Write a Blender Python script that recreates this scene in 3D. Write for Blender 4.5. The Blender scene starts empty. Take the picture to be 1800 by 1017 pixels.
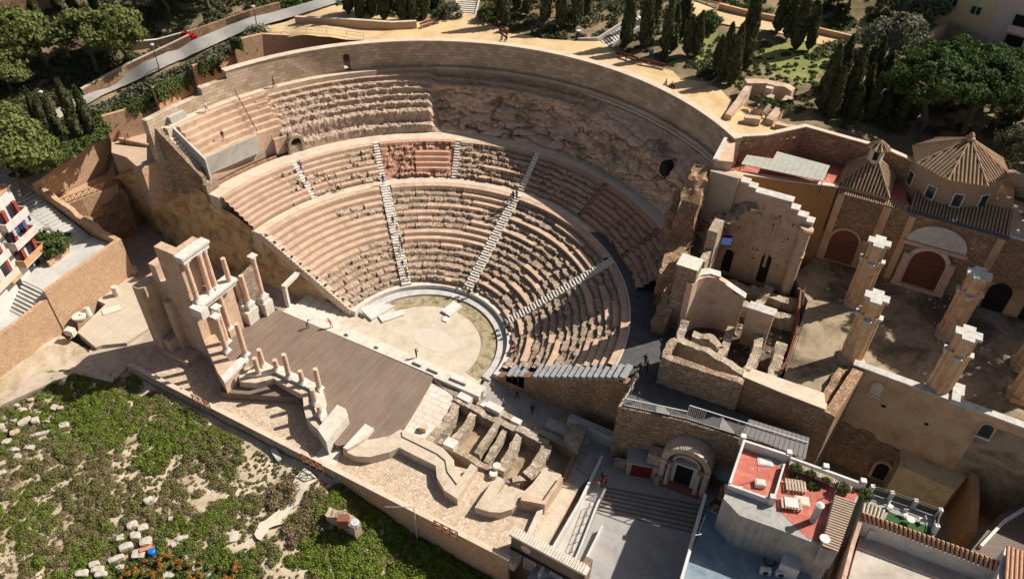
import bpy, math, random
import numpy as np
from math import sin, cos, pi, radians
random.seed(7)
rng = np.random.default_rng(11)
scene = bpy.context.scene
col = scene.collection
# ------------------------------------------------------------------ survey: camera position found from the plan of the theatre
CAM = np.array([45.63859, -61.61288, 74.88307]); YAW, PITCH, ROLL, FPX = -0.47703988, 0.70497871, 0.02443102, 1329.78
_fw = np.array([sin(YAW)*cos(PITCH), cos(YAW)*cos(PITCH), -sin(PITCH)])
_r0 = np.array([cos(YAW), -sin(YAW), 0.0]); _u0 = np.cross(_r0, _fw)
_R = cos(ROLL)*_r0 + sin(ROLL)*_u0; _U = -sin(ROLL)*_r0 + cos(ROLL)*_u0
def at(px, py, z):
    d = _fw + _R*(px-900)/FPX - _U*(py-508.5)/FPX
    s = (z-CAM[2])/d[2]
    return (float(CAM[0]+s*d[0]), float(CAM[1]+s*d[1]))
def ats(pts, z): return [at(x, y, z) for x, y in pts]
def ztop(px, py, xy):
    """height of a vertical line over xy where it reaches picture row of (px,py)"""
    d = _fw + _R*(px-900)/FPX - _U*(py-508.5)/FPX
    h = d[:2]; rel = np.array(xy)-CAM[:2]
    s = float(rel@h/(h@h)); return float(CAM[2]+s*d[2])
def pol(r, deg): a = radians(deg); return (r*cos(a), r*sin(a))
# ------------------------------------------------------------------ noise
def _hash(ix, iy, iz, seed):
    n = (ix*73856093) ^ (iy*19349663) ^ (iz*83492791) ^ (seed*2654435)
    n = (n ^ (n >> 13)) * 1274126177
    n = n & 0x7fffffff
    n = ((n ^ (n >> 16)) * 668265263) & 0x7fffffff
    return (n & 0xffff)/65535.0
def vnoise(P, scale=1.0, seed=0):
    P = np.asarray(P, float)*scale + 1000.0
    i = np.floor(P).astype(np.int64); f = P-i; f = f*f*(3-2*f)
    out = 0
    for dx in (0, 1):
        for dy in (0, 1):
            for dz in (0, 1):
                w = (f[..., 0] if dx else 1-f[..., 0])*(f[..., 1] if dy else 1-f[..., 1])*(f[..., 2] if dz else 1-f[..., 2])
                out = out + w*_hash(i[..., 0]+dx, i[..., 1]+dy, i[..., 2]+dz, seed)
    return out
def fbm(P, scale=1.0, seed=0, octv=3):
    P = np.asarray(P, float); a, t, o = 1.0, 0.0, 0
    for k in range(octv):
        o = o + a*(vnoise(P, scale*2**k, seed+k*17)-0.5); t += a; a *= 0.5
    return o/t*2
# ------------------------------------------------------------------ object helpers
def wloc(o):
    p = np.zeros(3)
    while o is not None: p = p+np.array(o.location); o = o.parent
    return p
def tag(o, label, cat, group=None):
    o['label'] = label; o['category'] = cat
    if group: o['group'] = group
    return o
def thing(name, label, cat, loc=(0, 0, 0), group=None, rz=0):
    o = bpy.data.objects.new(name, None); o.location = loc; o.rotation_euler = (0, 0, rz)
    o.empty_display_size = 0.3; col.objects.link(o); return tag(o, label, cat, group)
def copy_tree(o, parent=None):
    c = o.copy(); col.objects.link(c); c.parent = parent
    for ch in list(o.children): copy_tree(ch, c)
    return c
def ccw(p):
    a = sum(p[i][0]*p[(i+1) % len(p)][1]-p[(i+1) % len(p)][0]*p[i][1] for i in range(len(p)))
    return list(p) if a > 0 else list(p)[::-1]
def rot2(x, y, a): return (x*cos(a)-y*sin(a), x*sin(a)+y*cos(a))
class MB:
    def __init__(s): s.v = []; s.f = []; s.m = []; s.arr = []; s.attrs = None
    def add(s, vs, fs, mi=0):
        b = len(s.v); s.v.extend([tuple(map(float, v)) for v in vs])
        for f in fs: s.f.append(tuple(b+i for i in f)); s.m.append(mi)
        return s
    def prism(s, poly, z0, z1, mi=0, mt=None, bottom=True):
        n = len(poly); zz1 = list(z1) if hasattr(z1, '__len__') else [z1]*n; zz0 = list(z0) if hasattr(z0, '__len__') else [z0]*n
        a = sum(poly[i][0]*poly[(i+1) % n][1]-poly[(i+1) % n][0]*poly[i][1] for i in range(n))
        if a < 0: poly = list(poly)[::-1]; zz1 = zz1[::-1]; zz0 = zz0[::-1]
        vs = [(p[0], p[1], z) for p, z in zip(poly, zz0)]+[(p[0], p[1], z) for p, z in zip(poly, zz1)]
        s.add(vs, [(i, (i+1) % n, n+(i+1) % n, n+i) for i in range(n)], mi)
        b = len(s.v)-2*n
        s.f.append(tuple(b+n+i for i in range(n))); s.m.append(mi if mt is None else mt)
        if bottom: s.f.append(tuple(b+i for i in range(n))[::-1]); s.m.append(mi)
        return s
    def box(s, c, size, rz=0, z0=None, mi=0):
        hx, hy = size[0]/2, size[1]/2
        zz = (c[2]-size[2]/2, c[2]+size[2]/2) if z0 is None else (z0, z0+size[2])
        p = [(c[0]+rot2(x, y, rz)[0], c[1]+rot2(x, y, rz)[1]) for x, y in ((-hx, -hy), (hx, -hy), (hx, hy), (-hx, hy))]
        return s.prism(p, zz[0], zz[1], mi)
    def beam(s, p, q, w, h, mi=0):
        """rectangular bar from p to q (3D)"""
        p, q = np.array(p, float), np.array(q, float); d = q-p; L = np.linalg.norm(d)
        if L < 1e-6: return s
        d /= L; u = np.cross(d, (0, 0, 1.0)); n = np.linalg.norm(u); u = u/n if n > 1e-4 else np.array([1.0, 0, 0]); v = np.cross(u, d)
        vs = [b+u*a*w/2+v*c*h/2 for b in (p, q) for a, c in ((-1, -1), (1, -1), (1, 1), (-1, 1))]
        return s.add(vs, [(0, 3, 2, 1), (4, 5, 6, 7), (0, 1, 5, 4), (1, 2, 6, 5), (2, 3, 7, 6), (3, 0, 4, 7)], mi)
    def tube(s, p, q, r0, r1=None, n=8, mi=0):
        r1 = r0 if r1 is None else r1
        p, q = np.array(p, float), np.array(q, float); d = q-p; L = np.linalg.norm(d)+1e-9; d /= L
        u = np.cross(d, (0.31, 0.17, 0.93)); u /= np.linalg.norm(u); v = np.cross(d, u)
        vs = [p+r0*(cos(2*pi*i/n)*u+sin(2*pi*i/n)*v) for i in range(n)]+[q+r1*(cos(2*pi*i/n)*u+sin(2*pi*i/n)*v) for i in range(n)]
        return s.add(vs, [(i, (i+1) % n, n+(i+1) % n, n+i) for i in range(n)]+[tuple(range(n))[::-1], tuple(range(n, 2*n))], mi)
    def path(s, pts, r, n=6, mi=0):
        for a, b in zip(pts[:-1], pts[1:]): s.tube(a, b, r, r, n, mi)
        return s
    def lathe(s, c, prof, n=20, mi=0):
        vs = [(c[0]+r*cos(2*pi*i/n), c[1]+r*sin(2*pi*i/n), c[2]+z) for r, z in prof for i in range(n)]
        fs = [(k*n+i, k*n+(i+1) % n, (k+1)*n+(i+1) % n, (k+1)*n+i) for k in range(len(prof)-1) for i in range(n)]
        fs += [tuple(range(n))[::-1], tuple((len(prof)-1)*n+i for i in range(n))]
        return s.add(vs, fs, mi)
    def wall(s, pts, w, z0, z1, side=0, mi=0):
        """polyline wall of thickness w; side 1 = body to the left of the line, -1 right, 0 centred; z1 may be one per point"""
        P = np.array([p[:2] for p in pts], float); n = len(P)
        d = P[1:]-P[:-1]; d /= np.linalg.norm(d, axis=1)[:, None]
        nn = np.stack([-d[:, 1], d[:, 0]], 1)
        off = []
        for i in range(n):
            if i == 0: m = nn[0]
            elif i == n-1: m = nn[-1]
            else:
                m = nn[i-1]+nn[i]; m = m/max(0.3, (m@nn[i]))
            off.append(m)
        off = np.array(off)
        a, b = (0.5, -0.5) if side == 0 else ((1.0, 0.0) if side > 0 else (0.0, -1.0))
        Lp = P+off*w*a; Rp = P+off*w*b
        zz1 = list(z1) if hasattr(z1, '__len__') else [z1]*n; zz0 = list(z0) if hasattr(z0, '__len__') else [z0]*n
        vs = []
        for i in range(n):
            vs += [(*Rp[i], zz0[i]), (*Rp[i], zz1[i]), (*Lp[i], zz1[i]), (*Lp[i], zz0[i])]
        fs = []
        for i in range(n-1):
            a0, b0 = 4*i, 4*i+4
            for k in range(4): fs.append((a0+k, b0+k, b0+(k+1) % 4, a0+(k+1) % 4)[::-1])
        fs += [(0, 1, 2, 3)[::-1], tuple(4*(n-1)+k for k in (0, 1, 2, 3))]
        return s.add(vs, fs, mi)
    def grid(s, V, mi=0, flip=False):
        """V: array (a,b,3)"""
        a, b = V.shape[:2]; base = len(s.v)
        s.v.extend(map(tuple, V.reshape(-1, 3).tolist()))
        for i in range(a-1):
            for j in range(b-1):
                q = (base+i*b+j, base+i*b+j+1, base+(i+1)*b+j+1, base+(i+1)*b+j)
                s.f.append(q[::-1] if flip else q); s.m.append(mi)
        return s
    def rough(s, pts, w, z0, z1, side=0, step=0.45, amp=0.12, ztj=0.35, seed=1, mi=0, batter=0.0):
        """rubble wall: a swept section whose faces and crest are broken by noise"""
        P = np.array([p[:2] for p in pts], float); n = len(P)
        zt = np.array(list(z1) if hasattr(z1, '__len__') else [z1]*n, float); zb = np.array(list(z0) if hasattr(z0, '__len__') else [z0]*n, float)
        seg = np.linalg.norm(P[1:]-P[:-1], axis=1); cum = np.concatenate([[0], np.cumsum(seg)])
        T = np.unique(np.concatenate([np.arange(0, cum[-1], step), cum]))
        X = np.interp(T, cum, P[:, 0]); Y = np.interp(T, cum, P[:, 1]); ZT = np.interp(T, cum, zt); ZB = np.interp(T, cum, zb)
        eps = 0.02
        tx = np.interp(T+eps, cum, P[:, 0])-np.interp(T-eps, cum, P[:, 0]); ty = np.interp(T+eps, cum, P[:, 1])-np.interp(T-eps, cum, P[:, 1])
        L = np.hypot(tx, ty)+1e-9; nx, ny = -ty/L, tx/L
        a, b = (0.5, -0.5) if side == 0 else ((1.0, 0.0) if side > 0 else (0.0, -1.0))
        cr = np.stack([X, Y, ZT], 1)
        ZT = ZT+ztj*fbm(cr, 0.7, seed, 2)+ztj*0.5*np.round(fbm(cr, 0.35, seed+5, 1)*2)/2
        hmax = max(0.5, float((ZT-ZB).max())); nh = max(2, int(hmax/step)); nw = max(2, int(w/step)+1)
        rows = []
        for k in range(nh+1): q = k/nh; rows.append((b*w-(1-q)*batter*hmax, q, 0))
        for k in range(1, nw): q = k/nw; rows.append(((b+(a-b)*q)*w, 1.0, 1))
        for k in range(nh+1): q = 1-k/nh; rows.append((a*w, q, 0))
        V = np.zeros((len(rows), len(T), 3))
        for r, (o, q, tp) in enumerate(rows):
            V[r, :, 0] = X+nx*o; V[r, :, 1] = Y+ny*o; V[r, :, 2] = ZB+(ZT-ZB)*q
        N = V.copy()
        for k in range(3): V[:, :, k] += amp*fbm(N, 1.3, seed+31*k, 2)*(0.6 if k == 2 else 1)
        s.grid(V, mi, flip=True)
        base = len(s.v)-V.shape[0]*V.shape[1]; m = len(T)
        s.f.append(tuple(base+r*m for r in range(len(rows)))); s.m.append(mi)
        s.f.append(tuple(base+r*m+m-1 for r in range(len(rows)))[::-1]); s.m.append(mi)
        return s
    def build(s, name, mats, parent=None, smooth=False, loc=None, kind=None, label=None):
        V = np.array(s.v, float)
        if parent is not None: org = wloc(parent)
        elif loc is not None: org = np.array(loc, float)
        else: org = np.array([*( (V[:, :2].min(0)+V[:, :2].max(0))/2), V[:, 2].min()])
        me = bpy.data.meshes.new(name)
        me.from_pydata((V-org).tolist(), [], s.f)
        if not isinstance(mats, (list, tuple)): mats = [mats]
        for m in mats: me.materials.append(m)
        if len(mats) > 1: me.polygons.foreach_set('material_index', s.m)
        boxuv(me, org)
        if s.attrs:
            for k, a in s.attrs.items():
                at_ = me.attributes.new(k, 'FLOAT', 'POINT'); at_.data.foreach_set('value', np.asarray(a, np.float32).ravel())
        if smooth: me.polygons.foreach_set('use_smooth', [True]*len(me.polygons))
        me.update()
        o = bpy.data.objects.new(name, me); col.objects.link(o)
        if parent is not None: o.parent = parent
        else: o.location = org
        if kind: o['kind'] = kind
        if label: o['label'] = label
        return o
def boxuv(me, org=(0, 0, 0)):
    uv = me.uv_layers.new(name='UVMap'); nl = len(me.loops)
    if nl == 0: return
    vi = np.zeros(nl, np.int32); me.loops.foreach_get('vertex_index', vi)
    co = np.zeros(len(me.vertices)*3); me.vertices.foreach_get('co', co); co = co.reshape(-1, 3)+np.array(org)
    pn = np.zeros(len(me.polygons)*3); me.polygons.foreach_get('normal', pn); pn = pn.reshape(-1, 3)
    lt = np.zeros(len(me.polygons), np.int32); me.polygons.foreach_get('loop_total', lt)
    n = np.repeat(pn, lt, axis=0); p = co[vi]
    flat = np.abs(n[:, 2]) > 0.75
    t = np.stack([-n[:, 1], n[:, 0]], 1); t /= (np.linalg.norm(t, axis=1)[:, None]+1e-9)
    u = np.where(flat, p[:, 0], (p[:, :2]*t).sum(1)); v = np.where(flat, p[:, 1], p[:, 2])
    uv.data.foreach_set('uv', np.stack([u, v], 1).astype(np.float32).ravel())
def fastmesh(name, V, F, mats, mi=None, parent=None, org=(0, 0, 0), attrs=None, smooth=False):
    """V (n,3), F (m,4) quads"""
    me = bpy.data.meshes.new(name); V = np.asarray(V, np.float32)-np.asarray(org, np.float32); F = np.asarray(F, np.int32); k = F.shape[1]
    me.vertices.add(len(V)); me.vertices.foreach_set('co', V.ravel())
    me.loops.add(F.size); me.loops.foreach_set('vertex_index', F.ravel())
    me.polygons.add(len(F)); me.polygons.foreach_set('loop_start', np.arange(0, F.size, k, dtype=np.int32)); me.polygons.foreach_set('loop_total', np.full(len(F), k, np.int32))
    for m in (mats if isinstance(mats, (list, tuple)) else [mats]): me.materials.append(m)
    if mi is not None: me.polygons.foreach_set('material_index', np.asarray(mi, np.int32))
    if attrs:
        for nm, a in attrs.items():
            t = me.attributes.new(nm, 'FLOAT', 'POINT'); t.data.foreach_set('value', np.asarray(a, np.float32).ravel())
    if smooth: me.polygons.foreach_set('use_smooth', [True]*len(F))
    me.update(calc_edges=True); me.validate()
    boxuv(me, org)
    return me
def link(name, me, parent=None, loc=(0, 0, 0)):
    o = bpy.data.objects.new(name, me); col.objects.link(o); o.parent = parent; o.location = loc; return o
def gridfaces(a, b):
    i, j = np.meshgrid(np.arange(a-1), np.arange(b-1), indexing='ij'); q = (i*b+j).ravel()
    return np.stack([q, q+1, q+b+1, q+b], 1)
# ------------------------------------------------------------------ materials
class NT:
    def __init__(s, name):
        s.m = bpy.data.materials.new(name); s.m.use_nodes = True; s.t = s.m.node_tree; s.N = s.t.nodes; s.L = s.t.links
        s.b = s.N['Principled BSDF']; s.b.inputs['Specular IOR Level'].default_value = 0.25
        s.pos = s.N.new('ShaderNodeNewGeometry').outputs['Position']
    def n(s, kind, **kw):
        nd = s.N.new('ShaderNode'+kind)
        for k, v in kw.items():
            if k in nd.inputs.keys(): s.set(nd.inputs[k], v)
            else: setattr(nd, k, v)
        return nd
    def set(s, inp, v):
        if isinstance(v, bpy.types.NodeSocket): s.L.new(v, inp)
        else: inp.default_value = v
    def noise(s, scale, detail=4, rough=0.6, vec=None, dist=0.0):
        return s.n('TexNoise', Vector=s.pos if vec is None else vec, Scale=scale, Detail=detail, Roughness=rough, Distortion=dist).outputs['Fac']
    def ramp(s, fac, stops, interp='LINEAR'):
        r = s.n('ValToRGB', Fac=fac); e = r.color_ramp; e.interpolation = interp
        while len(e.elements) < len(stops): e.elements.new(0.5)
        for el, (p, c) in zip(e.elements, stops):
            el.position = p; el.color = (*c, 1) if hasattr(c, '__len__') else (c, c, c, 1)
        return r.outputs['Color']
    def mix(s, f, a, b, bt='MIX'):
        m = s.N.new('ShaderNodeMix'); m.data_type = 'RGBA'; m.blend_type = bt
        s.set(m.inputs[0], f)
        for i, x in ((6, a), (7, b)):
            s.set(m.inputs[i], (*x, 1) if isinstance(x, (tuple, list)) and len(x) == 3 else x)
        return m.outputs[2]
    def math(s, op, a, b=0.0, clamp=False):
        m = s.N.new('ShaderNodeMath'); m.operation = op; m.use_clamp = clamp; s.set(m.inputs[0], a); s.set(m.inputs[1], b); return m.outputs[0]
    def bump(s, h, st=0.5, d=0.05, prev=None):
        b = s.n('Bump', Height=h, Strength=st, Distance=d)
        if prev is not None: s.L.new(prev, b.inputs['Normal'])
        return b.outputs['Normal']
    def out(s, c, rough=0.9, normal=None, spec=None):
        s.set(s.b.inputs['Base Color'], (*c, 1) if isinstance(c, tuple) else c); s.set(s.b.inputs['Roughness'], rough)
        if normal is not None: s.L.new(normal, s.b.inputs['Normal'])
        if spec is not None: s.b.inputs['Specular IOR Level'].default_value = spec
        return s.m
def uvof(s): return s.n('UVMap').outputs['UV']
def M_plain(name, c, var=0.12, scale=1.5, rough=0.85, bump=0.0, dirt=0.0, spec=0.25):
    s = NT(name); lo = tuple(x*(1-var) for x in c); hi = tuple(min(1, x*(1+var)) for x in c)
    cc = s.ramp(s.noise(scale, 6), [(0.3, lo), (0.7, hi)])
    if dirt: cc = s.mix(s.ramp(s.noise(0.35, 5, 0.7), [(0.5, 0.0), (0.75, dirt)]), cc, tuple(x*0.45 for x in c))
    nm = s.bump(s.noise(9*scale, 4), bump, 0.03) if bump else None
    return s.out(cc, rough, nm, spec)
def M_rubble(name, stones, mortar, scale=2.2, bump=0.9, stain=None, stainamt=0.5, asp=1.6, gap=0.06):
    """field-stone masonry in world space"""
    s = NT(name)
    mp = s.n('Mapping', Vector=s.pos); mp.inputs['Scale'].default_value = (1, 1, asp)
    warp = s.n('VectorMath', operation='ADD'); s.L.new(mp.outputs[0], warp.inputs[0])
    nz = s.n('TexNoise', Vector=s.pos, Scale=1.7, Detail=2); sc = s.n('VectorMath', operation='SCALE'); s.L.new(nz.outputs['Color'], sc.inputs[0]); sc.inputs['Scale'].default_value = 0.35
    s.L.new(sc.outputs[0], warp.inputs[1])
    vo = s.n('TexVoronoi', Vector=warp.outputs[0], Scale=scale); ve = s.n('TexVoronoi', feature='DISTANCE_TO_EDGE', Vector=warp.outputs[0], Scale=scale)
    k = len(stones); sep = s.n('SeparateColor', Color=vo.outputs['Color'])
    cc = s.ramp(sep.outputs[0], [(0.05+0.9*i/max(1, k-1), c) for i, c in enumerate(stones)])
    cc = s.mix(s.ramp(s.noise(5, 5, 0.7), [(0.3, 0.0), (0.8, 0.55)]), cc, tuple(x*0.6 for x in stones[0]), 'MIX')
    edge = s.ramp(ve.outputs['Distance'], [(gap*0.3, 0.0), (gap, 1.0)])
    cc = s.mix(edge, mortar, cc)
    if stain: cc = s.mix(s.ramp(s.noise(0.33, 6, 0.65), [(0.45, 0.0), (0.68, stainamt)]), cc, stain)
    h = s.math('ADD', edge, s.math('MULTIPLY', s.noise(12, 4), 0.6))
    return s.out(cc, 0.95, s.bump(h, bump, 0.06), 0.15)
def M_brick(name, c1, c2, mortar, w=0.9, h=0.45, mort=0.012, bump=0.5, stain=None, stainamt=0.6, uv=True, sscale=0.25):
    s = NT(name); v = uvof(s)
    br = s.n('TexBrick', Vector=v, Scale=1.0); br.inputs['Color1'].default_value = (*c1, 1); br.inputs['Color2'].default_value = (*c2, 1); br.inputs['Mortar'].default_value = (*mortar, 1)
    br.inputs['Mortar Size'].default_value = mort; br.inputs['Brick Width'].default_value = w; br.inputs['Row Height'].default_value = h; br.inputs['Bias'].default_value = -0.1
    cc = s.mix(s.ramp(s.noise(2.2, 6, 0.7), [(0.35, 0.0), (0.75, 0.4)]), br.outputs['Color'], tuple(x*0.62 for x in c1))
    if stain: cc = s.mix(s.ramp(s.noise(sscale, 6, 0.65), [(0.45, 0.0), (0.7, stainamt)]), cc, stain)
    hh = s.math('SUBTRACT', s.math('MULTIPLY', s.noise(8, 4), 0.5), br.outputs['Fac'])
    return s.out(cc, 0.92, s.bump(hh, bump, 0.03), 0.18)
def M_mottle(name, stops, scale=0.8, bump=0.4, bs=7, speck=None, detail=8, rough=0.95, dist=0.4):
    s = NT(name); k = len(stops)
    cc = s.ramp(s.noise(scale, detail, 0.68, dist=dist), [(0.28+0.44*i/max(1, k-1), c) for i, c in enumerate(stops)])
    if speck: cc = s.mix(s.ramp(s.noise(6, 3, 0.6), [(0.56, 0.0), (0.68, 0.75)]), cc, speck)
    return s.out(cc, rough, s.bump(s.noise(bs, 6, 0.65), bump, 0.08), 0.15)
def M_streak(name, c1, c2, dark, amt=.6):
    s = NT(name); mp = s.n('Mapping', Vector=s.pos); mp.inputs['Scale'].default_value = (1.6, 1.6, .16)
    cc = s.ramp(s.noise(.8, 6, .65), [(.3, c1), (.7, c2)])
    cc = s.mix(s.ramp(s.noise(1.3, 6, .7, vec=mp.outputs[0]), [(.48, 0.), (.74, amt)]), cc, dark)
    cc = s.mix(s.ramp(s.noise(2.6, 5, .7), [(.6, 0.), (.75, .5)]), cc, tuple(x*.6 for x in c1))
    return s.out(cc, .9, s.bump(s.noise(9, 4), .2, .03), .2)
def M_planks(name, c1, c2, w=0.2, ang=0.0, L=3.0, gap=0.008, rough=0.7):
    s = NT(name); mp = s.n('Mapping', Vector=s.pos); mp.inputs['Rotation'].default_value = (0, 0, ang)
    br = s.n('TexBrick', Vector=mp.outputs[0], Scale=1.0); br.inputs['Color1'].default_value = (*c1, 1); br.inputs['Color2'].default_value = (*c2, 1); br.inputs['Mortar'].default_value = (*[x*0.4 for x in c1], 1)
    br.inputs['Mortar Size'].default_value = gap; br.inputs['Brick Width'].default_value = L; br.inputs['Row Height'].default_value = w
    mp2 = s.n('Mapping', Vector=mp.outputs[0]); mp2.inputs['Scale'].default_value = (0.15, 5, 1)
    cc = s.mix(s.ramp(s.noise(1.0, 5, 0.7, vec=mp2.outputs[0]), [(0.3, 0.0), (0.75, 0.5)]), br.outputs['Color'], tuple(x*0.7 for x in c1))
    cc = s.mix(s.ramp(s.noise(0.3, 4), [(0.4, 0.0), (0.7, 0.25)]), cc, tuple(min(1, x*1.35) for x in c2))
    return s.out(cc, rough, s.bump(br.outputs['Fac'], -0.3, 0.01), 0.25)
def M_tile(name, c1, c2, dark, bump=1.0):
    """old clay barrel tiles; geometry carries the ribs, this gives colour"""
    s = NT(name); cc = s.ramp(s.noise(3.5, 5, 0.75), [(0.25, dark), (0.45, c1), (0.7, c2)])
    cc = s.mix(s.ramp(s.noise(0.7, 4), [(0.45, 0.0), (0.7, 0.5)]), cc, dark)
    return s.out(cc, 0.9, s.bump(s.noise(14, 3), 0.4, 0.03), 0.15)
def M_leaf(name, c1, c2, c3, trans=0.25):
    s = NT(name); oi = s.n('ObjectInfo').outputs['Random']
    cc = s.ramp(s.noise(1.6, 4, 0.7), [(0.3, c1), (0.5, c2), (0.72, c3)])
    cc = s.mix(s.math('MULTIPLY', oi, 0.35), cc, tuple(x*0.7 for x in c1))
    s.out(cc, 0.75, None, 0.15)
    tr = s.n('BsdfTranslucent', Color=cc); mx = s.N.new('ShaderNodeMixShader'); mx.inputs[0].default_value = trans
    s.L.new(s.b.outputs[0], mx.inputs[1]); s.L.new(tr.outputs[0], mx.inputs[2]); s.L.new(mx.outputs[0], s.N['Material Output'].inputs[0])
    return s.m
# ------------------------------------------------------------------ palette
def M_seat():
    s = NT('theatre_stone')
    at_ = lambda n: s.n('Attribute', attribute_name=n).outputs['Fac']
    clean = s.ramp(s.noise(0.9, 6, 0.7), [(0.3, (0.43, 0.285, 0.195)), (0.5, (0.55, 0.38, 0.268)), (0.72, (0.62, 0.46, 0.345))])
    rough = s.ramp(s.noise(1.9, 8, 0.72, dist=0.5), [(0.28, (0.20, 0.14, 0.10)), (0.45, (0.42, 0.30, 0.22)), (0.6, (0.55, 0.42, 0.32)), (0.76, (0.34, 0.22, 0.16))])
    cc = s.mix(at_('er'), clean, rough)
    cc = s.mix(s.ramp(s.noise(.3, 7, .7), [(.48, 0.), (.72, .55)]), cc, (.25, .18, .125))
    rock = s.ramp(s.noise(0.75, 8, 0.7, dist=0.8), [(0.30, (0.30, 0.17, 0.10)), (0.42, (0.60, 0.385, 0.255)), (0.6, (0.76, 0.55, 0.40)), (.75, (.55, .36, .24))])
    cc = s.mix(at_('rock'), cc, rock)
    red = s.ramp(s.noise(1.2, 7, 0.7), [(0.3, (0.33, 0.10, 0.06)), (0.5, (.52, .21, .135)), (0.7, (0.60, 0.30, 0.21))])
    cc = s.mix(at_('red'), cc, red)
    ms = s.math('MULTIPLY', s.math('MULTIPLY', at_('moss'), s.ramp(s.noise(1.7, 7, 0.75), [(0.38, 0.0), (0.6, 1.0)])), 0.9, True)
    cc = s.mix(ms, cc, s.ramp(s.noise(4, 4), [(0.3, (0.06, 0.052, 0.022)), (0.7, (0.155, 0.12, 0.06))]))
    cc = s.mix(s.math('MULTIPLY', at_('ris'), .88), cc, s.ramp(s.noise(2.5, 5, .7), [(.3, (.15, .095, .06)), (.7, (.25, .165, .11))]))  # darkens risers and tread backs: their shade is put into the stone colour
    b1 = s.bump(s.math('MULTIPLY', s.noise(5, 8, 0.7), s.math('ADD', at_('er'), 0.15)), 0.9, 0.12)
    return s.out(cc, 0.95, b1, 0.12)
SEAT = M_seat()
PALE = M_mottle('pale_limestone', [(0.44, 0.38, 0.31), (0.58, 0.52, 0.44), (0.66, 0.6, 0.52)], 1.2, 0.3)
STEPM = M_mottle('stair_stone', [(0.46, 0.40, 0.34), (0.66, 0.59, 0.51), (0.72, 0.66, 0.58)], 1.5, 0.3)
MARBLE = M_mottle('white_marble', [(0.44, 0.39, 0.33), (0.60, 0.555, 0.50), (0.68, 0.635, 0.575)], 1.3, 0.15, rough=0.6)
PINKM = M_mottle('pink_travertine', [(0.42, 0.26, 0.175), (0.60, 0.41, 0.29), (0.68, 0.50, 0.37)], 1.6, 0.25, rough=0.8)
WALK = M_mottle('beige_walkway', [(0.42, 0.33, 0.24), (0.56, 0.455, 0.345), (0.62, 0.52, 0.41)], 0.7, 0.25, 9)
GREYP = M_mottle('grey_slab', [(0.34, 0.32, 0.30), (0.47, 0.45, 0.42), (0.53, 0.51, 0.48)], 0.9, 0.25)
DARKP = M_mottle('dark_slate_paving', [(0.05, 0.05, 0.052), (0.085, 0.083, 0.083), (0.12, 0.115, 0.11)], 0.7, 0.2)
CONC = M_mottle('board_concrete', [(0.33, 0.30, 0.26), (0.43, 0.40, 0.35), (0.50, 0.46, 0.41)], 1.1, 0.35)
ASHLAR = M_brick('sandstone_ashlar', (0.44, 0.325, 0.215), (0.66, 0.53, 0.395), (0.24, 0.175, 0.12), 1.15, 0.5, 0.022, 0.8, (0.27, 0.19, 0.12), 0.6)
WBRICK = M_rubble('orange_rubble', [(0.44, 0.26, 0.145), (0.60, 0.38, 0.225), (0.52, 0.31, 0.18), (0.66, 0.46, 0.30)], (0.62, 0.46, 0.315), 3.4, 0.5, (0.40, 0.26, 0.165), 0.4, gap=0.05)
RUBBLE = M_rubble('brown_rubble', [(0.30, 0.17, 0.095), (0.47, 0.29, 0.17), (0.39, 0.225, 0.12), (0.56, 0.39, 0.255)], (0.25, 0.165, 0.10), 2.4, 1.0, (0.16, 0.11, 0.07), 0.5)
PALERUB = M_rubble('pale_rubble', [(0.36, 0.28, 0.20), (0.52, 0.43, 0.33), (0.45, 0.34, 0.24), (0.60, 0.52, 0.42)], (0.38, 0.29, 0.21), 2.2, 0.9, (0.22, 0.16, 0.10), 0.4)
BIGSTONE = M_rubble('large_block_masonry', [(0.29, 0.195, 0.13), (0.42, 0.30, 0.21), (0.36, 0.245, 0.16), (0.48, 0.36, 0.26)], (0.16, 0.115, 0.08), 1.5, 1.0, (0.15, 0.10, 0.06), 0.55, asp=2.0, gap=0.05)
EARTHW = M_mottle('earth_cut', [(0.14, 0.085, 0.04), (0.38, 0.25, 0.125), (0.58, 0.41, 0.215), (0.40, 0.27, 0.14)], 0.45, 1.0, 3, None, 10)
OCHRE = M_mottle('ochre_plaster', [(0.36, 0.225, 0.12), (0.54, 0.355, 0.205), (0.62, 0.43, 0.265)], 0.4, 0.2, 5, None, 8)
PEACH = M_mottle('peach_plaster', [(0.36, 0.24, 0.155), (0.52, 0.365, 0.255), (0.58, 0.43, 0.32)], 0.7, 0.3, 5)
PODM = M_mottle('podium_mortar', [(0.36, 0.285, 0.205), (0.52, 0.425, 0.32), (0.58, 0.485, 0.375)], 0.9, 0.6, 12, (0.66, 0.57, 0.46))
COBBLE = M_rubble('cobble_bed', [(0.46, 0.34, 0.235), (0.66, 0.53, 0.40), (0.58, 0.44, 0.315), (0.72, 0.6, 0.47)], (0.44, 0.33, 0.235), 2.9, 0.6, (0.40, 0.30, 0.2), 0.3, asp=1.0)
SAND = M_mottle('golden_sand', [(0.44, 0.30, 0.15), (0.56, 0.40, 0.215), (0.62, 0.46, 0.27)], 0.35, 0.2, 14)
ASPH = M_mottle('pale_asphalt', [(0.25, 0.235, 0.21), (0.33, 0.31, 0.28), (0.38, 0.36, 0.33)], 0.4, 0.2, 14)
EARTH = M_mottle('dry_soil', [(0.20, 0.135, 0.08), (0.34, 0.25, 0.165), (0.46, 0.36, 0.26)], 0.5, 0.8, 5)
DECK = M_planks('timber_deck', (0.175, 0.124, 0.092), (0.24, 0.175, 0.132), 0.14, radians(90), 3.2, 0.004)
IRON = M_plain('dark_metal', (0.03, 0.03, 0.032), 0.2, 3, 0.5)
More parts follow.
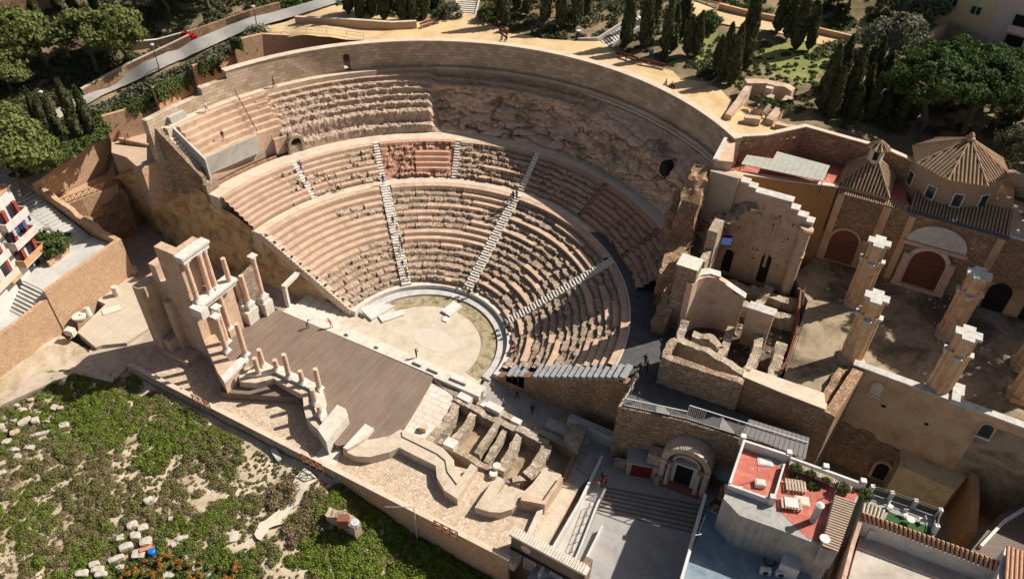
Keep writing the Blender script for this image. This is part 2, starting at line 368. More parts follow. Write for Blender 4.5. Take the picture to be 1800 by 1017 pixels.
STEEL = M_plain('galvanised_steel', (0.45, 0.46, 0.47), 0.1, 3, 0.45)
RUST = M_plain('corten_rail', (0.20, 0.085, 0.045), 0.25, 4, 0.8)
WHITE = M_plain('white_paint', (0.58, 0.555, 0.515), 0.12, 1.6, 0.85, 0.0, 0.55)
REDROOF = M_mottle('red_roof_paint', [(0.30, 0.09, 0.07), (0.44, 0.135, 0.10), (0.54, 0.26, 0.20)], 0.9, 0.2, 6)
TILE = M_tile('clay_roof_tile', (0.36, 0.23, 0.135), (0.52, 0.37, 0.24), (0.20, 0.135, 0.085))
TILEO = M_tile('orange_roof_tile', (0.55, 0.30, 0.18), (0.68, 0.44, 0.29), (0.40, 0.20, 0.12))
WOODD = M_planks('red_brown_boards', (0.15, 0.05, 0.03), (0.20, 0.07, 0.045), 0.22, 0, 2.0, 0.01)
GLASS = M_plain('dark_glass', (0.03, 0.035, 0.042), 0.1, 2, 0.12, spec=0.6)
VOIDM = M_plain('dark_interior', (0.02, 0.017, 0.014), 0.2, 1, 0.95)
BARK = M_plain('bark', (0.13, 0.095, 0.07), 0.3, 4, 0.95)
CYP = M_leaf('cypress_leaf', (0.055, 0.066, 0.028), (0.11, 0.115, 0.052), (0.20, 0.185, 0.09))
PINE = M_leaf('pine_leaf', (0.10, 0.12, 0.03), (0.17, 0.195, 0.055), (0.27, 0.27, 0.10))
DPINE = M_leaf('stone_pine_leaf', (0.034, 0.06, 0.016), (0.07, 0.108, 0.028), (0.125, 0.17, 0.046))
BUSHM = M_leaf('shrub_leaf', (0.05, 0.078, 0.018), (0.095, 0.13, 0.034), (0.17, 0.185, 0.062))
GREYL = M_leaf('grey_green_leaf', (0.10, 0.108, 0.062), (0.17, 0.175, 0.105), (0.26, 0.25, 0.165))
DRYL = M_leaf('dry_weed', (0.19, 0.14, 0.075), (0.28, 0.215, 0.12), (0.38, 0.30, 0.18))
WEED = M_leaf('weed_leaf', (0.032, 0.064, 0.010), (0.065, 0.118, 0.018), (0.125, 0.175, 0.035), 0.3)
LIME = M_mottle('worn_lime', [(.30, .275, .235), (.50, .47, .42), (.60, .57, .52)], 1.6, .3, 6, (.36, .33, .27))
# ------------------------------------------------------------------ camera, light
cd = bpy.data.cameras.new('camera'); co = bpy.data.objects.new('camera', cd); col.objects.link(co)
cd.sensor_width = 36; cd.lens = FPX*36/1800; cd.clip_end = 3000; cd.clip_start = 0.5
from mathutils import Matrix
B_ = -_fw
co.matrix_world = Matrix(((_R[0], _U[0], B_[0], CAM[0]), (_R[1], _U[1], B_[1], CAM[1]), (_R[2], _U[2], B_[2], CAM[2]), (0, 0, 0, 1)))
scene.camera = co
SAZ, SEL = radians(49.5), radians(45)
sd = bpy.data.lights.new('sun', 'SUN'); so = bpy.data.objects.new('sun', sd); col.objects.link(so)
sd.energy = 5.0; sd.angle = radians(0.5); sd.color = (1.0, 0.945, 0.86)
so.rotation_euler = (pi/2-SEL, 0, SAZ+pi/2); so.location = (60, 80, 120)
w = bpy.data.worlds.new('World'); scene.world = w; w.use_nodes = True
sk = w.node_tree.nodes.new('ShaderNodeTexSky'); sk.sky_type = 'NISHITA'; sk.sun_disc = False; sk.sun_elevation = SEL; sk.sun_rotation = pi/2-SAZ; sk.air_density = 0.8; sk.dust_density = 1.5
bg = w.node_tree.nodes['Background']; sk.ozone_density = 0.3; sk.air_density = 0.6; mxw = w.node_tree.nodes.new('ShaderNodeMix'); mxw.data_type = 'RGBA'; mxw.blend_type = 'MULTIPLY'; mxw.inputs[0].default_value = 1.0; mxw.inputs[7].default_value = (1.0, .93, .83, 1); w.node_tree.links.new(sk.outputs[0], mxw.inputs[6]); w.node_tree.links.new(mxw.outputs[2], bg.inputs[0]); bg.inputs[1].default_value = 0.082
scene.view_settings.view_transform = 'Standard'; scene.view_settings.look = 'None'; scene.view_settings.exposure = 0.45; scene.view_settings.gamma = 1.0
scene.cycles.max_bounces = 5; scene.cycles.diffuse_bounces = 3; scene.cycles.use_denoising = True
# ------------------------------------------------------------------ ROMAN THEATRE
theatre = thing('roman_theatre', 'half-round Roman seating bowl of eroded pinkish stone rows cut into the hill above the orchestra', 'theatre', (0, 0, 0))
R0, R1, Z0, Z1 = 12.4, 27.67, 1.0, 9.1
R2, R3, Z3 = 29.05, 34.47, 13.1
def wedge(name, a0, a1, r0, r1, z0, z1, rows, lastrise, prob, moss, seed, red=0.0, rock=0.0, nt=260, ampb=1.0, intact=None):
    """one seat wedge: stepped polar relief; rows are whole or broken into separate worn blocks"""
    th = np.linspace(radians(a0), radians(a1), nt)
    pitch = (r1-r0)/rows; rise = (z1-z0-lastrise)/max(1, rows-1)
    rs, zs, rw, kn = [r0-0.05], [z0-0.6], [0], [0]
    z = z0
    for i in range(rows):
        r = r0+i*pitch; up = rise if i < rows-1 else lastrise
        rs += [r, r+0.02, r+0.06, r+0.34*pitch, r+0.64*pitch, r+0.9*pitch]; zs += [z-0.02, z+up-.01, z+up, z+up, z+up, z+up-0.01]; rw += [i]*6; kn += [1, 2, 3, 4, 5, 6]
        z += up
    rs += [r1+0.03]; zs += [z1]; rw += [rows]; kn += [7]
    rs, zs, rw, kn = np.array(rs), np.array(zs), np.array(rw), np.array(kn)
    rg = np.random.default_rng(seed)
    er = np.ones((rows+1, nt))
    for i in range(rows):
        t = 0.0
        while t < 1:
            L = rg.uniform(0.1, 0.45); good = rg.random() < (prob(i/rows, t) if callable(prob) else prob)
            if good: er[i, int(t*nt):int(min(1, t+L)*nt)] = 0
            t += L
    if intact is not None:
        for (i0, i1, t0, t1) in intact: er[i0:i1, int(t0*nt):int(t1*nt)] = 0
    er[rows] = 0
    dz = np.zeros((rows+1, nt)); dr = np.zeros((rows+1, nt)); jt = np.zeros((rows+1, nt))
    for i in range(rows):
        rm = r0+(i+.5)*pitch; q = abs(a1-a0)*pi/180*rm*np.linspace(0, 1, nt); pos = 0.0
        while pos < q[-1]:
            L = rg.uniform(.35, 1.3); k = (q >= pos) & (q < pos+L); h = rg.random(4)
            dz[i, k] = -float(h[0] < .62)*(.05+.26*h[1]); dr[i, k] = .34*h[2]*float(h[3] < .7)
            if k.any(): jt[i, np.argmax(k)] = 1
            pos += L
    E = er[rw]; DZ = (dz*er)[rw]; DR = (dr*er)[rw]; J = jt[rw]
    Rg = np.repeat(rs[:, None], nt, 1); Z = np.repeat(zs[:, None], nt, 1); T = np.repeat(th[None, :], len(rs), 0)
    P = np.stack([Rg*np.cos(T), Rg*np.sin(T), Z], -1)
    edge = np.select([kn == 1, kn == 2, kn == 3, kn == 4, kn == 5, kn == 6], [.35, 1., 1., .75, .45, .2], 0)[:, None]
    f1 = fbm(P, 1.4, seed, 3); f2 = fbm(P, 3.4, seed+9, 2); big = fbm(P, .3, seed+5, 2)
    Rg = Rg+E*ampb*np.where(edge > .3, 1, .3)*(0.10*np.abs(f1)+.11*f2)+DR*np.where(kn >= 5, .15, 1)[:, None]*np.where(edge > .3, 1, 0)
    Z = Z+ampb*DZ*edge+E*ampb*(-0.16*np.clip(big+f1*.6, 0, 1)*edge+0.11*f2+.05*np.abs(f1))-J*.05*(edge > .3)*(kn[:, None] >= 2)
    Z[0] = z0-0.6; Rg[0] = r0-0.05
    Z[-1] = z1; Rg[-1] = r1+0.03
    V = np.stack([Rg*np.cos(T), Rg*np.sin(T), Z], -1).reshape(-1, 3)
    m = np.clip(moss*(0.3+0.9*E)*np.where(edge < 0.36, 1.3, 0.7), 0, 1)*np.ones_like(Rg); m[:2] = 0
    riser_shade = np.select([kn == 1, kn == 2, kn == 6], [.95, .6, .3], 0)[:, None]*np.ones_like(Rg)
    me = fastmesh(name, V, gridfaces(len(rs), nt), SEAT, attrs={'er': E.ravel(), 'moss': m.ravel(), 'red': (np.ones_like(Rg)*red).ravel(), 'rock': (E*rock).ravel(), 'ris': riser_shade.ravel()})
    me.flip_normals() if a1 > a0 else None
    return link(name, me, theatre)
IR = 15
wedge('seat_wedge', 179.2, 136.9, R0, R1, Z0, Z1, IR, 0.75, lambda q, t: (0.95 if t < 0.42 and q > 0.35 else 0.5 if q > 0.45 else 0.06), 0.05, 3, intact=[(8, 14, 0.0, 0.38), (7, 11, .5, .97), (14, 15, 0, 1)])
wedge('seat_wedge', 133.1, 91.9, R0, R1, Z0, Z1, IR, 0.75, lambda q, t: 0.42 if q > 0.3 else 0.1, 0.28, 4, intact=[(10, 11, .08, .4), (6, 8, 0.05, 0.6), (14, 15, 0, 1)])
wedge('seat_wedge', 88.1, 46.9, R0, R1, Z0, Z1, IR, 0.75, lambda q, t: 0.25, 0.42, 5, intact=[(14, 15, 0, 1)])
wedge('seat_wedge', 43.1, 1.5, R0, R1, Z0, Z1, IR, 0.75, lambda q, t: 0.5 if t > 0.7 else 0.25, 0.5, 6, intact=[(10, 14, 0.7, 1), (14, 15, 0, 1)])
mr = 7
wl = [(179.5, 158.3, .55, .05, 0, .1), (156.7, 135.9, .45, .1, 0, .15), (134.1, 113.2, .0, .0, 0.62, 0.0), (111.8, 90.9, .15, .55, 0.0, .3), (89.1, 68.2, .1, .5, .1, .4), (66.8, 45.9, .55, .15, 0.5, .2), (44.1, 31, .5, .3, 0.4, .3)]
for k, (a, b, p, ms, rd, rk) in enumerate(wl):
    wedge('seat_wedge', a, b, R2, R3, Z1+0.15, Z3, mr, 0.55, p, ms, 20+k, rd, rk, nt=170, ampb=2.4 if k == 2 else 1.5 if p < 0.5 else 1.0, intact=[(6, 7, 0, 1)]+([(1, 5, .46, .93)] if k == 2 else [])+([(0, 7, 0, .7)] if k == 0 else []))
def ring(mb, r0, r1, a0, a1, z0, z1, n=60, mi=0):
    """solid ring sector"""
    A = [radians(a0+(a1-a0)*i/n) for i in range(n+1)]
    vs = []
    for a in A: vs += [(r0*cos(a), r0*sin(a), z0), (r0*cos(a), r0*sin(a), z1), (r1*cos(a), r1*sin(a), z1), (r1*cos(a), r1*sin(a), z0)]
    fs = []
    for i in range(n):
        a, b = 4*i, 4*i+4
        for k in range(4):
            q = (a+k, b+k, b+(k+1) % 4, a+(k+1) % 4); fs.append(q if a1 > a0 else q[::-1])
    fs += [(0, 1, 2, 3), (4*n+3, 4*n+2, 4*n+1, 4*n)]
    mb.add(vs, fs, mi); return mb
ring(MB(), R1, R2+0.3, 180, 0, Z1-3, Z1+0.004, 120).build('walkway', [WALK], theatre, label='lower curved walkway above the first seat rows')
ring(MB(), R3, 36.9, 180, 32, Z3-3, Z3+0.004, 110).build('walkway', [WALK], theatre, label='upper curved walkway under the rock slope')
def stair(ang, r0, r1, z0, z1, n, w, mat, lift=0.45, label=None):
    mb = MB(); a = radians(ang); d = (cos(a), sin(a)); t = (-sin(a), cos(a))
    for i in range(n):
        ra, rb = r0+(r1-r0)*i/n, r0+(r1-r0)*(i+1)/n; z = z0+(z1-z0)*(i+1)/n
        p = [(d[0]*r+t[0]*q, d[1]*r+t[1]*q) for r, q in ((ra, -w/2), (rb, -w/2), (rb, w/2), (ra, w/2))]
        mb.prism(p, z-1.6, z, 0)
        if lift:   # side curb blocks, alternating
            for q in ((-w/2-0.22, -w/2), (w/2, w/2+0.22)):
                p = [(d[0]*r+t[0]*k, d[1]*r+t[1]*k) for r, k in ((ra, q[0]), (rb, q[0]), (rb, q[1]), (ra, q[1]))]
                mb.prism(p, z-1.6, z+(0.10 if i % 2 else 0.0)-0.03, 0)
    return mb.build('stair', [mat], theatre, label=label)
for a in (135, 90): stair(a, R0-0.3, R1+0.05, Z0+0.1, Z1+0.06, 38, 1.05, STEPM)
stair(45, R0-0.3, R1+0.05, Z0+0.1, Z1+0.06, 38, 1.0, PALE)
stair(179.0, R0, R1+0.05, Z0+0.05, Z1+0.1, 30, 1.0, WALK, 0.0)
for a in (157.5, 135, 112.5, 90, 67.5, 45): stair(a, R2-0.1, R3, Z1, Z3+0.06, 14, 0.9, STEPM if a > 80 else RUBBLE, 0.0)
# dark sockets in the steps beside the left-hand edge stair
for i in range(10):
    mb = MB(); x = -14.0-i*1.42; z = Z0+(Z1-Z0)*(-x-R0)/(R1-R0)+0.34
    mb.box((x, 0.25+0.1, z), (0.34, 0.34, 0.1)); mb.build('socket', [VOIDM], theatre)
# ------------------------------------------------------------------ upper slope: rows, rubble and bare rock below the ring wall
def upper(a0, a1, nt, seed):
    th = np.linspace(a0, a1, nt); ns = 97
    s = np.linspace(0, 1, ns)
    rowsT = [(36.7, 13.0), (36.8, 14.5), (37.8, 14.7), (37.9, 16.5), (38.8, 16.7), (38.85, 17.5), (39.7, 17.6), (39.75, 18.4), (40.5, 18.45), (40.55, 19.3), (41.2, 19.35), (41.25, 20.1), (41.8, 20.15), (41.85, 20.9), (42.4, 20.95), (42.45, 21.7), (43.6, 21.72)]
    midT = [(36.6, 13.0), (36.9, 13.5), (37.4, 13.9), (38.2, 14.3), (38.7, 14.9), (39.6, 15.4), (40.1, 16.2), (40.5, 16.7), (40.75, 17.2), (40.85, 18.2), (40.9, 19.0), (40.95, 19.5), (41.6, 19.55), (41.65, 20.3), (42.3, 20.35), (42.35, 21.1), (43.6, 21.2)]
    rockT = [(36.5, 13.0), (36.8, 13.9), (37.1, 14.8), (37.5, 15.6), (38.0, 16.3), (38.5, 17.0), (38.9, 17.7), (39.4, 18.3), (39.9, 18.8), (40.4, 19.2), (40.8, 19.6), (41.2, 19.9), (41.6, 20.2), (42.0, 20.5), (42.3, 20.8), (42.6, 21.0), (43.6, 21.15)]
    tabs = [np.array(t) for t in (rowsT, midT, rockT)]
    sm = lambda x: np.clip(x, 0, 1)**2*(3-2*np.clip(x, 0, 1))
    w0 = sm((th-118)/3.0); w2 = sm((92-th)/16.0); w1 = 1-w0-w2; w1 = np.clip(w1, 0, 1)
    k = np.linspace(0, 1, 17); pr = []
    for t in tabs: pr.append((np.interp(s, k, t[:, 0]), np.interp(s, k, t[:, 1])))
    Rg = sum(w[None, :]*p[0][:, None] for w, p in zip((w0, w1, w2), pr)); Z = sum(w[None, :]*p[1][:, None] for w, p in zip((w0, w1, w2), pr))
    T = np.radians(np.repeat(th[None, :], ns, 0))
    P = np.stack([Rg*np.cos(T), Rg*np.sin(T), Z], -1)
    low = sm((0.80-s)/0.25)[:, None]; endz = np.minimum(1, np.minimum(s, 1-s)*14)[:, None]
    Pa = np.stack([Rg*.8, T*40*.42, Z*1.5], -1); f = fbm(Pa, 0.4, seed, 3); g = fbm(P, 1.3, seed+3, 3); hi = fbm(P, 3.2, seed+4, 2); hst = fbm(P*np.array([1, 1, 3.0]), 0.55, seed+8, 3)
    wr = (w1+w2)[None, :]; ridge = np.abs(fbm(Pa, .5, seed+13, 3))
    rg = np.random.default_rng(seed); seg = np.repeat(np.arange(16), 6); seg = np.concatenate([np.arange(96)//3, [31]])
    cell = np.floor(T*40/.7+seg[:, None]*.37).astype(np.int64); hh = _hash(cell, seg[:, None]+0*cell, 0*cell, seed); h2 = _hash(cell, seg[:, None]+0*cell, 1+0*cell, seed+1)
    blk = (w0[None, :]*(s < .72)[:, None]+.6*w1[None, :]*(s > .6)[:, None]*(s < .93)[:, None])
    Rg = Rg-endz*(low*wr*(1.15*f+.9*(ridge-.25)+.35*g)+.12*hi*np.maximum(low, .25)+.1*g*w0[None, :])+endz*blk*(hh-.4)*.2
    Z = Z+endz*(low*wr*(.6*hst)+.13*hi*np.maximum(low, .3)+.1*g*w0[None, :])-endz*blk*(h2 < .5)*.2*hh
    zz_ = Z*1.05+1.2*fbm(P, .22, seed+21, 2); saw = (zz_-np.floor(zz_)); led = np.clip((saw-.72)/.2, 0, 1)*np.clip(1-(saw-.92)/.08, 0, 1)
    Rg = Rg+endz*low*wr*(.95*np.where(saw < .85, saw, (1-saw)/.15*.85)-.3)*np.clip(.6+1.2*fbm(P, .3, seed+33, 2), 0, 1.3)
    V = np.stack([Rg*np.cos(T), Rg*np.sin(T), Z], -1).reshape(-1, 3)
    rock = low*(1-w0)[None, :]*np.clip(1.1-0.35*np.abs(g), 0, 1)
    pch = fbm(P*np.array([1, 1, 1.8]), .2, seed+61, 3); moss = np.clip((.9*w2+0.75*w1+0.1*w0)[None, :]*(np.clip(3.0*(pch+.06), 0, 1)+.9*led*low)+np.where(s > 0.86, 0.8, 0)[:, None]*(1-w0)[None, :], 0, 1)*np.ones_like(Rg)
    er = np.clip(0.35+low+0*Rg, 0, 1)
    me = fastmesh('rock_slope', V, gridfaces(ns, nt), SEAT, attrs={'er': er.ravel(), 'moss': moss.ravel(), 'red': np.zeros(V.shape[0]), 'rock': rock.ravel(), 'ris': np.clip(np.clip(np.gradient(Z, axis=0)/(np.abs(np.gradient(Rg, axis=0))+.02)-1.5, 0, 1)*(1-low)*.8+low*wr*(1.3*np.clip(1-ridge/.07, 0, 1)+np.clip(saw-.86, 0, .14)*6*np.clip(.4+2*g, 0, 1)), 0, 1.3).ravel()})  # ris here: painted riser shade, plus dark cracks and ledge edges
    return link('rock_slope', me, theatre)
upper(157, 33, 900, 41)
# ring wall behind the highest rows
def arcwall(mb, R, th, a0, a1, z0, z1, n=50):
    A = [a0+(a1-a0)*i/n for i in range(n+1)]
    return mb.wall([pol(R, a) for a in A], th, z0, z1, 1)
rw = thing('ring_wall', 'tall curved sandstone block wall closing the top of the seating bowl, stepping down at its left end', 'wall', (*pol(44, 100), 21))
m = MB(); arcwall(m, 44.3, 1.0, 45.5, 137.2, 19.5, 25.9, 110); arcwall(m, 44.3, 1.0, 138.7, 163.2, 19.5, 25.8, 26); arcwall(m, 44.3, 1.0, 137.2, 138.7, 24.6, 25.9, 2)
arcwall(m, 44.3, 1.0, 163.2, 169, 13, 24.7, 8); arcwall(m, 44.3, 1.0, 169, 181.8, 12, 23.6, 16)
o_ = m.build('masonry', [ASHLAR], rw)
# polar uv so the courses follow the curve
me = o_.data; uv = me.uv_layers[0].data
for lp in me.loops:
    v = me.vertices[lp.vertex_index].co; x, y, z = v.x+rw.location.x, v.y+rw.location.y, v.z+rw.location.z
    if abs(me.polygons[0].normal.z) < 2: uv[lp.index].uv = (math.atan2(y, x)%(2*pi)*44.3+(0 if True else 0), z+0.0)
m = MB(); ring(m, 43.2, 44.45, 137.0, 45.5, 25.9, 26.02, 90); ring(m, 43.2, 44.45, 163.3, 137.0, 25.9, 26.02, 20); m.build('coping', [WALK], rw)
m = MB(); ring(m, 42.75, 43.3, 134, 46, 21.1, 21.75, 90); m.build('plinth', [ASHLAR], rw)
# arched doorway in the ring wall
m = MB(); aR = 43.25
pts = []
for i in range(9): q = pi*i/8; pts.append((0.58*cos(q), 0.0+0.5*sin(q)))
am = 137.95; c0 = pol(43.28, am); tt = radians(am+90)
prof = [(-0.58, 24.12)]+[(-0.58*cos(pi*i/8), 24.1+0.5*sin(pi*i/8)) for i in range(9)]+[(0.58, 24.12)]
vs = []
for dr in (0, 1.05):
    c = pol(43.28+dr, am)
    vs += [(c[0]+cos(tt)*p, c[1]+sin(tt)*p, z) for p, z in prof[1:-1]]+[(c[0]+cos(tt)*0.62, c[1]+sin(tt)*0.62, 24.75), (c[0]-cos(tt)*0.62, c[1]-sin(tt)*0.62, 24.75)]
n = len(vs)//2
m.add(vs, [tuple(range(n)), tuple(range(n, 2*n))[::-1]]+[(i, (i+1) % n, n+(i+1) % n, n+i)[::-1] for i in range(n)])
m.build('door_arch', [ASHLAR], rw)
# walk at the foot of the wall (lit part on the left)
ring(MB(), 42.3, 43.4, 179, 132, 20.0, 21.72, 60).build('top_walk', [WALK], theatre)
ring(MB(), 42.5, 43.4, 132, 44, 20.0, 21.15, 90).build('top_ledge', [WALK], theatre, label='mossy ledge at the foot of the curved wall')
# rebuilt tiers at the left end with a tilted concrete parapet
m = MB()
for i in range(6):
    ring(m, 38.1+i*0.72, 38.1+(i+1)*0.72+0.02, 176.8, 157.0, 13.2, 17.5+i*0.78, 18)
m.build('rebuilt_tier', [SEAT], theatre)
m = MB()
for i in range(9): ring(m, 37.5+i*0.56, 37.5+(i+1)*0.56+0.02, 159.4, 156.2, 13.2, 15.9+i*0.7, 6)
m.build('block_steps', [SEAT], theatre)
# ------------------------------------------------------------------ orchestra, stage and stage building
def half(r, y0, n=60): return [pol(r, 180*i/n) for i in range(n+1)]+[(-r, y0), (r, y0)]
ORCH = M_mottle('orchestra_floor', [(0.40, 0.33, 0.24), (0.50, 0.43, 0.33), (0.58, 0.51, 0.41)], 0.5, 0.25, 6)
MOSSP = M_mottle('mossy_paving', [(0.11, 0.105, 0.035), (0.22, 0.18, 0.09), (0.38, 0.31, 0.21), (0.18, 0.165, 0.065)], 1.1, 0.5, 6)
m = MB(); pp = [pol(10.45, 180*i/60) for i in range(61)]; pp = [(10.45, -3.5)]+pp+[(-13.5, 0.3), (-20.5, -0.2), (-20.5, -3.5)]
m.prism(pp, -1.5, 0.0); m.build('orchestra_floor', [ORCH], theatre)
m = MB(); ring(m, 8.1, 10.44, 152, -12, -0.5, 0.035, 70); m.build('mossy_ring', [MOSSP], theatre)
m = MB(); m.prism([(3.2+2.6*cos(2*pi*i/28)*1.35-2.2, 1.5+2.0*sin(2*pi*i/28)) for i in range(28)], -0.3, 0.02); m.build('pale_patch', [M_mottle('pale_patch', [(0.50, 0.42, 0.34), (0.58, 0.5, 0.42)], 1, 0.1)], theatre)
ring(MB(), 10.42, 11.75, 176, -8, -1, 0.30, 80).build('honour_step', [GREYP], theatre)
ring(MB(), 11.75, 12.75, 180, -4, -1, 0.93, 80).build('honour_step', [PALE], theatre)
m = MB(); m.prism(ats([(631, 541), (671, 531), (693, 537), (653, 561)], 0.42), -0.5, 0.42); m.prism(ats([(664, 554), (708, 543), (710, 552), (672, 565)], 0.3), -0.5, 0.27); m.build('white_bench', [MARBLE], theatre)
m = MB(); m.prism(ats([(776, 545), (798, 528), (812, 537), (791, 555)], 0.42), -0.3, 0.40); m.prism(ats([(779, 555), (793, 554), (785, 565), (777, 562)], .2), -0.3, 0.17); m.build('white_ramp', [MARBLE], theatre)
# broken first row of big blocks
for a0, a1, n, zz in ((176, 139, 13, 1.25), (131, 94, 17, 1.25)):
    for i in range(n):
        if random.random() < 0.12: continue
        a = a0+(a1-a0)*(i+0.5)/n; c = pol(12.95+random.uniform(-.1, .1), a); m = MB(); m.box((c[0], c[1], 0), (0.62, 12.9*radians(abs(a1-a0))/n-0.06, 0.85+random.uniform(-.12, .1)), radians(a)+random.uniform(-.08, .08), z0=0.9); m.build('front_block', [PALERUB], theatre)
# pulpitum wall: stage front
m = MB(); m.prism([(-20.6, -5.25), (12.2, -5.5), (12.2, -3.6), (9, -3.5), (-20.6, -3.3)], -1.6, 1.2); m.build('stage_front', [PALE], theatre)
for x, L in ((-9.5, .5), (-4.4, .5), (2.2, 1.3), (4.7, 1.6), (8.6, 2.4)): m = MB(); m.box((x, -4.35, 0), (L, 0.75, 0.35), 0, z0=1.2); m.build('stage_front_block', [MARBLE], theatre)
sb = thing('stage_building', 'partly rebuilt Roman stage building with a tall corner wall, curved podiums and timber stage', 'stage', (0, -14, 0))
m = MB(); m.prism([(-23.6, -5.27), (5.2, -5.27), (6.0, -10), (6.9, -16.4), (4.2, -18), (1.4, -20.5), (-1.0, -20.5), (-8, -17), (-17, -21), (-23.6, -15)], -1.5, 1.2); m.build('timber_stage', [DECK], sb)
m = MB(); m.prism([(-25.6, -5.0), (-23.6, -5.0), (-23.6, -15), (-25.6, -15)], -1, 1.25); m.build('side_kerb', [PALE], sb)
def pod(name, px, z, mat, z0=-0.3, label=None): return MB().prism(ats(px, z), z0, z, 0).build(name, mat if isinstance(mat, list) else [mat], sb, label=label)
pod('podium', [(420, 669.5), (432, 671.5), (449.5, 672.4), (467, 668.5), (481, 664.6), (506.5, 680.3), (532, 693), (534, 717.7), (538, 733.4), (549.8, 747), (557.7, 753), (575.4, 727.5), (569.5, 706), (571.4, 696), (563.6, 672.4), (549.8, 670.5), (536, 662.6), (512.4, 652.8), (500.6, 643), (479, 643), (463, 633), (452, 647), (445.6, 641), (420, 653)], 2.3, PODM)
pod('plinth', [(430, 659), (455, 659), (481, 652), (546, 683), (548, 702), (556, 726), (566, 741), (575.4, 727.5), (569.5, 706), (571.4, 696), (563.6, 672.4), (549.8, 670.5), (536, 662.6), (512.4, 652.8), (500.6, 643), (479, 643), (463, 633), (452, 645), (445.6, 641)], 2.75, PALE, 1)
pod('end_block', [(557.7, 753), (593, 710.8), (607.8, 717.7), (611.7, 729.5), (573.4, 775.7)], 2.75, [PALE])
pod('podium', [(602, 790.7), (624, 800.7), (650.6, 802.4), (684, 794), (702, 785.7), (734, 802), (766, 817.4), (767.6, 837.5), (781, 861), (804, 876), (839.5, 820.8), (828, 814), (811, 837.5), (799.4, 820.8), (797.7, 807.4), (779, 787), (751, 772), (704, 754), (684, 765.6), (657, 770.6), (630.5, 774)], 1.25, PODM)
pod('podium_step', [(706, 757), (751, 774), (779, 789), (796, 808), (798, 822), (811, 841), (803, 850), (786, 827), (783, 808), (768, 796), (707, 766)], 1.42, PODM, .5)
pod('end_block', [(603, 786), (642, 744), (657, 752), (640.6, 770.6), (630, 778), (610, 789)], 1.75, PALE)
pod('podium', [(834.5, 891), (861, 899), (880, 900), (900, 894), (918, 880), (922, 862), (905, 856), (885, 862), (872, 868), (887, 846), (877, 836), (862, 850)], 1.25, PODM)
pod('end_block', [(958, 820), (986, 833), (960, 880), (918, 866), (935, 850)], 1.3, PODM)
pod('low_wall', [(915, 878), (920, 866), (955, 879), (985, 836), (990, 839), (958, 886)], 1.9, PEACH)
pod('threshold', [(573, 776), (603, 787), (588, 818), (553, 802)], 0.25, PALE)
# tall rebuilt corner
def bl(mb, x0, x1, y0, y1, z0, z1): return mb.prism([(x0, y0), (x1, y0), (x1, y1), (x0, y1)], z0, z1)
pod('corner_podium', [(352, 585), (368, 580), (380, 589), (391, 610), (402, 632), (411, 634), (424, 621), (435, 630), (393, 668), (383, 655)], 3.6, PEACH)
pod('cornice', [(388, 661), (428, 622), (437, 630), (394, 671)], 3.75, MARBLE, 3.3)
m = MB(); bl(m, -29.6, -23.6, -16.7, -14.4, -0.5, 12); bl(m, -27.15, -24.7, -16.69, -15.5, 11.8, 18); bl(m, -24.7, -23.55, -16.65, -12.8, 11.8, 17.95); bl(m, -25.2, -23.6, -14.4, -12.7, 0, 11.0); m.build('corner_wall', [PEACH], sb)
m = MB(); bl(m, -31.2, -29.6, -18.9, -15.0, -0.5, 11.6); bl(m, -29.6, -28.4, -16.69, -14.9, 11.9, 14.4); m.build('rear_pier', [PEACH], sb)
m = MB(); bl(m, -31.5, -25, -19.1, -16.6, -0.5, 0.9); bl(m, -29.5, -28.2, -18.6, -16.7, 0.8, 2.8); bl(m, -28.2, -27.2, -17.5, -16.7, 0.9, 9.2); m.build('rear_step', [PEACH], sb)
m = MB(); bl(m, -23.6, -22.3, -16.75, -12.65, 17.1, 18.02); bl(m, -23.5, -22.1, -16.95, -12.5, 17.75, 18.1); m.build('entablature', [MARBLE], sb)
m = MB(); bl(m, -23.6, -21.9, -16.4, -10.6, 9.6, 10.5); bl(m, -23.6, -21.6, -16.6, -10.4, 10.3, 10.65); bl(m, -22.9, -20.9, -17.6, -16.4, 9.2, 10.6); m.build('entablature', [MARBLE], sb, label='broken white lower entablature carried by pink columns')
m = MB(); bl(m, -23.7, -23.0, -13.0, -10.5, 1.0, 9.6); m.build('inner_wall', [PEACH], sb)
def column(x, y, z0, z1, r=0.33, base=True, cap=True, label='', ped=0.0, group='pink columns of the stage building'):
    t = thing('stone_column', label, 'column', (x, y, z0), group)
    zz = z0+ped
    if ped:
        m = MB(); m.box((x, y, 0), (r*3.3, r*3.3, ped-0.12), 0, z0=z0); m.box((x, y, 0), (r*3.7, r*3.7, 0.14), 0, z0=zz-0.13); m.build('pedestal', [MARBLE], t)
    if base:
        m = MB(); m.box((x, y, 0), (r*2.9, r*2.9, 0.14), 0, z0=zz); m.lathe((x, y, zz+0.13), [(r*1.4, 0), (r*1.45, 0.08), (r*1.15, 0.16), (r*1.25, 0.24), (r*1.02, 0.3)], 20); m.build('base', [MARBLE], t); zz += 0.4
    zc = z1-(0.75 if cap else 0)
    m = MB(); m.lathe((x, y, zz), [(r, 0), (r*1.0, (zc-zz)*0.4), (r*0.87, (zc-zz)-0.06), (r*0.92, (zc-zz)-0.02), (r*0.9, zc-zz)], 22); m.build('shaft', [PINKM], t, smooth=False)
    if cap:
        m = MB(); m.lathe((x, y, zc), [(r*0.9, 0), (r*1.12, 0.2), (r*1.0, 0.24), (r*1.3, 0.45), (r*1.15, 0.5), (r*1.45, 0.62)], 16); m.box((x, y, 0), (r*2.9, r*2.9, 0.13), 0, z0=z1-0.13); m.build('capital', [MARBLE], t)
    return t
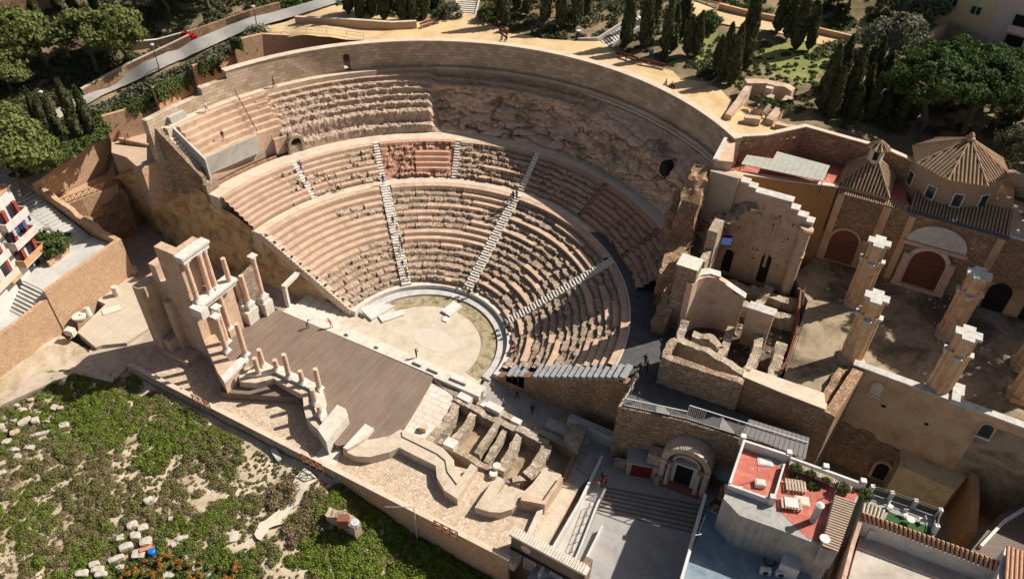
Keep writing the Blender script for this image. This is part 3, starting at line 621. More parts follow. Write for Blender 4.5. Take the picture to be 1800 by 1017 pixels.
CL = [(-16.9, -16.0, 3.7, 9.2, 1, 0, 'tall pink column nearest the stage at the right corner of the tall rebuilt wall podium'),
      (-19.5, -16.7, 3.7, 10.0, 1, 1, 'pink column with white capital standing in the front row under the lower white entablature, nearest the field'),
      (-20.7, -15.4, 3.7, 10.0, 1, 1, 'pink column with white capital in the middle of the front row under the lower white entablature'),
      (-22.3, -13.3, 3.7, 10.2, 1, 1, 'pink column with white capital rising beside the stage under the broken lower white entablature'),
      (-22.8, -13.2, 10.65, 17.1, 1, 1, 'upper pink column at the inner end of the topmost white entablature'),
      (-22.8, -14.1, 10.65, 17.1, 1, 1, 'upper pink column, the middle of three under the topmost white entablature'),
      (-22.8, -16.2, 10.65, 17.1, 1, 1, 'upper pink column at the outer front corner under the topmost white entablature'),
      (-22.2, -11.3, 10.65, 14.4, 0, 0, 'short broken pink shaft standing free on the lower white entablature'),
      (-23.2, -8.55, 3.4, 9.2, 1, 0, 'pink column, right one of the close pair beside the left end of the timber stage'),
      (-23.95, -8.95, 3.4, 8.8, 1, 0, 'pink column, left one of the close pair beside the left end of the timber stage'),
      (-22.6, -6.4, 3.4, 11.4, 1, 1, 'tallest lone pink column with white capital nearest the seating at the left end of the stage'),
      (-14.0, -17.0, 2.75, 5.4, 0, 0, 'short pink column stump in the rear of the left curved podium, in front of another stump'),
      (-14.4, -15.7, 2.75, 5.6, 1, 0, 'pink column with orange broken top at the left end of the curved podium'),
      (-12.3, -15.4, 2.75, 4.5, 1, 0, 'very short pink stump second from the left on the curved podium by the stage edge'),
      (-10.0, -15.7, 2.75, 6.9, 1, 0, 'tall slim pink column in the middle of the curved podium by the stage edge'),
      (-7.9, -15.6, 2.75, 4.9, 1, 0, 'short thick pink column between two taller ones on the curved podium'),
      (-5.35, -15.4, 2.75, 6.4, 1, 0, 'tall slim pink column at the bend of the curved podium, nearest the middle of the stage'),
      (-4.3, -17.5, 2.75, 5.3, 1, 0, 'pink column of middle height below the bend of the curved podium'),
      (-2.6, -18.6, 2.75, 4.3, 1, 0, 'pink stump lowest on the curved podium, beside the grey end block')]
for x, y, a, b, base, cap, lb in CL: column(x, y, a, b, 0.34 if b-a < 5 else 0.36, base, cap, lb, 0.9 if (a == 3.4) else 0)
m = MB(); bl(m, -24.8, -22.4, -9.8, -7.8, 0.5, 3.4); bl(m, -23.6, -21.7, -7.2, -5.6, 0.5, 3.4); bl(m, -25.3, -24.6, -10.2, -5.2, 0.5, 3.0); m.build('side_podium', [PALE], sb)
m = MB(); m.rough([(-25.0, -10.2), (-24.8, -7.5), (-24.3, -5.4)], 0.7, 2.5, [6.0, 7.6, 8.6], 0, 0.45, 0.1, 0.5, 8); m.build('side_wall', [PALERUB], sb)
# white post and lintel door frame at the left passage
df = thing('stone_door_frame', 'pale post and lintel door frame bridging the left passage beside the stage', 'door frame', (-21, -3, 0.6))
a = at(507, 537, 1.2); q = at(534, 471, 4.6); p0 = at(497, 505, 4.6)
m = MB(); m.box((a[0], a[1], 0), (0.55, 0.55, 3.4), 0.3, z0=1.2); m.build('post', [PALE], df)
m = MB(); m.beam((a[0]-0.05, a[1]-0.1, 4.75), (q[0], q[1], 4.75), 0.7, 0.5); m.build('lintel', [PALE], df)
# left passage steps
m = MB()
for i in range(5): bl(m, -20.3+i*1.5, -18.8+i*1.5, -3.3, 0.2, -0.5, 0.85-i*0.17)
m.build('passage_step', [PALE], theatre)
# ------------------------------------------------------------------ ruins right of the stage (under-stage trench)
def structure(name, mb, mat, smooth=False): return mb.build(name, mat if isinstance(mat, list) else [mat], None, smooth, (0, 0, 0), 'structure')
def platform(name, px, z, mat, z0, kind='structure'):
    return MB().prism(ats(px, z), z0, z).build(name, mat if isinstance(mat, list) else [mat], None, False, (0, 0, 0), kind)
m = MB(); m.prism([(-32, -23.3), (27, -23.4), (27.5, -15), (19, -14.5), (6, -17.5), (-33, -14)], -1.2, 0.0); structure('gravel_ground', m, COBBLE)
m = MB(); m.prism([(5, -17), (28, -16), (28.5, -3), (5, -3.6)], -3, -1.3); structure('trench_ground', m, EARTH)
rs = thing('understage_ruins', 'rows of broken rubble walls and white paving exposed beside the timber stage', 'ruins', (14, -10, -1.3))
PAVW = M_brick('white_flagstones', (0.60, 0.53, 0.45), (0.68, 0.61, 0.54), (0.33, 0.25, 0.18), 1.5, 0.9, 0.03, 0.3, (0.42, 0.32, 0.24), 0.5)
m = MB(); m.prism(ats([(757, 672), (806, 697), (762, 770), (738, 783), (703, 752), (738, 700)], 0.6), -1.5, 0.6); m.build('white_paving', [PAVW], rs)
RW = [([(770, 668), (806, 697)], .7, .7), ([(806, 695), (795, 725), (776, 752), (752, 775)], 1.0, .9), ([(800, 698), (838, 718), (880, 738), (925, 762), (965, 778)], .9, .9), ([(838, 716), (820, 744), (792, 777)], .9, .8), ([(880, 735), (862, 760), (838, 795)], .8, .8), ([(889, 757), (868, 790), (855, 812)], .7, .2),
      ([(917, 755), (900, 790), (880, 825)], 1.0, .9), ([(772, 775), (800, 787), (830, 806), (866, 822), (880, 842), (915, 845)], .8, .3), ([(965, 778), (944, 815), (925, 835)], 1.2, .8), ([(900, 842), (935, 836), (960, 820)], .8, .6), ([(1010, 760), (985, 735)], 1.0, .6)]
for k, (px, w_, zt) in enumerate(RW):
    MB().rough(ats(px, zt), w_, -1.5, zt, 0, 0.35, 0.16, 0.5, 60+k).build('rubble_wall', [PALERUB], rs)
for px, sx, sy, h in (((817, 699), 1.9, 1.0, 1.0), ((855, 712), 1.4, .9, .9), ((869, 717), 2.2, 1.0, 1.1), ((908, 738), 1.3, .8, .8), ((792, 776), 1.5, 1.3, .7), ((929, 757), 2.3, 1.0, .6)):
    c = at(*px, .9); m = MB(); m.box((c[0], c[1], 0), (sx, sy, h), random.uniform(-.1, .1), z0=0.1); m.build('loose_block', [MARBLE], rs)
m = MB(); c = at(745, 755, 0.6); m.box((c[0], c[1], 0), (0.8, 0.8, 0.75), .2, z0=0.6); tag(m.build('stone_block', [PINKM]), 'small pink cube of stone standing on the white paving beside the stage', 'stone')
for px, r, h in (((873, 822), .5, 1.5), ((867, 832), .5, 1.1)):
    c = at(*px, .6); tag(MB().lathe((c[0], c[1], -.4), [(r, 0), (r, h), (r*.9, h+.03)], 16).build('column_drum', [PALE]), 'round pale column drum at the lower edge of the rubble walls, '+('nearer the trench walls' if h > 1.3 else 'nearer the curved podium'), 'stone')
t = thing('stone_pedestal', 'large pale box-shaped pedestal block at the right end of the understage ruins', 'pedestal', (*at(1015, 800, -0.6), -1.0))
m = MB(); m.prism(ats([(992, 765), (1010, 745), (1033, 752), (1015, 790)], 1.9), -1.0, 1.9); m.build('block', [PALERUB], t)
m = MB(); m.prism(ats([(997, 738), (1010, 733), (1027, 738), (1015, 748)], 1.6), -1.0, 1.6); m.build('step_stone', [PALERUB], t)
# low retaining wall along the back of the site
bw = thing('site_retaining_wall', 'long straight low wall edging the excavation above the weedy field', 'wall', (0, -23.4, -1))
m = MB(); m.wall([(-31.9, -23.15), (26.3, -23.5)], 0.55, -7, 0.55, 1); m.build('masonry', [WBRICK], bw)
m = MB(); m.wall([(-31.9, -23.2), (26.3, -23.55)], 0.62, 0.55, 0.66, 1); m.build('coping', [WALK], bw)
# ------------------------------------------------------------------ LEFT: cut rock below the seating, passage court, street and brick walls
nx, nz = 120, 34
X = np.linspace(-58.5, -12.6, nx); tp = np.interp(-X, [12.5, 28.7, 38.2, 44, 48, 52, 58.5], [0.9, 8.95, 12.9, 14.3, 13.8, 12.6, 9.0])
V = np.zeros((nz+6, nx, 3))
for k in range(nz+6):
    q = min(1, k/(nz-1)); V[k, :, 0] = X; V[k, :, 2] = -0.8+(tp+0.8)*q
    V[k, :, 1] = 0.35-1.3*(1-q)**1.5*np.clip((-X-13)/12, 0, 1)+np.clip((-X-46)/10, 0, 1)*(1.5-3.5*(q-0.3))
    if k >= nz: V[k, :, 1] += (k-nz+1)*0.5*np.clip((-X-37)/4, 0.0, 4); V[k, :, 2] += (k-nz+1)*0.12*np.clip((-X-44)/4, 0, 1)-0.02
n1 = fbm(V, 0.35, 3, 4); n2 = fbm(V*np.array([1, 1, 2.2]), 1.2, 9, 3)
e_ = np.minimum(1, (tp[None, :]-V[:, :, 2]+0.1)*1.5); e_[nz:] = 0.8
V[:, :, 1] -= np.clip(e_, 0.1, 1)*(0.75*n1+0.28*n2)*np.clip((-X-12.6)/4, 0, 1)[None, :]; V[nz:, :, 2] += 0.3*n2[nz:]*np.clip((-X-44)/4, 0, 1)
rk = tag(link('cut_bank', fastmesh('cut_bank', V.reshape(-1, 3), gridfaces(nz+6, nx), EARTHW, smooth=False)), 'brown cut rock bank carrying the left edge of the seating, falling to the passage court', 'rock bank')
# end wall of the upper seats with open stair
ew = thing('stair_tower', 'brown stone end wall of the upper seats with a stepped open stair', 'wall', (-41, 0, 12))
m = MB(); m.wall([(-37.6, 0.55), (-44.2, -0.6)], 0.7, 11.5, [15.2, 23.3], -1); m.wall([(-37.0, 2.2), (-37.0, -0.1)], 0.6, 11.5, 14.6, 1); m.build('outer_wall', [BIGSTONE], ew)
m = MB(); m.wall([(-37.5, 2.1), (-43.4, 1.9)], 0.3, 12, [17.6, 22.4], 1); m.build('inner_wall', [CONC], ew)
m = MB(); m.prism([pol(44.4, 136.6), pol(47.2, 136.6), pol(47.2, 139.4), pol(44.4, 139.4)], 15, 21.7); tag(m.build('door_landing', [WALK]), 'small pale landing outside the arched doorway of the ring wall', 'landing')
m = MB()
for i in range(16): bl(m, -38.1-i*0.36, -37.7-i*0.36, 0.5, 2.1, 12.5, 14.2+i*0.5)
m.build('step', [STEPM], ew)
m = MB(); bl(m, -44.5, -42.6, 1.9, 4.6, 20.5, 22.8); m.build('stair_head', [CONC], ew)
# tilted concrete parapet of the rebuilt tiers
A0, B0 = at(357, 280, 17.55), at(452, 238, 17.55); A1, B1 = at(365, 308, 14.7), at(457, 268, 14.7)
nrm = np.array([-(B0[1]-A0[1]), B0[0]-A0[0]]); nrm = nrm/np.linalg.norm(nrm)*0.3
vs = [(*A0, 17.6), (*B0, 17.6), (*B1, 14.7), (*A1, 14.7)]; vs += [(x+nrm[0], y+nrm[1], z) for x, y, z in vs]
m = MB(); m.add(vs, [(3, 2, 1, 0), (4, 5, 6, 7), (0, 1, 5, 4), (1, 2, 6, 5), (2, 3, 7, 6), (3, 0, 4, 7)]); m.build('concrete_parapet', [CONC], theatre)
m = MB(); ring(m, 38.15, 38.6, 177.5, 156.5, 12.9, 16.1, 20); ring(m, 36.9, 37.2, 177.0, 160, 12.9, 13.5, 20); m.build('front_wall', [RUBBLE], theatre)
# dividing rail on the tiers
m = MB(); pr_ = []
for i in range(7):
    c = pol(38.2+i*0.72, 162.6); z = 17.4+i*0.78; m.tube((*c, z-0.6), (*c, z+1.0), 0.04); pr_.append((*c, z+1.0))
m.path(pr_, 0.045); m.path([(x, y, z-0.5) for x, y, z in pr_], 0.03)
tag(m.build('handrail', [RUST]), 'brown metal handrail climbing the rebuilt seat tiers at the upper left', 'handrail')
# vomitory tunnel at the upper left and cave mouth at the upper right
def arch_tunnel(name, c, ang, w, h, depth, z, mat, parent):
    d = (cos(ang), sin(ang)); t = (-sin(ang), cos(ang)); pr = [(-w/2, 0)]+[(-w/2*cos(pi*i/10), h-w/2+w/2*sin(pi*i/10)) for i in range(11)]+[(w/2, 0)]
    outer = [(-w/2-.35, -0.2), (-w/2-.35, h+.35), (w/2+.35, h+.35), (w/2+.35, -.2)]
    m = MB(); vs = []
    for r in (0, depth): vs += [(c[0]+d[0]*r+t[0]*p, c[1]+d[1]*r+t[1]*p, z+q) for p, q in pr]
    n = len(pr); m.add(vs, [(i, i+1, n+i+1, n+i) for i in range(n-1)]+[tuple(range(n, 2*n))])
    return m.build(name, [VOIDM], parent)
def arch_ring(mb, c, ang, w, h, th, depth, z, n=12, mi=0):
    """arched surround: jambs + voussoir ring around an opening whose face is at c, looking back along ang"""
    d = (cos(ang), sin(ang)); t = (-sin(ang), cos(ang))
    def prof(e): return [(-w/2-e, 0)]+[(-(w/2+e)*cos(pi*i/n), h-w/2+(w/2+e)*sin(pi*i/n)) for i in range(n+1)]+[(w/2+e, 0)]
    a, b = prof(0), prof(th); k = len(a); vs = []
    for r in (0, depth):
        for pp in (a, b): vs += [(c[0]+d[0]*r+t[0]*p, c[1]+d[1]*r+t[1]*p, z+q) for p, q in pp]
    fs = []
    for i in range(k-1):
        fs += [(i, i+1, k+i+1, k+i)[::-1], (2*k+i, 2*k+i+1, 3*k+i+1, 3*k+i), (k+i, k+i+1, 3*k+i+1, 3*k+i)[::-1], (i, i+1, 2*k+i+1, 2*k+i)]
    fs += [(0, k, 3*k, 2*k), (k-1, 2*k-1, 4*k-1, 3*k-1)]
    return mb.add(vs, fs, mi)
def arch_panel(mb, c, ang, w, h, z, off=0.0, n=12, mi=0):
    d = (cos(ang), sin(ang)); t = (-sin(ang), cos(ang)); pr = [(-w/2, 0)]+[(-w/2*cos(pi*i/n), h-w/2+w/2*sin(pi*i/n)) for i in range(n+1)]+[(w/2, 0)]
    vs = [(c[0]+d[0]*r+t[0]*p, c[1]+d[1]*r+t[1]*p, z+q) for r in (off, off+0.12) for p, q in pr]; k = len(pr)
    return mb.add(vs, [tuple(range(k))[::-1], tuple(range(k, 2*k))]+[(i, (i+1) % k, k+(i+1) % k, k+i) for i in range(k)], mi)
c = pol(36.55, 154.6); ag = radians(154.6)
m = MB(); arch_ring(m, c, ag, 1.7, 2.5, 0.45, 1.0, 13.1); m.build('vomitory_arch', [PALERUB], theatre)
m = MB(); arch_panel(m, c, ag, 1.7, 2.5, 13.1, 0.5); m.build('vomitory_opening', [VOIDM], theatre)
c = pol(39.0, 56.2); m = MB(); d_ = np.array([cos(radians(56.2)), sin(radians(56.2))]); t_ = np.array([-d_[1], d_[0]]); cz = 17.9
vs = []
for r, s_ in ((-0.75, 1.0), (0.6, 0.9)):
    for i in range(16):
        a = 2*pi*i/16; p = np.array(c)+d_*r+t_*0.8*s_*cos(a); vs.append((p[0], p[1], cz+1.55*s_*sin(a)))
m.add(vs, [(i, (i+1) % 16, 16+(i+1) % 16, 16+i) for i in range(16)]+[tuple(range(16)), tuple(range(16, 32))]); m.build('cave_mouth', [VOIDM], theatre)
# passage court
COURT = M_mottle('court_paving', [(0.24, 0.19, 0.16), (0.36, 0.29, 0.24), (0.42, 0.36, 0.31)], 0.45, 0.3, 6)
m = MB(); m.prism([(-58.5, 2.2), (-20, 0.6), (-20, -5), (-24, -5), (-25, -16), (-31, -16), (-33, -13), (-47.0, -9.6), (-58.5, -9.8)], -1.5, 0.03); structure('court_ground', m, COURT)
LSLAB = M_brick('pale_slab_paving', (0.50, 0.42, 0.32), (0.56, 0.48, 0.38), (0.36, 0.28, 0.2), 3.0, 2.4, 0.02, 0.2, (0.42, 0.33, 0.23), 0.5)
platform('slab_paving', [(136, 583), (163, 556), (190, 530), (233, 486), (246, 520), (262, 575), (222, 602), (180, 606), (168, 610)], 0.32, LSLAB, -1.2)
platform('rear_paving', [(0, 712), (60, 655), (128, 652), (165, 607), (182, 606), (222, 602), (262, 575), (300, 610), (226, 642), (196, 671), (130, 655)], -0.25, M_mottle('worn_paving', [(0.28, 0.22, 0.165), (0.42, 0.34, 0.26), (0.52, 0.43, 0.33)], 0.5, 0.4, 5), -3)
m = MB(); bl(m, -47, -31, -16, -9.6, -1, 0.30); structure('side_paving', m, LSLAB)
# brick wall of the street
wb = thing('street_retaining_wall', 'tall orange stone retaining wall with a square corner below the left street', 'wall', (-46.5, -17, -0.5))
m = MB(); m.wall([(-46.5, -40), (-46.3, -27), (-46.5, -22.2)], 0.6, -2.5, [4.4, 5.0, 5.4], 1); m.build('low_section', [WBRICK], wb)
m = MB(); m.wall([(-46.35, -22.2), (-46.9, -9.7)], 0.6, -2.5, [6.7, 6.95], 1); m.build('high_section', [WBRICK], wb)
sw = thing('stair_parapet', 'orange stepped parapet wall climbing beside the long street stairs at the left edge', 'wall', (-56, -9.7, 0))
m = MB(); m.wall([(-46.9, -9.7), (-50.5, -9.7), (-51.4, -9.7), (-55.0, -9.7), (-55.8, -9.7), (-58.8, -9.7), (-60.0, -9.8), (-63.4, -10), (-69.5, -10.2), (-78, -10.5)], 0.7, -1, [6.95, 7.3, 8.2, 8.5, 9.5, 10.2, 11.2, 11.6, 14.4, 18], -1); m.build('masonry', [WBRICK], sw)
STRT = M_mottle('street_paving', [(0.36, 0.345, 0.31), (0.47, 0.45, 0.41), (0.53, 0.51, 0.47)], 0.5, 0.15, 8)
m = MB(); m.prism([(-46.6, -40), (-46.7, -25.4), (-58, -25.4), (-58, -40)], -2, 4.0); structure('street', m, STRT)
m = MB(); m.prism([(-46.6, -21.6), (-47.0, -9.9), (-53.2, -9.9), (-58, -12), (-58, -21.6)], -2, 5.9); structure('street', m, STRT)
m = MB()
for i in range(8): bl(m, -58, -46.75, -25.5+i*0.5, -21.5, 0, 4.0+(i+0.5)*0.24)
structure('street_steps', m, STRT)
st = thing('street_stairs', 'long grey street stairs with metal handrails climbing between the left wall and house', 'stairs', (-60, -12.5, 6))
m = MB()
for i in range(30): bl(m, -78, -53.2-i*0.62, -15.6, -10.0, 4, 6.0+(i+1)*0.275)
m.build('flight', [STRT], st)
for y in (-12.6, -14.6):
    m = MB()
    for i in range(9):
        x = -53.4-i*2.0; z = 6.0+(-x-53.2)/0.62*0.275; m.tube((x, y, z), (x, y, z+1.0), 0.03)
        if i < 8: m.tube((x, y, z+1.0), (x-2.0, y, z+1.0+0.887), 0.035); m.tube((x, y, z+0.5), (x-2.0, y, z+0.5+0.887), 0.02)
    m.build('handrail', [STEEL], st)
tag(MB().wall(ats([(66, 398), (118, 436), (84, 462)], 6.6), 0.35, 4, 6.8).build('planter_wall', [WBRICK]), 'low orange planter wall around the round dark bush beside the white house', 'planter')
# walkway at the left end with timber rail and rough stair, orange slope wall
wk = thing('brick_walkway', 'pink paved walkway with a brown lattice rail below the orange slope wall', 'walkway', (-59, -4.5, 0))
m = MB(); m.prism([(-61.3, -9.6), (-58.6, -9.6), (-56.0, -1.2), (-57.5, 1.2), (-60.5, 0.6)], -1, 9.0); m.build('deck', [WBRICK], wk)
m = MB(); a, b = np.array((-58.7, -9.4)), np.array((-56.2, -1.4)); n = 9
for i in range(n+1):
    p = a+(b-a)*i/n; m.beam((*p, 9), (*p, 10.1), .08, .08)
    if i < n:
        q = a+(b-a)*(i+1)/n; m.beam((*p, 10.08), (*q, 10.08), .09, .08); m.beam((*p, 9.1), (*q, 10.0), .05, .05); m.beam((*p, 10.0), (*q, 9.1), .05, .05)
m.build('lattice_rail', [RUST], wk)
m = MB(); m.wall([(-58.6, -9.6), (-57.4, -4), (-56.3, -1.0), (-57.6, 2.2)], 0.6, -1, [8.9, 8.9, 8.9, 9.5], 0); m.rough([(-58.2, -9.5), (-57.0, -4), (-56.2, -0.6)], 1.2, -1, [5.5, 6.5, 8.2], -1, .5, .3, .8, 4); m.build('rock_face', [RUBBLE], wk)
tag(MB().wall([(-61.8, -10.2), (-61.3, -3), (-60.6, 3.2)], 0.6, 7, [12.4, 13.6, 15.2], 1).build('slope_wall', [WBRICK]), 'broad orange stone wall holding the hedge slope above the pink walkway', 'wall')
sr = thing('slope_stair', 'steep rough stair with brown timber rails between the walkway and the terrace above', 'stair', (-58.5, 2, 9))
m = MB()
for i in range(14): bl(m, -59.9+0.1*i, -58.2+0.1*i, 0.3+i*0.24, 4.5, 8.0, 9.0+(i+1)*0.36)
m.build('flight', [PALERUB], sr)
m = MB()
for off in (0, 1.9):
    pts = [(-59.8+0.1*i+off, 0.4+i*0.24, 9.3+(i+1)*0.36+1.0) for i in range(0, 15, 2)]; m.path(pts, .055); m.path([(x, y, z-.5) for x, y, z in pts], .04)
    for p in pts: m.tube((p[0], p[1], p[2]-1.2), p, .05)
    for p, q in zip(pts[:-1], pts[1:]): m.tube((p[0], p[1], p[2]-1), q, .035)
m.build('timber_rail', [RUST], sr)
platform('upper_terrace', [(196, 246), (255, 229), (262, 252), (272, 290), (240, 292), (222, 276), (196, 268)], 14.0, M_mottle('pink_paving', [(0.42, 0.29, 0.21), (0.53, 0.39, 0.29)], .8, .1), 6)
m = MB(); a, b = at(212, 251, 14.0), at(262, 258, 14.0); m.wall([a, b], 0.35, 13, [14.9, 14.5]); tag(m.build('terrace_kerb', [WBRICK]), 'low wedge-shaped brick wall on the pink terrace beside the ring wall end', 'wall')
# stepped brick blocks climbing outside the ring wall
def blockwall(base, tops, zb, w, lb, name='outer_wall_block', mat=WBRICK):
    pts = ats(base, zb); zt = [ztop(*t, p) for t, p in zip(tops, pts)]
    return tag(MB().wall(pts, w, zb-4, zt, 1).build(name, [mat]), lb, 'wall'), pts, zt
OW = []
OW.append(blockwall([(196, 250), (258, 234), (275, 226)], [(174, 206), (240, 188), (258, 182)], 14.0, 0.6, 'first brown stone wall block outside the ring wall, behind the pink terrace'))
OW.append(blockwall([(283, 196), (345, 166)], [(264, 156), (333, 130)], 17.0, 0.6, 'second brown stone wall block outside the ring wall, half covered in ivy'))
OW.append(blockwall([(348, 148), (420, 122)], [(334, 117), (408, 95)], 19.5, 0.6, 'third brown stone wall block outside the ring wall, with ivy hanging at its left'))
OW.append(blockwall([(420, 118), (470, 106), (540, 98), (640, 90)], [(409, 72), (460, 60), (540, 63), (640, 70)], 21.0, 0.6, 'long brown retaining wall outside the ring wall, lowering towards the sandy park'))
# house at the far left
hs = thing('apartment_house', 'white apartment house with red shutters and stacked balconies at the left edge', 'house', (-58, -22, 5))
A, B = np.array((-53.9, -17.0)), np.array((-49.9, -27.6)); dd = (B-A)/np.linalg.norm(B-A); nn_ = np.array((-dd[1], dd[0])); nn_ = nn_ if nn_[0] > 0 else -nn_
HW = M_streak('house_white', (.56, .52, .47), (.66, .62, .57), (.34, .30, .26), .55); HC = M_plain('house_cream', (0.60, 0.50, 0.39), .08, .8); HO = M_plain('balcony_ochre', (0.50, 0.29, 0.15), .15, 1.2)
HP = M_mottle('balcony_mottled', [(0.45, 0.36, 0.32), (0.6, 0.52, 0.47), (0.68, 0.62, 0.57)], 1.2, .1); RSH = M_plain('red_shutter', (0.27, 0.055, 0.04), .25, 3)
m = MB(); m.prism([tuple(A), tuple(B), tuple(B-nn_*14), tuple(A-nn_*14)], 2, 18.2); m.build('wall', [HW], hs)
m = MB(); m.prism([tuple(A+nn_*.2-dd*.2), tuple(B+nn_*.2), tuple(B-nn_*14), tuple(A-nn_*14-dd*.2)], 18.2, 18.5); m.build('roof', [TILEO], hs)
def fq(u0, u1, z0, z1, off, th, mat, name, par=hs):
    p = [A+dd*u0+nn_*off, A+dd*u1+nn_*off, A+dd*u1+nn_*(off+th), A+dd*u0+nn_*(off+th)]
    return MB().prism([tuple(q) for q in p], z0, z1).build(name, mat if isinstance(mat, list) else [mat], par)
for k in range(3):
    z = 8.1+3.05*k
    bal = fq(0.1, 4.6, z-.15, z+.02, 0, 1.3, HW, 'balcony'); mt = [HO, HP, HP][k]
    fq(0.1, 4.6, z, z+1.05, 1.2, 0.12, mt, 'parapet', bal); fq(0.1, 0.22, z, z+1.05, 0.02, 1.2, mt, 'parapet', bal); fq(4.48, 4.6, z, z+1.05, 0.02, 1.2, mt, 'parapet', bal)
    for u in (0.5, 2.9): fq(u, u+0.55, z+.1, z+2.2, 0.02, 0.5, RSH, 'shutter')
    for u in (1.2, 3.6): fq(u, u+0.8, z+.1, z+2.1, 0.01, 0.05, GLASS, 'window')
    fq(2.2, 2.75, z+.1, z+2.1, .02, .06, WHITE, 'door_panel')
    bal = fq(5.6, 10.8, z-.15, z+.02, 0, 1.0, HC, 'balcony'); fq(5.6, 10.8, z, z+1.0, .9, .12, [HC, HW, HC][k], 'parapet', bal)
    for u in (6.2, 8.8): fq(u, u+1.0, z+.1, z+2.2, 0.01, .06, GLASS, 'window'); fq(u-0.55, u-0.05, z+.1, z+2.2, .01, .08, RSH, 'shutter')
fq(5.4, 7.4, 7.3, 8.0, 0.0, 0.9, HO, 'canopy')
for u in (0.9, 2.2, 5.2): fq(u, u+0.95, 5.6 if u < 4 else 5.3, 7.2, 0.01, .07, GLASS, 'window')
# laundry on the middle balcony
lc = [(0.03, 0.045, 0.12), (0.5, 0.5, 0.5), (0.04, 0.09, 0.32), (0.03, 0.03, 0.05), (0.06, 0.1, 0.25), (0.45, 0.45, 0.48)]
for i, c in enumerate(lc):
    p = A+dd*(0.5+i*0.65)+nn_*1.5; q = A+dd*(0.95+i*0.65)+nn_*1.5
    m = MB()
    for a_ in range(4):
        t0, t1 = a_/4, (a_+1)/4; P0, P1 = p+(q-p)*t0, p+(q-p)*t1; w0, w1 = nn_*0.05*(a_ % 2), nn_*0.05*((a_+1) % 2)
        m.prism([tuple(P0+w0), tuple(P1+w1), tuple(P1+w1+nn_*.02), tuple(P0+w0+nn_*.02)], 14.1-.75-.1*(i % 3), 14.15)
    tag(m.build('laundry', [M_plain('cloth', c, .05, 2)]), ['dark navy garment hanging nearest the house corner on the balcony line', 'white cloth hanging second on the balcony laundry line', 'bright blue cloth hanging third on the balcony laundry line', 'black garment hanging fourth on the balcony laundry line', 'mid blue cloth hanging fifth on the balcony laundry line', 'pale cloth hanging farthest from the corner on the balcony line'][i], 'laundry', 'laundry on the balcony line')
m = MB(); pa, pb = A+dd*.3+nn_*1.5, A+dd*4.6+nn_*1.5; m.tube((*pa, 14.15), (*pb, 14.15), .015); m.tube((*(A+dd*.3), 14.15), (*pa, 14.15), .02); m.tube((*(A+dd*4.6), 14.15), (*pb, 14.15), .02); m.build('laundry_line', [STEEL], hs)
# architectural fragments stored along the wall foot
FR = [((233, 478), 'block', 'pale carved capital block nearest the wall corner in the paved yard'), ((206, 518), 'drum', 'upright pale column drum casting a shadow by the wall foot'), ((196, 545), 'slab', 'flat pale slab lying on the yard paving between two column drums'), ((158, 556), 'drum2', 'short leaning column drum beside the round millstone'), ((142, 563), 'mill', 'round pale millstone-like capital by the orange wall'), ((126, 586), 'block2', 'rough brown block fragment below the millstone-like capital')]
for (px, k, lb) in FR:
    c = at(*px, .32); m = MB()
    if k == 'drum': m.lathe((*c, .32), [(.5, 0), (.46, 1.6), (.4, 1.62)], 16)
    elif k == 'drum2': m.tube((*c, .4), (c[0]-.4, c[1]+.2, 1.7), .45, .4, 14)
    elif k == 'mill': m.lathe((*c, .32), [(.5, 0), (.85, .5), (.95, .8), (.9, .95), (.25, .98), (.2, .8)], 20)
    elif k == 'slab': m.box((*c, 0), (2.4, 1.3, .12), radians(60), z0=.33)
    else: m.rough([(c[0]-.6, c[1]-.2), (c[0]+.6, c[1]+.2)], .9, .2, 1.1, 0, .3, .18, .2, 5)
    tag(m.build('stone_fragment', [PALE]), lb, 'stone', 'stone fragments along the wall foot')
# ------------------------------------------------------------------ RIGHT: corridor, church ruin, nave piers, church
N = 11.0
m = MB(); pp = [pol(27.9, a) for a in range(60, -1, -4)]+[(30.8, -0.1), (30.8, -4.7), (37.7, -3.1), (50.6, -1.8), (50.6, 0.6), (33.4, 0.6), (32.6, 9), (31.6, 13)]+[pol(33.0, a) for a in range(26, 61, 6)]
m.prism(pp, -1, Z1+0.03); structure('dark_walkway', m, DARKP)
m = MB(); m.wall([(30.75, -0.3), (30.75, -4.75), (37.7, -3.15), (50.6, -1.9)], 0.35, -1.5, Z1-0.05, -1)
tag(m.build('deck_wall', [BIGSTONE]), 'dark block masonry wall under the viewing deck beside the shaded passage', 'wall')
# right-hand edge of the seating: grey coping steps over a rubble wall
rw2 = thing('seat_edge_wall', 'brown rubble wall with blue-grey stepped slabs ending the seat rows on the right', 'wall', (22, -0.5, 0))
m = MB(); m.wall([(12.6, -0.3), (27.8, -0.3), (30.5, -0.3)], 1.0, -0.5, [1.2, 9.0, 9.1], -1); m.build('rubble', [RUBBLE], rw2)
m = MB(); n = 15
for i in range(n):
    x0 = 17.8+(29.8-17.8)*i/n; x1 = 17.8+(29.8-17.8)*(i+1)/n; z = 1.2+(x1-12.6)/15.2*7.8
    bl(m, x0, x1-.01, -1.5, 0.9, z-0.5, z)
for i in range(3): bl(m, 13.9+i*0.9, 14.75+i*0.9, -1.3, 1.0, 1.0, 2.2+i*.42)
m.build('coping_slab', [M_mottle('slab_shade_grey', [(0.17, 0.17, 0.17), (0.27, 0.27, 0.265), (0.34, 0.335, 0.325)], 1.4, .3)], rw2)  # slab grey kept dark: shade on the slabs is put into the colour
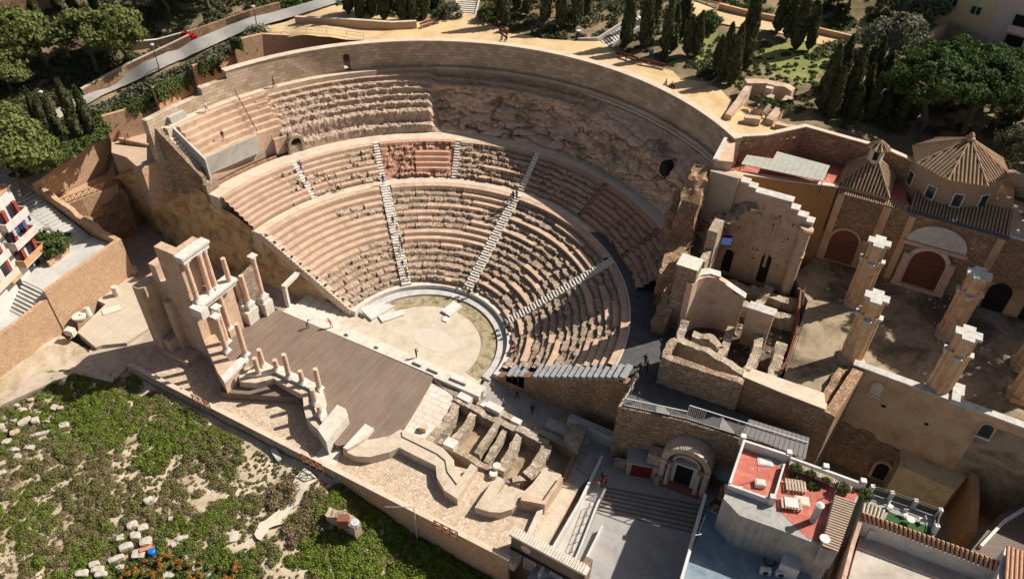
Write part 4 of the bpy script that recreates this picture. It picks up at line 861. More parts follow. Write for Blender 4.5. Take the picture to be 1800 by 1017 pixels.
# right passage floor
m = MB(); m.prism([(11, 0.0), (12.6, -1.3), (30.6, -1.3), (30.6, -4.8), (36, -4.2), (36, -6.5), (27, -6.2), (19, -5.7), (12.2, -5.5), (11, -3)], -1.3, 0.02); structure('passage_ground', m, M_mottle('passage_slabs', [(0.20, 0.18, 0.16), (0.32, 0.29, 0.26), (0.40, 0.37, 0.33)], .5, .3))
m = MB(); m.wall([(12.2, -5.3), (19, -5.5), (25.5, -6.0)], 0.8, -1.6, 0.35, -1); tag(m.build('passage_kerb', [PALERUB]), 'low rubble kerb wall between the shaded passage and the understage ruins', 'wall')
m = MB(); bl(m, 21.5, 27.5, -5.2, -3.6, 0, 0.5); bl(m, 24, 35.5, -3.9, -2.9, 0, 2.0); tag(m.build('ledge', [CONC]), 'long grey concrete ledge at the foot of the deck wall', 'ledge')
# white lattice balustrade of the deck
rl = thing('deck_railing', 'white metal railing of slanted bars in panels along the viewing deck', 'railing', (40, -3, Z1))
rp = [np.array((31.0, -4.62)), np.array((37.8, -3.05)), np.array((50.4, -1.85))]
def railing(p, q, z0, z1, npan, par, h0=None):
    L = np.linalg.norm(q-p); d = (q-p)/L; m = MB()
    m.beam((*p, z1), (*q, z1), .09, .09); m.beam((*p, z0+.1), (*q, z0+.1), .07, .07)
    pl = L/npan
    for k in range(npan):
        s = p+d*pl*k; sl = [0.0, 0.9, -0.9, 0.35][k % 4]; m.beam((*s, z0), (*s, z1), .08, .08)
        nb = int(pl/0.2)
        for i in range(nb+1):
            u = pl*i/nb; u2 = min(pl, max(0, u+sl*(z1-z0))); 
            if abs(u2-u-sl*(z1-z0)) > 1e-6: f = abs((u2-u)/(sl*(z1-z0))) if sl else 1
            else: f = 1
            if f > .12: m.beam((*(s+d*u), z0+.1), (*(s+d*u2), z0+.1+(z1-z0-.1)*f), .05, .05)
    m.build('panel', [WHITE], par)
railing(rp[0], rp[1], Z1, Z1+1.25, 4, rl); railing(rp[1], rp[2], Z1, Z1+2.3, 7, rl)
m = MB(); m.beam((30.95, -4.6, Z1+1.25), (30.9, -0.4, Z1+1.25), .07, .07)
for i in range(5): m.beam((30.93, -4.6+i*1.05, Z1), (30.93, -4.6+i*1.05, Z1+1.25), .06, .06)
m.build('side_rail', [WHITE], rl)
dc = thing('deck_canopy', 'grey ribbed sheet roof over the end of the viewing deck', 'canopy', (47.5, -1.5, Z1))
m = MB(); q_ = ats([(1317, 736), (1423, 769), (1416, 806), (1304, 762)], 11.2); m.prism(q_, 11.1, 11.2)
for i in range(13):
    t = (i+.5)/13; p = np.array(q_[0])*(1-t)+np.array(q_[1])*t; r = np.array(q_[3])*(1-t)+np.array(q_[2])*t; m.beam((*p, 11.23), (*r, 11.23), .09, .07)
m.build('sheet', [M_plain('grey_sheet', (0.16, 0.145, 0.14), .1, 1, .6)], dc)
m = MB()
for p in q_: m.beam((p[0]*.98+47.5*.02, p[1]*.9-.15, Z1), (p[0]*.98+47.5*.02, p[1]*.9-.15, 11.1), .1, .1)
m.build('post', [IRON], dc)
# church platform
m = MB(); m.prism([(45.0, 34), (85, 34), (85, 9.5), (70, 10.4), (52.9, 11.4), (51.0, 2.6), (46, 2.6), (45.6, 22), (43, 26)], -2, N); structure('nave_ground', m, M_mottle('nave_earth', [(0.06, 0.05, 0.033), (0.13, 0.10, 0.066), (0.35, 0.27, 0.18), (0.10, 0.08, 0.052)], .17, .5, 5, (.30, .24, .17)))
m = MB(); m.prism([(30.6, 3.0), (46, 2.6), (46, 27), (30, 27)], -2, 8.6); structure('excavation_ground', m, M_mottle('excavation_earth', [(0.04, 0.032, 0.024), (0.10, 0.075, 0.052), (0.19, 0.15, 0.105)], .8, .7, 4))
cr = thing('church_ruin', 'roofless old church ruin with tall stepped coping wall, curved apse and rubble foundations', 'church ruin', (38, 15, 8.6))
m = MB(); m.rough([(32.9, 0.55), (37, 0.6), (42.2, 0.9)], 0.9, 7, [13.3, 13.4, 13.4], 1, .5, .14, .25, 3); m.rough([(32.9, 0.7), (32.6, 3.2), (33.0, 5.0)], .9, 7, [13.2, 13.4, 13], -1, .5, .14, .5, 4); m.build('front_wall', [BIGSTONE], cr)
m = MB(); m.rough([(42.0, 2.0), (46.5, 2.2), (51.0, 2.5)], 0.75, 7, [13.4, 12.9, 12.5], 1, .5, .08, .12, 9); m.build('terrace_wall', [RUBBLE], cr)
m = MB(); m.wall([(41.9, 1.95), (46.5, 2.15), (51.1, 2.45)], .95, [13.42, 12.93, 12.53], [13.55, 13.06, 12.66], 1); m.build('coping', [WALK], cr)
m = MB(); bl(m, 34.2, 42.2, 1.55, 2.3, 8, 12.6); m.rough([(33.7, 4.6), (37.5, 4.2), (41.8, 4.0)], 1.0, 8, [13.2, 13.0, 12.2], 0, .5, .15, .35, 12); m.build('inner_wall', [PALERUB], cr)
bl_ = MB(); bl_.prism([(41.9, 2.9), (51, 3.2), (50.5, 5.2), (42.5, 5.0)], 8, 12.3); bl_.build('terrace', [WALK], cr)
m = MB(); bl(m, 30.45, 33.0, 10.4, 12.75, 6, 19); m.build('apse_pier', [BIGSTONE], cr)
m = MB(); bl(m, 30.4, 33.05, 10.35, 12.8, 19, 19.15); m.build('apse_pier_top', [PALE], cr)
m = MB(); ap = [(32.9, 10.0), (33.2, 11.3), (33.9, 12.4), (34.9, 13.1), (36.1, 13.5), (37.4, 13.6), (38.7, 13.7)]; apz = [17.2, 17.2, 17.1, 16.9, 16.2, 15.0, 14.7]
m.wall(ap, 0.8, 8.2, apz, 1); m.build('apse_wall', [PEACH], cr)
m = MB(); m.wall([(32.8, 11.0), (33.3, 12.1), (34.2, 13.0), (35.4, 13.4)], 1.1, [17.2, 17.2, 17.1, 16.8], [17.4, 17.4, 17.3, 17.0], 1); m.wall([(36.0, 13.4), (38.8, 13.6)], .95, [16.0, 14.72], [16.15, 14.9], 1); m.build('white_coping', [LIME], cr)
m = MB(); bl(m, 32.2, 33.0, 14.2, 22.5, 10, 17.8); bl(m, 32.0, 33.2, 17.0, 20.0, 9, 20.5); m.build('cross_wall', [PALERUB], cr)
m = MB(); bl(m, 39.6, 42.6, 12.4, 13.6, 8, 14.5); m.build('pier_stump', [PEACH], cr)
m = MB(); bl(m, 39.5, 42.7, 12.3, 13.7, 14.5, 14.7); m.build('white_coping', [LIME], cr, label='white slab on the square pier stump')
m = MB(); m.rough([(33.0, 9.6), (33.1, 7.6), (34.0, 5.9), (35.6, 5.0), (37.6, 4.8)], .9, 8, [11.8, 11.2, 11.4, 11.6, 11.2], 0, .35, .2, .4, 77); m.build('apse_ring_wall', [PALERUB], cr)
FW = [([(34.5, 9), (36.5, 9.3), (38, 8)], 1.0, 11), ([(38.2, 12.5), (38.6, 8.5), (38.3, 5)], .9, 11), ([(41.5, 13), (42.2, 9), (42, 5)], 1.0, 11.2), ([(44.5, 12), (44.8, 5.5)], 1.2, 11.4), ([(37, 18), (45, 18.4)], 1.2, 10.4), ([(40, 18), (40.5, 23)], 1.0, 10.4), ([(34.5, 21.5), (44.5, 22.5)], 1.4, 10.0)]
for k, (p, w_, z) in enumerate(FW): MB().rough(p, w_, 8, z, 0, .4, .22, .6, 80+k).build('foundation_wall', [PALERUB], cr)
# apse rubble left of the pier + ivy is added with the plants
m = MB(); m.rough([(31.0, 8.5), (31.2, 14.2)], 1.8, 8.0, [11.8, 14.6], 1, .5, .4, .9, 33); m.rough([(31.0, 14.0), (30.4, 17.5), (29.8, 20.6)], 3.2, 8.0, [14.4, 15.2, 16.8], 1, .5, .4, .8, 34); m.rough([(29.6, 19.6), (29.4, 22.2), (29.2, 24.8)], 2.4, 8.0, [20.5, 23.0, 24.2], 1, .5, .55, 1.0, 35); m.rough([(27.4, 20.6), (27.0, 25.2)], 1.8, 8.0, [16.5, 20.5], 1, .5, .6, 1.3, 36); m.build('rubble_flank', [RUBBLE], cr)
# tall stepped wall
yw = 24.9
tops = [(29.3, 24.2), (33.2, 24.0), (33.3, 23.4), (34.3, 23.4), (34.4, 23.0), (35.3, 23.0), (35.4, 22.5), (40.0, 22.3), (40.05, 21.6), (41.0, 21.6), (41.05, 20.9), (42.2, 20.9), (42.25, 20.4), (43.1, 20.4)]
m = MB(); pl_ = [(t[0], yw) for t in tops]
m.wall(pl_, 1.1, 7.5, [t[1] for t in tops], 1); m.build('stepped_wall', [PEACH], cr)
m = MB()
for (x0, z), (x1, _) in zip(tops[2::2], tops[3::2]): bl(m, x0-.05, x1+.05, yw-.12, yw+1.22, z, z+.28)
m.build('white_coping', [LIME], cr, label='stepped white slabs on the tall wall')
m = MB()
for x in (33.4, 36.6, 38.9): bl(m, x-.18, x+.18, yw-.16, yw, 12, 20.0); bl(m, x-.35, x+.35, yw-.3, yw, 19.2, 19.8)
m.lathe((42.5, yw-.35, 9), [(.75, 0), (.75, 10), (.95, 10.4), (.95, 10.8), (.75, 11)], 14); bl(m, 41.9, 43.3, yw-.9, yw+.5, 15.2, 15.7); m.build('pilaster', [PEACH], cr)
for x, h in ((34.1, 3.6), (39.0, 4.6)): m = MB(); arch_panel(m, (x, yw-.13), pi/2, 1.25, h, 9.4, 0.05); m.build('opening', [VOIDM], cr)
r_ = random.Random(4)
for i in range(46):
    x, z = r_.uniform(33.6, 41.5), r_.uniform(12, 21.2); s_ = r_.uniform(.06, .15); m = MB(); m.lathe((0, 0, 0), [(s_, 0), (s_, .01)], 7)
    b = len(m.v)-14
    for j in range(14): v = m.v[b+j]; m.v[b+j] = (x+v[0], yw-.012-v[2], z+v[1])
    m.build('putlog_hole', [VOIDM], cr)
m = MB(); bl(m, 29.3, 33.0, yw-.6, yw, 16.5, 24.25); m.build('square_tower_face', [M_brick('pale_ashlar', (0.42, 0.33, 0.245), (0.49, 0.4, 0.3), (0.3, 0.23, 0.17), .9, .5, .012, .4)], cr)
m = MB(); bl(m, 29.2, 32.9, 23.0, yw-.6, 12, 16.3); m.build('lean_to', [RUBBLE], cr)
m = MB(); m.prism([(32.9, 22.2), (34.2, 22.8), (34.0, 24.6), (32.7, 24)], 15.3, 15.5); m.prism([(33.6, 18.8), (34.8, 19.2), (34.6, 20.8), (33.4, 20.3)], 17.6, 17.75); m.build('blue_sheet', [M_plain('blue_tarp', (0.02, 0.035, 0.11), .1, 2, .5)], cr)
# walls of the upper court behind
uc = thing('upper_court', 'walled red-floored roof court of the church with a grey sheet canopy', 'terrace', (42, 33, 20))
m = MB(); m.prism([(29.0, 31.0), (30.4, 31.4), (31.6, 25.9), (29.4, 25.2)], 12, 25.4); m.build('thick_wall', [PEACH], uc)
m = MB(); m.prism([(28.9, 31.1), (29.3, 31.2), (29.8, 25.1), (29.2, 24.9)], 25.4, 25.7); m.build('wall_coping', [LIME], uc)
m = MB(); m.wall([(30.3, 31.8), (33.8, 34.3), (37.9, 39.2), (43.4, 39.1), (48.1, 39.4), (52.0, 38.4)], .55, 18, [25.7, 25.7, 25.8, 25.6, 25.3, 25.0], 1); m.build('parapet_wall', [RUBBLE], uc)
m = MB(); m.wall([(30.25, 31.7), (33.75, 34.2), (37.9, 39.1), (43.4, 39.0), (48.1, 39.3), (52.0, 38.3)], .75, [25.7, 25.7, 25.8, 25.6, 25.3, 25.0], [25.85, 25.85, 25.95, 25.75, 25.45, 25.15], 1); m.build('coping', [WALK], uc)
m = MB(); m.prism([(30.5, 27), (44.2, 32.4), (53, 33), (52, 38.5), (37.9, 39.2), (33.7, 34.3), (30.4, 31.5)], 11, 21.6); m.build('floor', [REDROOF], uc)
m = MB(); m.wall([(31.8, 28.0), (38, 29.6), (44.3, 31.4)], .6, 9, 22.6, 1); m.build('front_wall', [M_rubble('ochre_rubble', [(0.30, 0.16, 0.06), (0.42, 0.24, 0.10), (0.36, 0.2, .08)], (0.38, 0.24, 0.12), 3.5, .6)], uc)
m = MB(); m.wall([(31.7, 27.9), (38, 29.5), (44.4, 31.3)], .8, 22.6, 22.75, 1); m.build('front_coping', [WALK], uc)
q_ = ats([(1303, 288), (1313, 272), (1359, 279), (1366, 266), (1459, 291), (1446, 318)], 23.6)
m = MB(); m.prism(q_, 23.5, 23.6)
for i in range(14): t = (i+.5)/14; p = np.array(q_[0])*(1-t)+np.array(q_[5])*t; r = np.array(q_[1])*(1-t)+np.array(q_[4])*t; m.beam((*p, 23.62), (*(p+(r-p)*.92), 23.62), .07, .05)
m.build('canopy_sheet', [M_mottle('grey_green_sheet', [(0.30, 0.30, 0.25), (0.40, 0.40, 0.34)], 1.2, .1)], uc)
m = MB()
for p in (q_[0], q_[1], q_[3], q_[4], q_[5]): m.tube((p[0], p[1], 21.6), (p[0], p[1], 23.5), .05)
m.build('canopy_post', [IRON], uc)
# church: front wall with doors, roofs, drum
ch = thing('church', 'brown stone church front with red arched doors and an eight-sided tiled drum roof', 'church', (58, 36, N))
yf = 32.2
m = MB(); m.wall([(44.5, yf), (86, yf-0.4)], 1.0, 6, 21.6, 1); m.build('front_wall', [RUBBLE], ch)
for q in ((44, 50.2, .06, 15.5), (64.5, 74, .35, 15)): m = MB(); bl(m, q[0], q[1], yf-q[2], yf+.2, 9, q[3]); m.build('plaster_base', [OCHRE], ch)
for q in ((53.5, 54.3, .25, 21), (63.5, 64.4, .3, 21.2), (50.3, 51.3, .2, 21.4), (44.6, 45.5, .25, 21.5)): m = MB(); bl(m, q[0], q[1], yf-q[2], yf, 9, q[3]); m.build('pilaster', [OCHRE], ch)
for x, w_, h_, par, big in ((47.4, 3.6, 5.2, 'door', 0), (57.7, 4.1, 5.8, 'door', 1)):
    m = MB(); arch_panel(m, (x, yf-.45 if big else yf-.28), pi/2, w_, h_, N+.35, 0.0); d_o = m.build('door', [WOODD], ch)
    m = MB()
    for k in range(6): bl(m, x-w_/2+.1, x+w_/2-.1, (yf-.45 if big else yf-.28)-.05, (yf-.45 if big else yf-.28), N+.7+k*.62, N+.8+k*.62)
    m.build('batten', [WOODD], d_o)
    m = MB(); arch_ring(m, (x, yf-.55 if big else yf-.32), pi/2, w_, h_, .55 if big else .3, .6, N+.3); m.build('door_surround', [MARBLE if big else OCHRE], ch)
for x, w_ in ((52.2, .9), (66.6, 2.6), (71.2, 3.0)):
    m = MB(); arch_panel(m, (x, yf-.5), pi/2, w_, 4.2 if w_ > 1 else 2.3, N+.1, 0); m.build('arched_opening', [VOIDM], ch)
m = MB(); bl(m, 54.6, 55.4, yf-.9, yf-.3, N, N+5.0); bl(m, 60.0, 60.8, yf-.9, yf-.3, N, N+5.0); bl(m, 53.9, 61.5, yf-.75, yf-.1, 17.3, 17.75); bl(m, 54.5, 60.9, yf-1.0, yf, N, N+.3); m.build('portal_frame', [PINKM], ch)
tym = [(54.2, 17.8)]+[(57.7-3.5*cos(pi*i/14), 17.8+2.9*sin(pi*i/14)) for i in range(1, 14)]+[(61.2, 17.8)]
m = MB(); n = len(tym); m.add([(x, y_, z) for y_ in (yf-.45, yf-.05) for x, z in tym], [tuple(range(n))[::-1], tuple(range(n, 2*n))]+[(i, (i+1) % n, n+(i+1) % n, n+i) for i in range(n)]); m.build('tympanum', [M_mottle('white_relief', [(0.40, 0.36, 0.33), (0.58, 0.54, 0.5), (0.66, 0.62, 0.58)], 1.4, .8, 3)], ch)
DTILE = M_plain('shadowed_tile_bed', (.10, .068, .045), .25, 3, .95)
def tile_quad(mb, A, B, C, D, sp=.3, r=.1, mi=0):
    """tiled plane: A,B eave (left to right), C,D ridge above B and A; ribs run from eave to ridge"""
    A, B, C, D = [np.array(p, float) for p in (A, B, C, D)]
    mb.add([A, B, C, D], [(0, 1, 2, 3)], 1)
    nrm = np.cross(B-A, D-A); nrm /= np.linalg.norm(nrm)
    if nrm[2] < 0: nrm = -nrm
    e = (B-A)/np.linalg.norm(B-A); n = max(2, int(np.linalg.norm(B-A)/sp))
    for i in range(n):
        t = (i+.5)/n; p = A+(B-A)*t-nrm*.02; q = D+(C-D)*t-nrm*.02
        vs = [b+e*r*cos(a)+nrm*r*1.1*sin(a) for b in (p, q) for a in (0, pi/4, pi/2, 3*pi/4, pi)]
        mb.add(vs, [(k, k+1, 5+k+1, 5+k) for k in range(4)]+[(0, 1, 2, 3, 4), (9, 8, 7, 6, 5)], mi)
    return mb
def tile_cone(mb, ring_, apex, sp=.3, r=.1):
    n = len(ring_); ap = np.array(apex, float)
    for k in range(n):
        A, B = np.array(ring_[k], float), np.array(ring_[(k+1) % n], float)
        mb.add([A, B, ap], [(0, 1, 2)], 1); nrm = np.cross(B-A, ap-A); nrm /= np.linalg.norm(nrm); nrm = nrm if nrm[2] > 0 else -nrm
        e = (B-A)/np.linalg.norm(B-A); mid = (A+B)/2; up = ap-mid; m_ = max(2, int(np.linalg.norm(B-A)/sp))
        for i in range(m_):
            t = (i+.5)/m_; p = A+(B-A)*t; f = 1-abs(2*t-1); f = max(.04, min(f, .96)); q = p+up*f
            vs = [b+e*r*cos(a)+nrm*(r*1.1*sin(a)-.02) for b in (p, q) for a in (0, pi/4, pi/2, 3*pi/4, pi)]
            mb.add(vs, [(j, j+1, 5+j+1, 5+j) for j in range(4)]+[(0, 1, 2, 3, 4), (9, 8, 7, 6, 5)])
        mb.tube(A+nrm*.05, ap+nrm*.05, .14, .1, 6)
    return mb
ez = 25.9
oc = (57.0, 39.8); R8 = 5.9
r8 = [(oc[0]+R8*cos(radians(a)), oc[1]+R8*sin(radians(a)), ez) for a in (-100, -55, -10, 35, 80, 125, 170, 215)]
m = MB(); m.prism([(oc[0]+(R8-.45)*cos(radians(a)), oc[1]+(R8-.45)*sin(radians(a))) for a in np.arange(-100, 260, 22.5)], 20.5, ez-.05); m.build('drum', [M_brick('drum_brick', (0.36, 0.235, 0.155), (0.42, 0.28, 0.19), (0.40, 0.3, 0.21), .5, .2, .02, .3, (.3, .2, .13), .4)], ch)
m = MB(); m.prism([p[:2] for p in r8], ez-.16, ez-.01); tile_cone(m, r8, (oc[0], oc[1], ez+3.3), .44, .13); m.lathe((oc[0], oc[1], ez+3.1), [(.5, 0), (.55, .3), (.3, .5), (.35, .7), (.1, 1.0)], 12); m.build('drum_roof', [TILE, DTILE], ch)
for a in (-113, -80, -46, -150):
    c = (oc[0]+(R8-.45)*cos(radians(a)), oc[1]+(R8-.45)*sin(radians(a)))
    m = MB(); m.box((*c, 0), (.22, 1.25, 2.0), radians(a), z0=22.4); f_ = m.build('drum_window', [WHITE], ch)
    m = MB(); m.box((c[0]+.1*cos(radians(a)), c[1]+.1*sin(radians(a)), 0), (.08, .95, 1.65), radians(a), z0=22.6); m.build('pane', [GLASS], f_)
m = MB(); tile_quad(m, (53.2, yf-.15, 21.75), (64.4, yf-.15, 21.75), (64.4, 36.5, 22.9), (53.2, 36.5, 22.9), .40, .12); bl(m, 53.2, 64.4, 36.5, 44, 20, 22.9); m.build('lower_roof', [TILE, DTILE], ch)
m = MB(); bl(m, 53.0, 64.6, yf-.45, yf-.2, 21.55, 21.85); m.build('gutter', [M_plain('blue_gutter', (.04, .065, .11), .1, 2, .5)], ch)
pz = 22.3; pb = [(44.1, 32.7, pz), (50.5, 32.6, pz), (50.6, 39.2, pz), (44.3, 39.3, pz)]
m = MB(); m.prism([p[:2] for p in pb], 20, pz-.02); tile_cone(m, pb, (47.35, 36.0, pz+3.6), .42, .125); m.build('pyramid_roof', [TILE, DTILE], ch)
ln = thing('roof_lantern', 'small white lantern with a fluted tile cap on the pyramid roof', 'lantern', (47.35, 36.0, pz+3.2)); ln.name = 'roof_lantern'
m = MB(); m.lathe((47.35, 36, pz+2.2), [(.9, 0), (.9, 2.5), (.85, 2.55)], 8); m.build('body', [WHITE], ln)
m = MB(); tile_cone(m, [(47.35+1.35*cos(2*pi*i/10), 36+1.35*sin(2*pi*i/10), pz+4.7) for i in range(10)], (47.35, 36, pz+5.7), .4, .12); m.build('cap', [TILE, DTILE], ln)
m = MB(); m.box((47.35, 35.15, 0), (.6, .2, 1.1), 0, z0=pz+3.3); m.build('opening', [VOIDM], ln)
m = MB(); tile_quad(m, (44.5, yf-.35, 21.6), (53.0, yf-.35, 21.6), (53.0, yf+.6, 21.95), (44.5, yf+.6, 21.95), .28, .11); m.build('eave_tiles', [TILE, DTILE], ch)
m = MB(); bl(m, 64.6, 90, yf+.6, 46, 12, 21.4); m.build('flat_roof', [M_mottle('pink_terrace', [(0.50, 0.34, 0.24), (0.6, 0.44, 0.33)], .6, .1)], ch)
m = MB(); m.rough([(62.5, 44), (68, 42.5), (78, 40.5)], .8, 20, [24.5, 23.5, 23], 0, .5, .2, .6, 5); m.rough([(66, 39), (74, 37)], 1.0, 21, 22.6, 0, .5, .25, .5, 6); m.build('roof_wall', [PALERUB], ch)
m = MB(); m.wall([(64.5, yf-.1), (86, yf-.5)], .5, 21.4, 21.75, 1); m.build('front_coping', [WHITE], ch)
# nave piers: cruciform, clustered shafts, white capitals
def pier(x, y, rz, label, top=20.9):
    t = thing('nave_pier', label, 'pier', (x, y, N), 'cross-shaped piers of the roofless nave', rz)
    def cross(a, w): return [(-w, -a), (w, -a), (w, -w), (a, -w), (a, w), (w, w), (w, a), (-w, a), (-w, w), (-a, w), (-a, -w), (-w, -w)]
    L = lambda P: [(px+x, py+y) for px, py in P]
    m = MB(); m.prism(L(cross(1.35, 1.0)), N-.3, N+.7); m.build('base', [PEACH], t)
    m = MB(); m.prism(L(cross(1.0, .55)), N+.7, top-.35)
    for a in range(8):
        for s_ in ((.72, .72), (-.72, .72), (.72, -.72), (-.72, -.72)): pass
    for sx, sy in ((.62, .62), (-.62, .62), (.62, -.62), (-.62, -.62), (1.0, .0), (-1.0, 0), (0, 1.0), (0, -1.0)):
        h = top-3.2-N if abs(sx*sy) < .1 else top-2.4-N
        m.lathe((x+sx, y+sy, N+.7), [(.3, 0), (.3, h-.7), (.26, h-.68)], 10)
    m.build('shaft', [M_mottle('pier_stone', [(0.34, 0.19, 0.085), (0.56, 0.35, 0.185), (0.64, 0.46, 0.29), (.42, .25, .125)], .7, .4, 5)], t)
    for sx, sy in ((1.05, 0), (-1.05, 0), (0, 1.05), (0, -1.05)):
        m = MB(); m.box((x+sx, y+sy, 0), (.85, .85, .3), 0, z0=top-2.95); m.lathe((x+sx, y+sy, top-3.4), [(.28, 0), (.42, .45)], 8); m.build('capital', [LIME], t)
    m = MB(); m.prism(L(cross(1.3, .62)), top-.35, top); m.build('top_slab', [LIME], t)
    return t
for (bx, by), lb in zip((at(1494, 631, N), at(1502, 532, N), at(1664, 589, N), at(1704, 585, 20.9), (70.5, 22.4), (70.2, 16.8)),
        ('cross-topped nave pier standing in the sunlit patch beside the ruin terrace', 'cross-topped nave pier directly in front of the big church portal, at its left', 'cross-topped nave pier right of the big church portal, in deep shade', 'cross-topped nave pier close behind the ochre wall, in the sunlit strip', 'nave pier at the right picture edge, farther from the ochre wall', 'nave pier at the right picture edge, close behind the ochre wall')):
    pier(bx, by, 0, lb)
# ochre wall
ow = thing('ochre_wall', 'huge ochre plastered retaining wall with white coping, round holes and mossy rubble foot', 'wall', (62, 11, -3))
wp = [at(1503, 641, 12.4), at(1680, 708, 12.4), at(1800, 755, 12.4)]; wp = [(wp[0][0], 11.2), (63.6, 10.7), (86, 9.9)]
OSH = lambda x: 11.2-(x-52.6)*0.042
m = MB(); m.wall(wp, 1.0, 2.5, 12.4, 1); m.build('plaster', [OCHRE], ow)
m = MB(); m.rough([(p[0]-.02, p[1]-.12) for p in wp], .9, -4, [3.8, 1.5, -1.5], 1, .6, .12, .9, 14); m.build('rubble_foot', [RUBBLE], ow)
m = MB(); m.wall([(wp[0][0]-.2, wp[0][1]-.15), (62.9, OSH(62.9)-.15)], 1.0, 12.4, 12.62, 1); m.wall([(64.0, OSH(64)-.15), (86, 9.75)], .95, 12.3, 12.55, 1); bl(m, 62.9, 64.1, 10.4, 13.4, 12.3, 13.0); m.build('coping', [LIME], ow)
for x, op in ((55.9, 'bricked'), (67.4, 'open')):
    c = (x, OSH(x)-.04); m = MB(); arch_ring(m, (c[0], c[1]-.08), pi/2, 1.2, 2.0, .22, .2, 9.2); w_ = m.build('window', [OCHRE], ow, label='blocked arched window' if op == 'bricked' else 'open arched window with dark pane')
    m = MB(); arch_panel(m, c, pi/2, 1.2, 2.0, 9.2, -.03); m.build('pane', [HC if op == 'bricked' else GLASS], w_)
    m = MB(); bl(m, c[0]-.8, c[0]+.8, c[1]-.2, c[1], 9.0, 9.2); m.build('sill', [WHITE], w_)
for x, z in ((53.6, 8.3), (57.3, 8.1), (62.1, 7.9)):
    m = MB(); m.lathe((0, 0, 0), [(.3, 0), (.3, .02)], 14); m.v = [(x+v[0], OSH(x)-.02-v[2], z+v[1]*.75) for v in m.v]; m.build('round_hole', [VOIDM], ow)
m = MB(); m.prism([(61.2, 8.2), (67.2, 7.6), (68.6, 11), (61.0, 11.2)], -4, 2.6); m.build('mossy_block', [M_mottle('mossy_plaster', [(0.20, 0.165, 0.07), (0.50, 0.37, 0.20), (0.60, 0.46, 0.28), (0.26, 0.22, 0.10)], .5, .5, 5)], ow)
c = (60.2, OSH(60.2)-.35); m = MB(); arch_ring(m, (c[0], c[1]-.3), pi/2, 1.5, 3.0, .35, .8, -3.2); m.build('low_arch', [PEACH], ow)
m = MB(); arch_panel(m, c, pi/2, 1.5, 3.0, -3.2, -.15); m.build('low_opening', [VOIDM], ow)
m = MB(); m.wall([(68.3, 11), (69.0, 7.4), (69.6, 4.5)], .9, -4, [3.6, 2.4, .6], 1); tag(m.build('brick_edge_wall', [M_brick('orange_edge_brick', (.42, .22, .1), (.5, .28, .13), (.4, .25, .14), .6, .2, .02, .3)]), 'orange brick wall running down from the ochre wall beside the dark plank roof', 'wall')
m = MB(); m.wall([(51.0, 2.6), (52.7, 11.2)], 1.2, -3, [12.2, 12.3], -1); m.rough([(50.6, 2.4), (52.0, 10.5)], .8, -3, [11.5, 12], 1, .6, .2, .6, 21); tag(m.build('side_wall', [RUBBLE]), 'rubble side wall between the ruin terrace and the ochre wall', 'wall')

rr = random.Random(8)
m = MB()
for i in range(150):
    x, y = rr.uniform(33.5, 45), rr.uniform(5, 23.5); q = rr.uniform(.12, .38); m.box((x, y, 0), (q, q*rr.uniform(.6, 1), q*.7), rr.uniform(0, 3), z0=8.58)
o = m.build('loose_rubble', [PALERUB]); o['kind'] = 'stuff'
m = MB()
for i in range(70):
    a = rr.uniform(0, 6.28); bx, by = rr.choice([(52.3, 13.5), (50.9, 25), (62.2, 24), (62, 13.6), (46.3, 24.5), (55, 31), (60.6, 31)]); q = rr.uniform(.1, .3); d = rr.uniform(1.4, 2.4); m.box((bx+d*cos(a), min(31.5, by+d*sin(a)), 0), (q, q*.8, q*.6), a, z0=N-.02)
o = m.build('loose_rubble', [PALE]); o['kind'] = 'stuff'
rw_ = thing('site_railing', 'dark rail fence edging the open excavation beside the nave floor', 'railing', (45.6, 14, N))
m = MB(); pts = [(45.5, 6.0), (46.1, 10), (46.0, 15), (45.2, 20), (44.6, 24)]
for p in pts: m.tube((*p, N-.3), (*p, N+1.1), .05)
for h in (.4, .75, 1.08): m.path([(*p, N+h) for p in pts], .03)
m.build('rail', [IRON], rw_)
m = MB(); m.wall([(45.2, 6), (45.75, 10), (45.65, 15), (44.9, 20), (44.3, 24)], .35, 8, N+.15, 0); m.build('kerb', [RUST], rw_)
# ------------------------------------------------------------------ PLAZA, PORTAL, HOUSES at the lower right
PLZ = M_mottle('plaza_paving', [(0.24, 0.225, 0.205), (0.33, 0.31, 0.285), (0.38, 0.36, 0.335)], .4, .15, 9)
STEPD = M_mottle('plaza_step', [(0.24, 0.21, 0.185), (0.33, 0.295, 0.26), (0.38, 0.34, 0.30)], .9, .2)
P2 = lambda *p: [tuple(np.array(q)) for q in p]
m = MB(); m.prism([(28.6, -2.9), (44.5, -2.2), (43.0, -5.7), (31.0, -9.3), (27.6, -8.6)], -3, 0.0); structure('plaza', m, PLZ)
a0, a1 = np.array((31.0, -9.3)), np.array((43.1, -5.7)); b0, b1 = np.array((31.2, -12.2)), np.array((43.6, -9.3))
for i in range(6):
    t0, t1 = i/6, 1.0
    p = [a0+(b0-a0)*t0, a1+(b1-a1)*t0, b1, b0]
    if i: pass
m = MB()
for i in range(7):
    t0, t1 = i/7, (i+1)/7
    m.prism([tuple(a0+(b0-a0)*t0), tuple(a1+(b1-a1)*t0), tuple(a1+(b1-a1)*t1), tuple(a0+(b0-a0)*t1)], -3, -.01-.17*i)
    m.prism([tuple(a0+(b0-a0)*(t1-.045)), tuple(a1+(b1-a1)*(t1-.045)), tuple(a1+(b1-a1)*(t1+.006)), tuple(a0+(b0-a0)*(t1+.006))], -.4-.17*i, -.006-.17*i, 1)
structure('plaza_steps', m, [STEPD, M_mottle('step_edge', [(.14, .12, .10), (.20, .175, .15)], 1, .2)])
